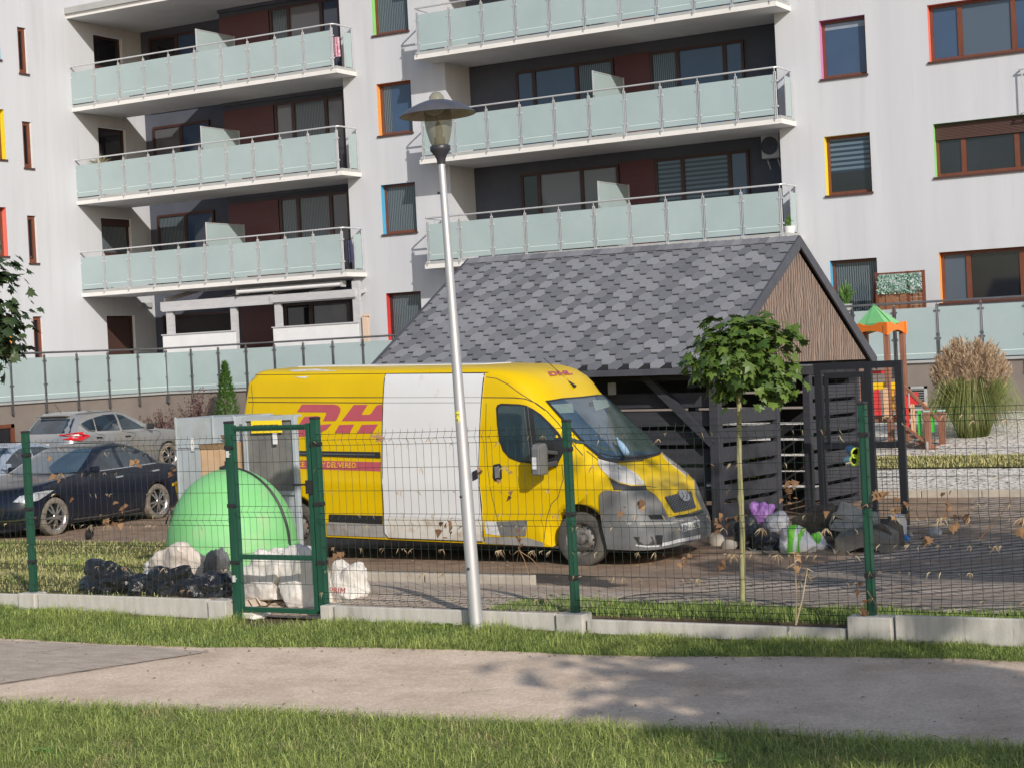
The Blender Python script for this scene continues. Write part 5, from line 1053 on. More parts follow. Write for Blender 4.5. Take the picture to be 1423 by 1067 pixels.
cxs=[(P3(1190,470,.3).x,.3),(P3(1232,470).x,0),(P3(1254,470,.95).x,.95),(P3(1203,470,1.25).x,1.25)]
for i in range(4):
    (ax0,d0),(ax1,d1)=cxs[i],cxs[(i+1)%4]; p,q=Vector((ax0,YA+d0,0)),Vector((ax1,YA+d1,0)); e=(q-p).normalized(); nn=Vector((e.y,-e.x,0)); p-=e*.08; q+=e*.08; pts=[]
    L=(q-p).length
    for k in range(9): t_=k/8; pts.append(p+e*L*t_+nn*.06+Vector((0,0,z0+.10*math.sin(PI*t_))))
    top=[]
    for k in range(8,-1,-1): t_=k/8; top.append(p+e*L*t_+nn*.06+Vector((0,0,z1-(.05 if k in (3,4,5) else 0))))
    m_=MB(); m_.prism(pts+top,-nn*.03); m_.build('fascia_board','play_orange',pl)
ap=P3(1214,424,.6); cb4=[Vector((x,YA+d,z1-.03)) for x,d in cxs]
m_=MB(); cen=sum(cb4,Vector())/4; cb4=[cen+(q-cen)*.98 for q in cb4]
for i in range(4): a,b=cb4[i],cb4[(i+1)%4]; m_.add([ap,a,b],[(0,1,2)]); m_.add([ap+Vector((0,0,.03)),a.lerp(b,.35)+Vector((0,0,.02)),a.lerp(b,.65)+Vector((0,0,.02)),a.lerp(b,.35)+Vector((0,0,-.16)),a.lerp(b,.65)+Vector((0,0,-.16))],[(0,1,2),(1,3,4,2)])
m_.build('roof','play_green',pl)
def plate(x0,y0,x1,y1,mt,d=0,nm='panel',rnd_=False):
    p,q=P3(x0,y0,d),P3(x1,y1,d); m_=MB()
    if rnd_:
        w_=(q.x-p.x)/2; c=(p.x+q.x)/2; m_.prism([(p.x,YA+d,q.z),(q.x,YA+d,q.z),(q.x,YA+d,p.z-w_)]+[(c+w_*math.cos(a),YA+d,p.z-w_+w_*math.sin(a)) for a in [i*PI/6 for i in range(1,6)]]+[(p.x,YA+d,p.z-w_)],(0,.03,0))
    else: m_.box(p.x,q.x,YA+d,YA+d+.03,q.z,p.z)
    m_.build(nm,mt,pl)
plate(1214,541,1224,577,'play_red',-.03,'panel',True); plate(1227,538,1235,579,'play_beige',-.09,'panel',True); plate(1243,540,1250,579,'play_orange',.02); plate(1213,532,1245,541,'play_yellow',.0); plate(1237,540,1243,569,'play_yellow',.03); plate(1196,533,1200,560,'play_red',.5); plate(1197,530,1200,548,'play_blue',.47)
plate(1212,515,1230,519,'play_red',.3,'cross_bar'); plate(1186,578,1252,586,'play_post',.06,'floor_edge'); 
m_=MB(); p=P3(1190,580,.1); q=P3(1250,580,.1); m_.box(p.x,q.x,YA+.1,YA+1.2,p.z-.08,p.z-.01); m_.build('platform','play_post',pl)
# ramp with handrails going down to the right
for d in (-.25,.55):
    m_=MB(); m_.bar(P3(1256,536,d),P3(1306,585,d),.05,.09,up=(0,1,0)); m_.build('handrail','play_post',pl); m_=MB(); m_.bar(P3(1256,590,d),P3(1306,628,d),.05,.13,up=(0,1,0)); m_.build('stringer','play_post',pl)
m_=MB(); 
for k in range(6): p=P3(1258,592,.15).lerp(P3(1304,627,.15),k/5); m_.obox(p,(.10,0,0),(0,.40,0),(0,0,.02))
m_.build('tread','play_post',pl)
for x,y0,d in ((1288,572,-.28),(1308,571,.5)):
    p=P3(x,y0,d); g=gz(p.x,YA+d); m_=MB(); m_.box(p.x-.06,p.x+.06,YA+d-.06,YA+d+.06,g-.05,p.z); o=m_.build('newel_post','play_post',pl,bevel=.012); m_=MB(); m_.box(p.x-.065,p.x+.065,YA+d-.065,YA+d+.065,p.z+.001,p.z+.03); m_.build('cap','play_cap',o)
plate(1258,548,1263,592,'play_red',-.24); plate(1265,561,1272,602,'play_beige',-.27,'panel',True); plate(1275,570,1281,612,'play_lime',-.24); plate(1292,570,1299,600,'play_lime',.52); plate(1264,545,1276,562,'play_red',.52); plate(1282,558,1288,580,'play_beige',.52,'panel',True)
plate(1287,613,1291,640,'slab_grey',-.35,'anchor')
# ================================================================ VEHICLES
class PL(list):
    def __init__(s,v,k='Q'): super().__init__(v); s.k=k
    def closed(s): return PL(list(s)+[s[0]],s.k)
    def mirror(s): return PL([(-a,z) for a,z in s],s.k)
    def both(s): return PL(list(s)+[(-a,z) for a,z in s[::-1] if abs(a)>1e-6],s.k)
class Body:
    "body made of horizontal plan slices; levels: (z, x_front, front_bulge, x_rear, rear_bulge, half_width)"
    def __init__(s,levels,M,n=2.3): s.T=np.array(levels,float); s.M=M; s.n=n; s.inv=M.inverted()
    def at(s,z): return [float(np.interp(z,s.T[:,0],s.T[:,k])) for k in range(1,6)]
    def surf(s,q,z):
        "q in [-1,1] across the nose (negative = right side), beyond that metres back along the side"
        xf,B,xr,Br,w=s.at(z)
        if abs(q)<=1:
            t=math.sin(q*PI/2); return Vector((xf-B*(1-max(0,1-abs(t)**s.n)**(1/s.n)),w*t,z))
        L=(xf-B)-(xr+Br); d=abs(q)-1; sg=1 if q>0 else -1
        if d<=L: return Vector((xf-B-d,sg*w,z))
        e=min(1,(d-L)/max(.3,Br)); a=e*PI/2                       # rear corner and tail
        if d-L<=max(.3,Br): 
            t=math.cos(a*1.0); return Vector((xr+Br*(max(0,1-(1-abs(math.cos(a)))**1)) if False else xr+Br*(1-math.sin(a)),sg*w*(max(0,math.cos(a)))**.45,z))
        return Vector((xr,0,z))
    def side(s,x,z,sg=-1):
        xf,B,xr,Br,w=s.at(z); return sg*(1+(xf-B-x))
    def outline(s,z,nf=28,ns=26,nr=14):
        xf,B,xr,Br,w=s.at(z); L=(xf-B)-(xr+Br); R=max(.3,Br)
        q=[lerp(-1,1,i/nf) for i in range(nf+1)]+[1+L*i/ns for i in range(1,ns+1)]+[1+L+R*i/nr for i in range(1,nr+1)]+[-(1+L+R*i/nr) for i in range(nr-1,0,-1)]+[-(1+L*i/ns) for i in range(ns,0,-1)]
        return [s.surf(a,z) for a in q]
    def mesh(s,name,mat,parent,zs=None,smooth=28):
        zs=zs or list(s.T[:,0]); mb=MB(); k=None
        for z in zs:
            o=s.outline(z); k=len(o); mb.v+=[tuple(p) for p in o]
        n=len(zs)
        for i in range(n-1):
            for j in range(k): mb.f.append((i*k+j,i*k+(j+1)%k,(i+1)*k+(j+1)%k,(i+1)*k+j)); mb.m.append(0)
        mb.f.append(tuple(range(k))[::-1]); mb.f.append(tuple((n-1)*k+j for j in range(k))); mb.m+=[0,0]
        return mb.build(name,mat,parent,local=True,smooth=smooth)
    def solve(s,px,py,q=-2.5,z=1.0):
        "surface parameters seen at a photo pixel"
        for _ in range(40):
            P0=proj(s.M@s.surf(q,z)); e=(px-P0[0],py-P0[1])
            if abs(e[0])+abs(e[1])<.03: break
            h=.004; A=proj(s.M@s.surf(q+h,z)); Bz=proj(s.M@s.surf(q,z+h)); a,b=(A[0]-P0[0])/h,(Bz[0]-P0[0])/h; c,d=(A[1]-P0[1])/h,(Bz[1]-P0[1])/h
            det=a*d-b*c
            if abs(det)<1e-6: break
            dq=(e[0]*d-b*e[1])/det; dz=(a*e[1]-c*e[0])/det; q+=max(-.3,min(.3,dq)); z+=max(-.15,min(.15,dz)); z=max(s.T[0,0],min(s.T[-1,0]-.005,z))
        return q,z
    def norm(s,q,z):
        h=.01; a=s.surf(q+h,z)-s.surf(q-h,z); b=s.surf(q,min(z+h,s.T[-1,0]))-s.surf(q,z-h); n=a.cross(b)
        if n.length<1e-9: return Vector((0,-1,0))
        n.normalize(); p=s.surf(q,z); 
        if n.dot(Vector((p.x*.15-s.T[:,3].mean()*.0,p.y,.3)))<0 and abs(q)>1: n=-n
        if abs(q)<=1 and n.x<0: n=-n
        return n
    def drape(s,poly,off,name,mat,parent,res=.12,thick=0,tris=None):
        "patch lying on the body: polygon in (q,z), pushed off along the surface normal"
        K=getattr(poly,'k','Q'); bm=bmesh.new()
        if tris: 
            V=[bm.verts.new((a,b,0)) for a,b in poly]
            for t in tris:
                try: bm.faces.new([V[i] for i in t])
                except ValueError: pass
        else:
            bm.faces.new([bm.verts.new((a,b,0)) for a,b in poly])
        lo=[min(p[i] for p in poly) for i in (0,1)]; hi=[max(p[i] for p in poly) for i in (0,1)]
        for i in (0,1):
            c=math.ceil(lo[i]/res+1e-6)*res
            while c<hi[i]-1e-6:
                co=[0,0,0]; co[i]=c; no=[0,0,0]; no[i]=1
                bmesh.ops.bisect_plane(bm,geom=bm.verts[:]+bm.edges[:]+bm.faces[:],plane_co=co,plane_no=no,dist=1e-6); c+=res
        bmesh.ops.triangulate(bm,faces=bm.faces[:])
        mb=MB(); bm.verts.index_update()
        vs=[]
        for v in bm.verts: q,z=v.co.x,v.co.y; vs.append(s.pt(K,q,z)+s.nrm(K,q,z)*off)
        fs=[tuple(v.index for v in f_.verts) for f_ in bm.faces]
        mb.add(vs,fs)
        if thick:
            be=[(e.verts[0].index,e.verts[1].index) for e in bm.edges if len(e.link_faces)==1]; k=len(mb.v); mb.v+=[tuple(s.pt(K,v.co.x,v.co.y)+s.nrm(K,v.co.x,v.co.y)*(off-thick)) for v in bm.verts]
            for a,b in be: mb.f.append((a,b,b+k,a+k)); mb.m.append(0)
        bm.free(); return mb.build(name,mat,parent,local=True,smooth=40)
    def mapS(s,x,z):
        "right side: y from length x and height z, wrapping round both ends"
        xf,B,xr,Br,w=s.at(z)
        if x>xf-B: g=min(1,max(0,1-(xf-x)/B)); return Vector((min(x,xf),-w*max(0,1-g**s.n)**(1/s.n),z))
        if x<xr+Br: a=math.asin(min(1,max(0,1-(x-xr)/Br))); return Vector((max(x,xr),-w*max(0,math.cos(a))**.45,z))
        return Vector((x,-w,z))
    def mapF(s,y,z):
        "front: x from width y and height z"
        xf,B,xr,Br,w=s.at(z); t=min(1,abs(y)/w); return Vector((xf-B*(1-max(0,1-t**s.n)**(1/s.n)),y,z))
    def pt(s,k,a,z): return s.mapS(a,z) if k=='S' else s.mapF(a,z) if k=='F' else s.surf(a,z)
    def nrm(s,k,a,z):
        if k=='Q': return s.norm(a,z)
        h=.008; zt=s.T[-1,0]; n=(s.pt(k,a+h,z)-s.pt(k,a-h,z)).cross(s.pt(k,a,min(z+h,zt))-s.pt(k,a,z-h))
        if n.length<1e-10: return Vector((0,-1,0)) if k=='S' else Vector((1,0,0))
        n.normalize()
        if (k=='S' and n.y>0) or (k=='F' and n.x<0): n=-n
        return n
    def px(s,pts,q=-2.5,z=1.2):
        "photo pixels to body coordinates; the start value chooses side (q<-1) or front"
        xf,B,xr,Br,w=s.at(z); k='S' if q<=-1 else 'F'; a0=xf-B-(abs(q)-1) if k=='S' else w*math.sin(q*PI/2); out=[]; z0=z
        for x,y in pts:
            best=None
            for (a,zz) in ([(out[-1])] if out else [])+[(a0,z0),(a0-.8,z0-.5),(a0+.4,z0-.5)]:
                for _ in range(40):
                    P0=proj(s.M@s.pt(k,a,zz)); e=(x-P0[0],y-P0[1]); E=abs(e[0])+abs(e[1])
                    if best is None or E<best[0]: best=(E,a,zz)
                    if E<.03: break
                    h=.004; A=proj(s.M@s.pt(k,a+h,zz)); Bz=proj(s.M@s.pt(k,a,zz+h)); m1,m2,m3,m4=(A[0]-P0[0])/h,(Bz[0]-P0[0])/h,(A[1]-P0[1])/h,(Bz[1]-P0[1])/h; det=m1*m4-m2*m3
                    if abs(det)<1e-6: break
                    a+=max(-.25,min(.25,(e[0]*m4-m2*e[1])/det)); zz+=max(-.12,min(.12,(m1*e[1]-m3*e[0])/det)); zz=max(s.T[0,0],min(s.T[-1,0]-.005,zz))
                    if k=='F': w_=s.at(zz)[4]*.99; a=max(-w_,min(w_,a))
                if best[0]<.05: break
            out.append((best[1],best[2]))
        return PL(out,k)
    def pxq(s,pts,q=-2.5,z=1.2):
        out=[]
        for x,y in pts: q,z=s.solve(x,y,q,z); out.append((q,z))
        return out
    def strip(s,pts,w,off,name,mat,parent):
        "narrow seam following surface points (q,z)"
        K=getattr(pts,'k','Q'); mb=MB(); P=[]
        for i in range(len(pts)-1):
            n=max(1,int(math.hypot(pts[i+1][0]-pts[i][0],pts[i+1][1]-pts[i][1])/.06)); P+=[(lerp(pts[i][0],pts[i+1][0],k/n),lerp(pts[i][1],pts[i+1][1],k/n)) for k in range(n)]
        P.append(pts[-1]); pp=[s.pt(K,*a) for a in P]; nn=[s.nrm(K,*a) for a in P]; vs=[]
        for i in range(len(P)):
            d=(pp[min(i+1,len(P)-1)]-pp[max(0,i-1)]).normalized(); b=d.cross(nn[i]).normalized(); vs+=[pp[i]+nn[i]*off-b*w/2,pp[i]+nn[i]*off+b*w/2]
        mb.add(vs,[(2*i,2*i+1,2*i+3,2*i+2) for i in range(len(P)-1)]); return mb.build(name,mat,parent,local=True)
pm('rim_steel',(.16,.15,.14),(.34,.32,.30),scale=9,rough=.5,metal=.6,col3=(.17,.10,.07),scale3=6); pm('rim_alloy',(.50,.49,.49),(.58,.57,.57),scale=5,rough=.3,metal=.9); pm('tyre_muddy',(.10,.09,.08),(.22,.19,.155),scale=7,rough=.95,bump=.3,bscale=30)
def wheel(parent,x,y,z,r,w,rim,sg,style='steel',tyre='rubber'):
    a=Vector((0,sg,0)); c=Vector((x,y,z)); k=rim
    mb=MB(); mb.lathe([(k*.97,-w),(r*.90,-w*1.0),(r*.985,-w*.8),(r,-w*.5),(r,-.03),(r*.985,-.012),(r*.93,.002),(k*1.08,.004),(k*1.0,-.004),(k*.97,-.03)],c,40,ax=a); wh=mb.build('wheel',tyre,parent,local=True,smooth=40)
    if style=='steel':
        mb=MB(); mb.lathe([(k*1.0,-.005),(k*.96,-.02),(k*.90,-.045),(k*.80,-.055),(k*.62,-.03),(k*.45,-.02),(k*.30,-.035),(k*.27,.005),(k*.16,.012),(0,.012)],c,36,ax=a); mb.build('rim','rim_steel',wh,local=True,smooth=40)
        mb=MB()
        for i in range(12): t=2*PI*i/12; mb.lathe([(0,.0),(.016,.0),(.016,.002)],c+a*(-.038)+Vector((math.cos(t),0,math.sin(t)))*k*.72,8,ax=a)
        mb.build('vent_holes','black',wh,local=True); mb=MB()
        for i in range(5): t=2*PI*i/5; mb.lathe([(0,.012),(.012,.012),(.014,0)],c+a*(-.015)+Vector((math.cos(t),0,math.sin(t)))*k*.38,6,ax=a)
        mb.build('wheel_bolts','steel_dark',wh,local=True)
    else:
        mb=MB(); mb.lathe([(k*1.0,-.002),(k*.96,-.012),(k*.90,-.04),(k*.88,-.06)],c,36,ax=a); mb.lathe([(k*.24,-.01),(k*.2,.0),(0,.0)],c,20,ax=a); n=10
        for i in range(n):
            t=2*PI*(i+.18*(1 if i%2 else -1))/n; d=Vector((math.cos(t),0,math.sin(t))); tt_=Vector((-math.sin(t),0,math.cos(t))); mb.add([c+d*k*.18-tt_*.022+a*-.004,c+d*k*.18+tt_*.022+a*-.004,c+d*k*.92+tt_*.017+a*-.02,c+d*k*.92-tt_*.017+a*-.02],[(0,1,2,3)])
        mb.build('rim','rim_alloy',wh,local=True,smooth=40); mb=MB(); mb.lathe([(0,-.085),(k*.9,-.085)],c,24,ax=a); mb.build('brake_disc','black',wh,local=True)
    return wh
def arches(body,xs,r,zc,w,par):
    for x in xs:
        mb=MB(); mb.lathe([(0,-w-.3),(r,-w-.3),(r,w+.3),(0,w+.3)],(x,0,zc),40,ax=(0,1,0)); ct=mb.build('cutter','black_trim',None,local=True,smooth=30); ct.matrix_world=body_M[par.name]; boolcut(body,ct)
body_M={}
# ---------------------------------------------------------------- the yellow van
pm('van_yellow',(.60,.405,.001),(.65,.445,.002),scale=1.2,rough=.32,spec=.3,coat=.08); pm('van_white',(.62,.63,.65),(.665,.675,.695),scale=1.0,rough=.3,coat=.3,col3=(.52,.46,.38),scale3=3.5,thr3=(.62,.8)); pm('van_red',(.40,.075,.10),(.44,.085,.115),scale=3,rough=.4)
pm('bumper_grey',(.115,.12,.125),(.15,.155,.16),scale=4,rough=.6,col3=(.19,.175,.15),scale3=3.5,thr3=(.5,.75)); pm('van_glass',(.012,.025,.035),(.03,.055,.07),scale=1.4,rough=.03,spec=.9); pm('screen_glass',(.03,.055,.085),(.065,.10,.135),scale=1.3,rough=.03,spec=.9,detail=2); pm('headlight',(.42,.40,.36),(.62,.60,.56),scale=7,rough=.12,spec=.8,coat=.6,col3=(.25,.24,.22),scale3=5); pm('chrome',(.55,.58,.62),rough=.15,metal=1); pm('primer',(.45,.45,.46),(.66,.66,.68),scale=18,rough=.6); pm('van_dark_brown',(.05,.045,.04),rough=.9); pm('sill_grey',(.24,.24,.235),(.33,.32,.31),scale=5,rough=.6,col3=(.22,.17,.12),scale3=4)  # includes the dark brown of underbodies, seams and a scratch
yaw,pit=-.005,.027
f=Vector((math.cos(yaw)*math.cos(pit),math.sin(yaw)*math.cos(pit),-math.sin(pit))); l=Vector((-math.sin(yaw),math.cos(yaw),0)); u=f.cross(l)
VO=Vector((-10.552,19.664,-2.379+H))-u*.345+l*.985
VM=axes_matrix(VO,f,l,u)
van=thing('delivery_van','yellow delivery van with a white sliding door, red lettering and a grey front bumper','van',mat=VM); body_M[van.name]=VM
LV=[(0.24,1.06,0.52,-5.46,0.12,0.965),(0.32,1.075,0.52,-5.48,0.12,0.985),(0.5,1.05,0.52,-5.48,0.12,0.995),(0.66,0.965,0.5,-5.48,0.12,1),(0.8,0.9,0.48,-5.48,0.12,1.005),(0.94,0.845,0.46,-5.47,0.12,1.01),(0.99,0.8,0.45,-5.465,0.12,1.018),(1.03,0.765,0.45,-5.46,0.12,1.01),(1.12,0.66,0.46,-5.455,0.12,1.004),(1.22,0.515,0.48,-5.45,0.12,1),(1.28,0.43,0.5,-5.445,0.12,0.999),(1.34,0.37,0.5,-5.44,0.12,0.997),(1.5,0.225,0.5,-5.43,0.12,0.99),(1.7,-0.01,0.5,-5.4,0.12,0.984),(1.9,-0.243,0.5,-5.38,0.12,0.976),(2.06,-0.43,0.5,-5.35,0.12,0.967),(2.12,-0.49,0.5,-5.34,0.12,0.962),(2.25,-0.585,0.5,-5.32,0.12,0.95),(2.34,-0.675,0.5,-5.31,0.12,0.938),(2.42,-0.8,0.52,-5.29,0.25,0.922),(2.46,-0.89,0.54,-5.28,0.25,0.9),(2.495,-1.01,0.58,-5.24,0.25,0.855),(2.52,-1.17,0.62,-5.15,0.25,0.76),(2.54,-1.5,0.7,-4.9,0.25,0.55)]
VB=Body(LV,VM,3.4)
vb=VB.mesh('body','van_yellow',van,smooth=32); arches(vb,(0,-4.44),.425,.375,1.0,van)
mb=MB()                                               # dark underside and wheel houses
mb.box(-5.3,.5,-.93,.93,.22,.25); 
for x in (0,-4.44): mb.box(x-.42,x+.42,-.74,.74,.24,.80)
mb.build('underbody','van_dark_brown',van,local=True)
def S(x,z): return (VB.side(x,z),z)
P=lambda pts,q=-2.5,z=1.2: VB.px(pts,q,z)
# white sliding door
dz=P([(536.5,520),(674.5,519),(667,600),(666,660),(670,700),(671.5,751.5),(541,746.5),(535,740),(533.5,700),(532,660),(532,600)],-2.6,2.2)
wd_=VB.drape(dz,.012,'sliding_door','van_white',van,res=.10,thick=.012)
VB.strip(dz.closed(),.010,.0135,'seam','black_trim',wd_)
for y in (552,559.5): VB.strip(P([(534,y),(669,y-.3)],-2.6,2.1),.009,.0140,'groove','slab_grey',wd_)
pm('van_white_dirty',(.56,.545,.51),(.62,.605,.57),scale=3,rough=.5,col3=(.36,.29,.20),scale3=5,thr3=(.5,.72))
VB.drape(P([(538,718),(671,722),(671.5,751),(543,746),(539,738)],-2.7,.5),.0145,'dirty_door_foot','van_white_dirty',wd_,res=.15); VB.strip(P([(537,716.5),(671,720.5)],-2.7,.55),.010,.016,'door_fold','primer',wd_)
hd=P([(658,655),(664,652),(665,664),(659,667)],-2.4,1.2); VB.drape(hd,.035,'handle','black_trim',wd_,thick=.03)
st=P([(672,552),(345,552)],-2.4,2.1); VB.strip(st,.010,.004,'groove','black_trim',van); st=P([(533,559.5),(345,558.5)],-2.6,2.07); VB.strip(st,.010,.004,'groove','black_trim',van)
VB.strip(PL([(-5.22,2.452),(-1.31,2.447)],'S'),.008,.004,'roof_seam','black_trim',van)
# rear corner: seam, chipped paint
VB.strip(P([(352,522),(352,560),(349,600),(350,640)],-5,2.4),.007,.004,'seam','van_dark_brown',van)
VB.drape(P([(342,519.5),(353,519.5),(353,522.5),(342,523)],-5.4,2.42),.005,'scratch','van_dark_brown',van)
for q in ([(402,514.5),(440,513),(470,516),(430,517),(405,516.5)],[(408,524),(430,523),(424,526)]): VB.drape(P(q,-4.3,2.44),.004,'scratch','primer',van)
# rub strip, red band, sill moulding
VB.drape(P([(398,625.5),(528.5,627.5),(529.5,635.5),(398,631.5)],-4,1.38),.020,'rub_strip','black_trim',van,thick=.02); VB.drape(P([(398,628),(522,630.5),(522,632),(398,630)],-4,1.38),.0215,'rub_strip_edge','steel_dark',van)
VB.drape(P([(398,638.5),(530,641.5),(529,654.3),(398,650)],-4,1.3),.004,'red_band','van_red',van)
VB.drape(P([(458,714),(532,716),(532,727.5),(458,724)],-3.5,.6),.016,'sill_moulding','black_trim',van,thick=.016); VB.drape(P([(455,724.5),(532,728),(537,746),(455,742.5)],-3.5,.5),.010,'sill','sill_grey',van,thick=.01)
def letters(s,size,qx,zb,shear,mat,off,par,xs=1,name='lettering',track=1,bold=0):
    vs,fs=textmesh(s,size,shear=shear,spacing=track,bold=bold); w=max(v.x for v in vs); poly=[(qx+v.x*xs,zb+v.y) for v in vs]; 
    mb=MB(); mb.add([VB.surf(q,z)+VB.norm(q,z)*off for q,z in poly],fs); mb.build(name,mat,par,local=True); return w*xs
a=P([(526,0+651.3)],-3,1.2)[0]; q_end=P([(496,650.3)],-3,1.2)[0]
pm('van_letter_yellow',(.80,.52,.02),rough=.4)
vs,fs=textmesh('EXCELLENCE. SIMPLY DELIVERED.',.102,shear=.15); wv=max(v.x for v in vs); tw=1.45
mb=MB(); mb.add([VB.mapS(q_end[0]-tw+v.x*tw/wv,q_end[1]+.008+v.y)+Vector((0,-.008,0)) for v in vs],fs); mb.build('lettering','van_letter_yellow',van,local=True)
# big red letters, drawn from their outlines
LG=[[(420,561.5),(463,561.5),(470,563),(473.5,567),(473,572),(470,579),(466.5,584.4),(449,584.4),(454,574),(453,572.3),(413,572)],
    [(423,578.5),(443,577.2),(436,591),(424,606),(405,606)],[(437,590.5),(461,588.5),(455,595.5),(447,600),(436,601.5),(430,601.5)],
    [(492,562),(511,562),(503.5,574),(503,575.8),(513,575.8),(516,574),(523,563.5),(527,562),(536,561.6),(549,561.6),(536,584.3),(475,584.4)],
    [(471.5,590),(492.5,589),(486,601.3),(465.5,601)],[(503,589.7),(525.5,589),(518,601.5),(496.5,601.3)]]
for i,pl_ in enumerate(LG):
    pts=P([(min(x,531.3),y) for x,y in pl_],-3.4,1.9); VB.drape(pts,.005,'red_letter','van_red',van,res=.2)
# front door: window, seams, handle, step panel
win=P([(689.6,566),(691.5,562.3),(697,560.2),(722,561.3),(731,563),(741,568),(752,575.5),(764,587),(776,600),(783,611),(783,629),(776,643),(764,645.5),(748,644.5),(722,641.5),(708,636),(699,626),(694,612),(691,590)],-1.9,1.8)
VB.drape(win,.006,'door_window_seal','black_trim',van); c=(sum(p[0] for p in win)/len(win),sum(p[1] for p in win)/len(win))
gl=P([(692.5,567),(697,563.5),(727,564),(731.5,572),(737,640.5),(722,638.5),(710,633.5),(701.5,624),(696.5,610),(693.5,590)],-1.9,1.8); VB.drape(gl,.009,'door_window','van_glass',van)
gl2=P([(741.5,573),(752,580),(766,594),(773,606),(770,611),(745,611),(743,590)],-1.6,1.9); VB.drape(gl2,.009,'quarter_window','van_glass',van)
for q in ([(729,565),(738,641)],[(734,565),(741.5,630)]): VB.strip(P(q,-1.7,1.9),.012,.011,'window_bar','steel_dark',van)
VB.strip(P([(672,552),(715,552.3),(730,554),(745,560),(760,571),(775,587),(788,604),(800,621),(810,632)],-2,2.1),.010,.004,'door_seam','black_trim',van)
VB.strip(P([(673.5,520),(668,580),(666,640),(668,690),(674,751)],-2.2,2.4),.011,.013,'door_seam','black_trim',van)
VB.strip(P([(676,560),(675,600),(678,650),(684,690),(690,715),(699,748)],-2.1,2.0),.006,.004,'door_seam','van_dark_brown',van)
VB.strip(P([(781,645),(783,665),(776,690),(766,700),(760,720),(756,752)],-1.2,1.2),.008,.004,'door_seam','van_dark_brown',van)
VB.strip(P([(676,524),(690,526),(706,534),(722,546),(738,556),(757,570)],-2,2.4),.007,.004,'roof_seam','van_dark_brown',van)
hp=P([(686,645),(695,643.5),(697.5,647),(698,664),(695,668.5),(688,668),(685,663)],-2,1.2); VB.drape(hp,.008,'door_handle_bowl','black_trim',van); VB.drape(P([(688.5,648),(694.5,647.5),(695,663),(689.5,664)],-2,1.2),.03,'door_handle','bumper_grey',van,thick=.024)
VB.drape(P([(690,724),(733,722.5),(731,744),(697,744.5)],-1.9,.5),.010,'side_moulding','bumper_grey',van,thick=.01); VB.drape(P([(673.5,723.5),(690,724),(695,743.5),(675.5,741)],-2,.5),.005,'bare_patch','primer',van); VB.drape(P([(674,745),(731,746),(755,753),(756,759),(674,754)],-1.9,.3),.006,'rusty_sill','sill_grey',van)
VB.strip(P([(676,674.5),(740,676),(787,681)],-2,1.0),.012,.004,'crease','van_yellow',van)
# windscreen, bonnet seams, headlights
h_=P([(757.5,557),(780,553.5)],-.6,1.95); b_=P([(862,641),(840,640),(829,633),(812,619),(790,594),(770,572)],-.6,1.6); tc_=P([(806,551.5)],0,2.1)[0][1]; bc_=P([(893,638.5)],.1,1.3)[0][1]
ws=PL([(0,bc_)]+list(b_)+list(h_)+[(0,tc_)],'F').both(); VB.drape(ws,.010,'windscreen_seal','black_trim',van,res=.07)
def inset(p,k,cy): return PL([(a*k,cy+(z-cy)*(k-.03)) for a,z in p],p.k)
wi=inset(ws,.965,(tc_+bc_)/2+.03); wsg=VB.drape(wi,.014,'windscreen','screen_glass',van,res=.07)
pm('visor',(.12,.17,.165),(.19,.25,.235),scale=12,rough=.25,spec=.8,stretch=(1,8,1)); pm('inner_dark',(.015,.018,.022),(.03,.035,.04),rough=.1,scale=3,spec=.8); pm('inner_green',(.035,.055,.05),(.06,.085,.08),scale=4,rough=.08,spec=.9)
for q in ([(765,563),(794,561),(797,574),(777,575)],[(822,557),(842,556),(846,566),(826,572)]): VB.drape(P(q,-.3,2.0),.0165,'sun_visor','visor',wsg,res=.08)
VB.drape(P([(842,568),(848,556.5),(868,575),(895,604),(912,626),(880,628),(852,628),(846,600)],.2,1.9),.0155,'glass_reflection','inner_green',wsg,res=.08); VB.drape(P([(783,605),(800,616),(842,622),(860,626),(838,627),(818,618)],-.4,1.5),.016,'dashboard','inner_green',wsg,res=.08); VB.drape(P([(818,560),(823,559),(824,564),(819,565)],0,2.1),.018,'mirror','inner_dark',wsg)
for q in ([(832,630),(850,634.5),(880,635),(895,632)],[(862,637),(893,634.5),(916,629)]): VB.strip(P(q,-.3,1.35),.018,.02,'wiper','black_trim',van)
VB.strip(P([(815,626),(835,642),(852,644),(864,647),(880,655),(890,664),(897,674)],-.8,1.3),.010,.004,'bonnet_seam','black_trim',van)
cowl=P([(829,634),(842,640),(860,641.5),(895,639),(893,640.5),(857,643),(867,648.5),(851,645.5),(838,642.5)],-.6,1.35); VB.drape(cowl,.008,'scuttle','black_trim',van,res=.08)
VB.strip(P([(897,675),(915,677),(937,675.5),(961,669)],-.3,1.0),.010,.004,'bonnet_seam','black_trim',van)
hl=P([(831,637.5),(843,641),(857,644),(870,649.5),(883,657.5),(892,667),(896.5,673.5),(877,673.5),(859,669.5),(846,662),(836,653),(830.5,643)],-.8,1.2); VB.drape(hl,.010,'headlight','headlight',van,res=.06,thick=.01)
hb_=P([(845.5,663.5),(860,671),(877,675),(897,674.5),(899,681.5),(868,681.5),(841,680)],-.8,1.05); VB.drape(hb_,.009,'headlight_surround','black_trim',van,res=.06)
VB.drape(hl.mirror(),.010,'headlight','headlight',van,res=.06,thick=.01)
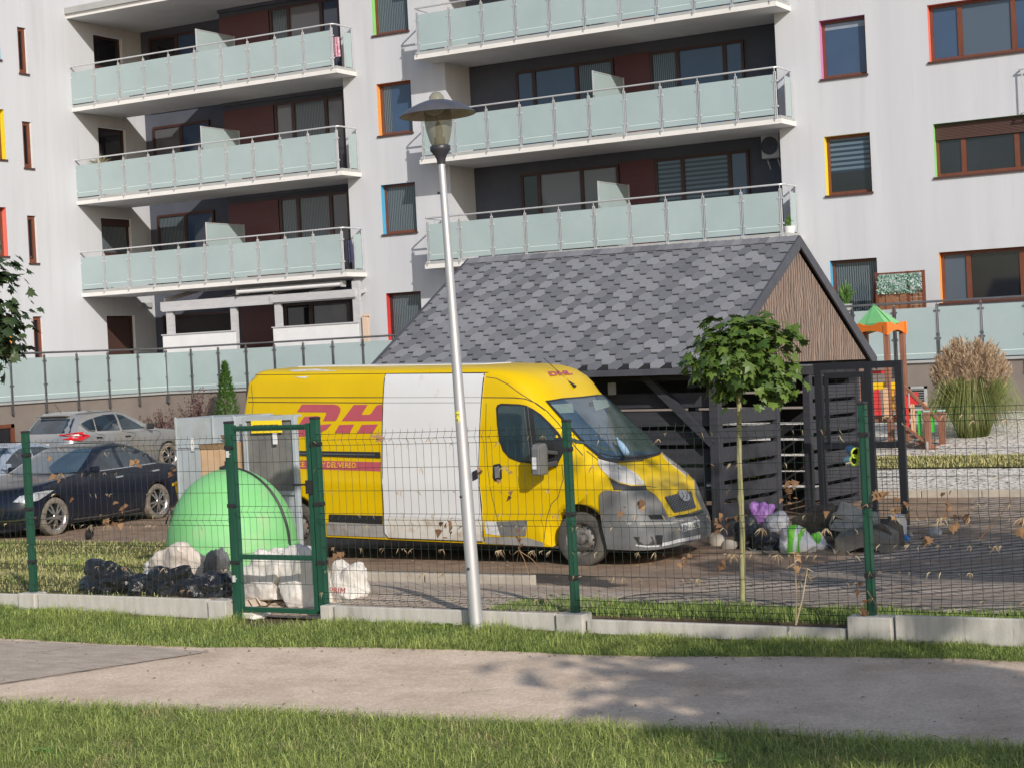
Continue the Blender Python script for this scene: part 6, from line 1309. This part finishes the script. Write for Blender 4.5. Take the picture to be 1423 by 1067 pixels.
# grey bumper, grille, badge, plate
bp=VB.pxq([(834,686),(841,680.8),(868,682),(897,682),(910,688),(917.5,697.5),(922.5,708.5),(927.5,719.2),(945,717)],-.9,.95); 
lo=[(0.0,.62)]; 
right=[(q,z) for q,z in bp if q<0]; left=[(-q,z) for q,z in right[::-1]]
arch=[(-1-(.37-0*.42)-.0+ .0,.0)]
poly=[(VB.side(.385,.25),.25)]+[(VB.side(.385-.02*k,.30+.1*k),.30+.1*k) for k in (0,1,2)]+right+left+[(-VB.side(.385-.02*k,.30+.1*k),.30+.1*k) for k in (2,1,0)]+[(-VB.side(.385,.25),.25)]
bump=VB.drape(poly,.022,'bumper','bumper_grey',van,res=.06,thick=.022)
VB.strip(P([(852,722),(873,727),(902,728),(930,727),(948,724)],-.8,.6),.035,.028,'bumper_ridge','sill_grey',bump)
yn=P([(897,681),(915,677.5),(937,676)],-.4,.98); yb=P([(927,719),(922,709),(917,698),(909,688.5)],-.3,.75)
yp=PL([(0,yb[0][1]-.01)]+list(yb)+[yn[0],yn[1],(0,yn[2][1])],'F').both(); VB.drape(yp,.030,'grille_panel','van_yellow',van,res=.06,thick=.02)
gT,gB=P([(920.5,692),(934,713.5)],-.3,.8); gtop,gbot=gT[1]+.015,gB[1]-.005
gp=PL([(0,gbot),gB,gT,(0,gtop)],'F').both(); gr_=VB.drape(gp,.036,'grille','black',van,res=.06)
def gclip(p,q):                                # keep a bar inside the grille
    out=[]
    for k in range(31):
        a,z=lerp(p[0],q[0],k/30),lerp(p[1],q[1],k/30); t=(z-gbot)/(gtop-gbot); w_=lerp(abs(gB[0]),abs(gT[0]),t)
        if 0<=t<=1 and abs(a)<=w_: out.append((a,z))
    return PL([out[0],out[-1]],'F') if len(out)>2 else None
for k in range(-9,10):
    for sl in (.28,-.28):
        c_=gclip((k*.09-sl,gbot),(k*.09+sl,gtop))
        if c_: VB.strip(c_,.010,.040+(.001 if sl>0 else 0),'grille_bar','steel_dark',gr_)
bd_=P([(937,683.5),(943,681.5),(949,683),(953,688),(955,694),(952,697.5),(946,697.5),(941,692)],0,.9); bg_=VB.drape(bd_,.050,'badge','chrome',van,res=.05,thick=.02); VB.strip(P([(943,686),(946,690),(944,694)],0,.88),.018,.052,'badge_figure','steel_dark',bg_); VB.strip(P([(948,685),(950,690),(949,695)],0,.88),.012,.052,'badge_figure','steel_dark',bg_)
VB.drape(P([(899,716.5),(917,716),(921,722),(903,722)],-.4,.6),.026,'bumper_slot','black',bump); VB.drape(P([(881,745),(905,745),(909,755),(900,757),(888,756)],-.6,.38),.026,'fog_lamp_hole','black',bump); VB.strip(P([(884,756),(898,757.5),(914,757)],-.6,.3),.02,.03,'torn_edge','primer',bump); VB.drape(P([(909,743),(919,743),(918,755),(911,755)],-.3,.38),.026,'fog_lamp_hole','black',bump); VB.strip(P([(918,755),(940,750),(970,744)],-.1,.3),.045,.032,'torn_edge','primer',bump)
VB.strip(P([(936,719),(960,716),(975,711)],0,.62),.035,.026,'bumper_slot','black',bump)
pm('plate_white',(.62,.62,.60),(.70,.70,.68),scale=20,rough=.5)
pc_=Vector((1.185,.0,.448))
mb=MB(); mb.box(1.062,1.085,-.26,.26,pc_.z-.057,pc_.z+.057); pt_=mb.build('number_plate','plate_white',van,local=True,bevel=.006)
vs,fs=textmesh('DJ 1170U',.088,spacing=1.02,bold=.002); wv=max(v.x for v in vs); mb=MB(); mb.add([(1.087,-.215+v.x*.45/wv,pc_.z-.032+v.y) for v in vs],fs); mb.build('plate_lettering','black',pt_,local=True); mb=MB(); mb.box(1.0855,1.0865,-.255,-.222,pc_.z-.05,pc_.z+.05); mb.build('plate_band','play_blue',pt_,local=True)
# roof lettering, aerial
vs,fs=textmesh('DHL',.13,shear=.35,bold=.006); a=P([(764,523)],-.3,2.3)[0]; 
mb=MB(); qs=P([(796,520)],.1,2.4)[0]; wv=max(v.x for v in vs); zt_=a[1]
mb.add([VB.mapF(lerp(a[0],qs[0],v.x/wv),zt_+(v.y)*.55)+VB.nrm('F',0,zt_)*.010 for v in vs],fs); mb.build('faded_lettering','van_red',van,local=True)
b=VB.mapF(*P([(795,535)],.1,2.3)[0]); mb=MB(); mb.obox(b+Vector((0,0,.01)),(.05,0,-.03),(0,.02,0),(.008,0,.012)); mb.tube([b+Vector((0,0,.01)),b+Vector((-.42,.0,.36))],.005,5); mb.build('aerial','black_trim',van,local=True)
mb=MB(); mb.box(-4.8,-1.7,-.35,.35,2.535,2.552); mb.build('roof_panel','van_white',van,local=True,bevel=.01)
# wing mirror
ml=VB.mapS(*P([(770,640)],-1.4,1.35)[0]); mc=ml+Vector((-.13,-.20,.04)); mr=MB(); mr.bar(ml+Vector((.05,0,-.02)),mc+Vector((0,.08,-.10)),.10,.07); mr.bar(ml+Vector((.05,0,.10)),mc+Vector((.03,.05,.09)),.07,.05); mo=mr.build('mirror_arm','black_trim',van,local=True,bevel=.01)
mr=MB(); mr.prism([(mc.x-.02+.14*0,mc.y-.13,mc.z-.20),(mc.x-.02,mc.y+.10,mc.z-.20),(mc.x-.02,mc.y+.10,mc.z+.14),(mc.x-.02,mc.y+.05,mc.z+.20),(mc.x-.02,mc.y-.10,mc.z+.19),(mc.x-.02,mc.y-.13,mc.z+.13)],(.13,0,0)); mo=mr.build('mirror_housing','bumper_grey',van,local=True,bevel=.025)
mr=MB(); mr.box(mc.x-.028,mc.x-.021,mc.y-.11,mc.y+.08,mc.z-.17,mc.z+.15); mr.build('mirror_glass','van_glass',mo,local=True); mr=MB(); mr.box(mc.x+.0,mc.x+.06,mc.y-.142,mc.y-.131,mc.z-.12,mc.z+.03); mr.build('indicator','primer',mo,local=True)
for x in (0,-4.44):
    for sg in (-1,1): wheel(van,x,sg*.945,.345,.345,.215,.215,sg)
# bottle on the windscreen
pm('bottle_blue',(.16,.33,.52),(.35,.50,.62),scale=9,rough=.15,spec=.7,bump=.3); a=VB.mapF(*P([(853,613)],.1,1.5)[0])+VB.nrm('F',0,1.5)*.06; b=VB.mapF(*P([(867,636)],.2,1.3)[0])+VB.nrm('F',0,1.4)*.065
bt=MB(); a,b=VM@a,VM@b; L=(b-a).length; bt.lathe([(0,0),(.016,0),(.016,.025),(.014,.03),(.035,.09),(.045,.14),(.043,L*.55),(.046,L*.6),(.045,L-.02),(.03,L),(0,L)],a,14,ax=(b-a)); tag(bt.build('plastic_bottle','bottle_blue',smooth=60),'crushed blue plastic bottle lying at the foot of the van windscreen','bottle')
# ---------------------------------------------------------------- cars
def car_matrix(px,py,s,hx,hy,hub,yl,zg):
    "matrix from the front hub seen at a pixel at a given scale; heading (hx,hy)"
    d=ray(px,py); P0=EYE+d*(FPX/s); f=Vector((hx,hy,0)).normalized(); l=Vector((-f.y,f.x,0)); o=P0-l*yl; o.z=zg; return axes_matrix(o,f,l,Vector((0,0,1)))
pm('car_navy',(.006,.009,.02),(.010,.014,.028),scale=2,rough=.3,spec=.4,coat=.25,col3=(.04,.035,.032),scale3=2.2,thr3=(.55,.85)); pm('car_silver',(.33,.335,.35),(.38,.385,.40),scale=2,rough=.3,metal=.55,coat=.5,col3=(.36,.32,.25),scale3=1.2,thr3=(.48,.8)); pm('car_blue',(.30,.36,.46),(.36,.42,.52),scale=2,rough=.25,metal=.3,coat=.5)
pm('car_glass',(.012,.018,.028),(.03,.05,.075),scale=1.5,rough=.04,spec=.9); pm('lamp_clear',(.22,.24,.27),(.48,.50,.54),scale=14,rough=.1,spec=.8,coat=.7); pm('lamp_red',(.55,.012,.02),(.62,.02,.03),scale=8,rough=.15,coat=.5); pm('lamp_white',(.75,.72,.72),rough=.2)
def sedan(M_,label,paint,name='parked_car',mud=True):
    t=thing(name,label,'car',mat=M_); body_M[t.name]=M_
    L_=[(.18,.80,.40,-3.48,.35,.80),(.28,.86,.45,-3.56,.40,.86),(.45,.90,.48,-3.60,.42,.885),(.60,.88,.48,-3.61,.42,.895),(.72,.82,.46,-3.60,.40,.90),(.82,.70,.42,-3.58,.38,.895),(.88,.52,.36,-3.56,.36,.885),(.93,.22,.30,-3.50,.35,.875),(.97,-.15,.26,-3.40,.34,.865),(1.00,-.42,.24,-3.20,.32,.85),(1.02,-.50,.24,-3.06,.32,.84),(1.12,-.68,.26,-2.92,.32,.79),(1.24,-.90,.28,-2.74,.32,.735),(1.34,-1.10,.30,-2.54,.34,.685),(1.40,-1.25,.32,-2.38,.38,.645),(1.44,-1.42,.36,-2.2,.42,.59),(1.465,-1.65,.40,-2.0,.45,.47)]
    B=Body(L_,M_); b=B.mesh('body',paint,t,smooth=34); arches(b,(0,-2.70),.365,.325,.85,t)
    mb=MB(); mb.box(-3.3,.6,-.78,.78,.16,.20); mb.build('underbody','van_dark_brown',t,local=True)
    for sg in (-1,1):
        S_=lambda x,z: (sg*(1+(B.at(z)[0]-B.at(z)[1]-x)),z)
        B.drape([S_(-.92,1.02),S_(-1.05,1.12),S_(-1.28,1.26),S_(-1.50,1.355),S_(-1.72,1.375),S_(-1.72,1.02)],.006,'front_window','car_glass',t); B.drape([S_(-1.82,1.02),S_(-1.82,1.375),S_(-2.10,1.365),S_(-2.38,1.29),S_(-2.55,1.18),S_(-2.58,1.03)],.006,'rear_window','car_glass',t); B.drape([S_(-2.64,1.04),S_(-2.60,1.17),S_(-2.52,1.24),S_(-2.80,1.10),S_(-2.86,1.05)],.006,'quarter_window','car_glass',t)
        B.strip([S_(-.86,1.005),S_(-1.8,1.01),S_(-2.86,1.03)],.018,.008,'window_trim','chrome',t); B.strip([S_(-.55,.9),S_(-.62,.6),S_(-.55,.3)],.008,.004,'door_seam','black',t); B.strip([S_(-1.77,1.0),S_(-1.79,.6),S_(-1.74,.28)],.008,.004,'door_seam','black',t); B.strip([S_(-2.75,1.0),S_(-2.72,.85),S_(-2.42,.62),S_(-2.36,.30)],.008,.004,'door_seam','black',t)
        for x,z in ((-1.52,.845),(-2.52,.875)): B.drape([S_(x,z),S_(x-.20,z+.008),S_(x-.20,z+.036),S_(x,z+.03)],.03,'door_handle','chrome',t,thick=.02)
        B.drape([(sg*.50,.64),(sg*.72,.62),(sg*.95,.64),(sg*1.10,.70),(sg*1.26,.78),(sg*1.05,.79),(sg*.85,.775),(sg*.58,.73)],.008,'headlight','lamp_clear',t,res=.06); B.strip([S_(-.45,.23),S_(-1.3,.21),S_(-2.2,.24)],.03,.006,'sill_trim','steel_dark',t)
        mb=MB(); c=B.surf(*S_(-.95,1.04)); mb.obox(c+Vector((.02,sg*.13,.02)),(.05,0,0),(0,.09,0),(0,0,.06)); mb.build('wing_mirror',paint,t,local=True,bevel=.03)
    B.drape([(-.80,1.03),(-.4,1.015),(0,1.01),(.4,1.015),(.80,1.03),(.78,1.15),(.72,1.30),(.66,1.385),(0,1.405),(-.66,1.385),(-.72,1.30),(-.78,1.15)],.007,'windscreen','screen_glass',t,res=.08)
    B.drape([(-.36,.40),(.36,.40),(.42,.56),(-.42,.56)],.008,'grille','black',t,res=.08); B.strip([(-.95,.36),(-.5,.33),(0,.33),(.5,.33),(.95,.36)],.03,.01,'bumper_trim','chrome',t); B.drape([(-.75,.24),(.75,.24),(.6,.31),(-.6,.31)],.008,'lower_grille','black',t,res=.08)
    mb=MB(); mb.box(.90,.915,-.26,.26,.44,.55); mb.build('number_plate','plate_white',t,local=True)
    for x in (0,-2.70):
        for sg in (-1,1): wheel(t,x,sg*.875,.325,.325,.2,.235,sg,'alloy','tyre_muddy')
    return t,B
MC=car_matrix(78,716,81.5,.03,-1,0,.875,-.40)
c1_,CB=sedan(MC,'dark navy saloon with muddy wheels parked nose to the lawn','car_navy')
M3=axes_matrix(MC.translation+Vector((-3.05,.9,0)),Vector((-.02,-1,0)).normalized(),Vector((1,-.02,0)).normalized(),Vector((0,0,1)))
sedan(M3,'silver blue car cut by the left edge of the photo, beside the dark navy saloon','car_blue')
# silver suv seen from its rear right corner
def suv(M_,label,paint):
    t=thing('parked_suv',label,'car',mat=M_); body_M[t.name]=M_
    L_=[(.22,.78,.40,-3.42,.25,.82),(.34,.86,.45,-3.52,.28,.90),(.55,.90,.48,-3.56,.30,.915),(.75,.88,.46,-3.56,.30,.925),(.88,.80,.42,-3.55,.30,.925),(.98,.62,.36,-3.53,.30,.915),(1.04,.30,.30,-3.51,.30,.905),(1.08,-.10,.26,-3.49,.30,.895),(1.11,-.32,.25,-3.47,.30,.885),(1.25,-.62,.26,-3.38,.30,.83),(1.40,-.92,.28,-3.24,.30,.77),(1.52,-1.18,.30,-3.12,.30,.72),(1.585,-1.38,.34,-3.08,.30,.68),(1.625,-1.62,.4,-3.04,.32,.60),(1.65,-1.95,.42,-2.75,.4,.45)]
    B=Body(L_,M_); b=B.mesh('body',paint,t,smooth=34); arches(b,(0,-2.64),.40,.345,.88,t)
    mb=MB(); mb.box(-3.3,.6,-.8,.8,.2,.24); mb.build('underbody','van_dark_brown',t,local=True)
    for sg in (-1,1):
        S_=lambda x,z: (sg*(1+(B.at(z)[0]-B.at(z)[1]-x)),z)
        B.drape([S_(-.85,1.12),S_(-1.15,1.30),S_(-1.50,1.49),S_(-1.70,1.53),S_(-1.66,1.12)],.006,'front_window','car_glass',t); B.drape([S_(-1.74,1.12),S_(-1.78,1.535),S_(-2.15,1.53),S_(-2.50,1.48),S_(-2.52,1.15)],.006,'rear_window','car_glass',t); B.drape([S_(-2.56,1.17),S_(-2.54,1.47),S_(-2.80,1.42),S_(-2.98,1.36),S_(-2.78,1.20)],.006,'quarter_window','car_glass',t); B.strip([S_(-2.60,1.15),S_(-2.82,1.19),S_(-3.02,1.36)],.03,.009,'window_trim','chrome',t)
        for x,z in ((-1.42,.97),(-2.42,1.0)): B.drape([S_(x,z),S_(x-.20,z+.008),S_(x-.20,z+.04),S_(x,z+.035)],.03,'door_handle',paint,t,thick=.02); B.drape([S_(x+.02,z-.04),S_(x-.18,z-.04),S_(x-.18,z),S_(x+.02,z)],.004,'handle_recess','black_trim',t)
        B.strip([S_(-.55,1.05),S_(-.62,.7),S_(-.55,.34)],.008,.004,'door_seam','black',t); B.strip([S_(-1.70,1.1),S_(-1.72,.7),S_(-1.66,.34)],.008,.004,'door_seam','black',t); B.strip([S_(-2.6,1.12),S_(-2.55,.9),S_(-2.25,.7),S_(-2.2,.36)],.008,.004,'door_seam','black',t)
        Lr=lambda z: (B.at(z)[0]-B.at(z)[1])-(B.at(z)[2]+B.at(z)[3]); R_=lambda q,z: (sg*(1+Lr(z)+q*.3),z)
        B.drape([R_(-1.1,1.07),R_(-.4,1.15),R_(.1,1.15),R_(.55,1.12),R_(.80,1.09),R_(.72,.99),R_(.3,.97),R_(-.3,.95),R_(-.6,.98)],.035,'tail_lamp','lamp_red',t,res=.05); B.drape([R_(-.1,1.04),R_(.3,1.04),R_(.26,1.09),R_(-.06,1.085)],.040,'reversing_lamp','lamp_white',t,res=.05)
        mb=MB(); c=B.surf(*S_(-.80,1.13)); mb.obox(c+Vector((.02,sg*.13,.04)),(.05,0,0),(0,.10,0),(0,0,.075)); mb.build('wing_mirror','black_trim',t,local=True,bevel=.03)
        B.strip([S_(-1.5,1.60),S_(-2.2,1.605),S_(-2.9,1.59)],.03,.012,'roof_rail','steel_dark',t)
    Z0,Z1=1.16,1.50
    mb=MB(); vs=[]
    for z in (Z0,1.28,1.40,Z1):
        xf,Bq,xr,Br,w=B.at(z); 
        for k in range(9): y=lerp(-.90,.90,k/8)*w; a=min(1,abs(y)/w)**(1/.45); a=math.acos(min(1,a)); vs.append((xr+Br*(1-math.sin(a))-.012,y,z))
    mb.add(vs,[(i*9+j,i*9+j+1,(i+1)*9+j+1,(i+1)*9+j) for i in range(3) for j in range(8)]); mb.build('rear_screen','car_glass',t,local=True,smooth=40)
    mb=MB(); mb.box(-3.20,-2.92,-.52,.52,1.56,1.60); mb.build('spoiler',paint,t,local=True,bevel=.015); mb=MB(); mb.tube([(-2.85,0,1.64),(-3.05,0,1.86)],.006,5); mb.build('aerial','black_trim',t,local=True); mb=MB(); mb.box(-3.575,-3.562,-.26,.26,.80,.91); mb.build('number_plate','plate_white',t,local=True)
    for x in (0,-2.64):
        for sg in (-1,1): wheel(t,x,sg*.90,.345,.345,.21,.245,sg,'alloy','tyre_muddy')
    return t
suv(car_matrix(236,631,53.5,.03,1,0,-.90,-.25),'silver grey SUV with red tail lamps parked nose to the terrace wall','car_silver')
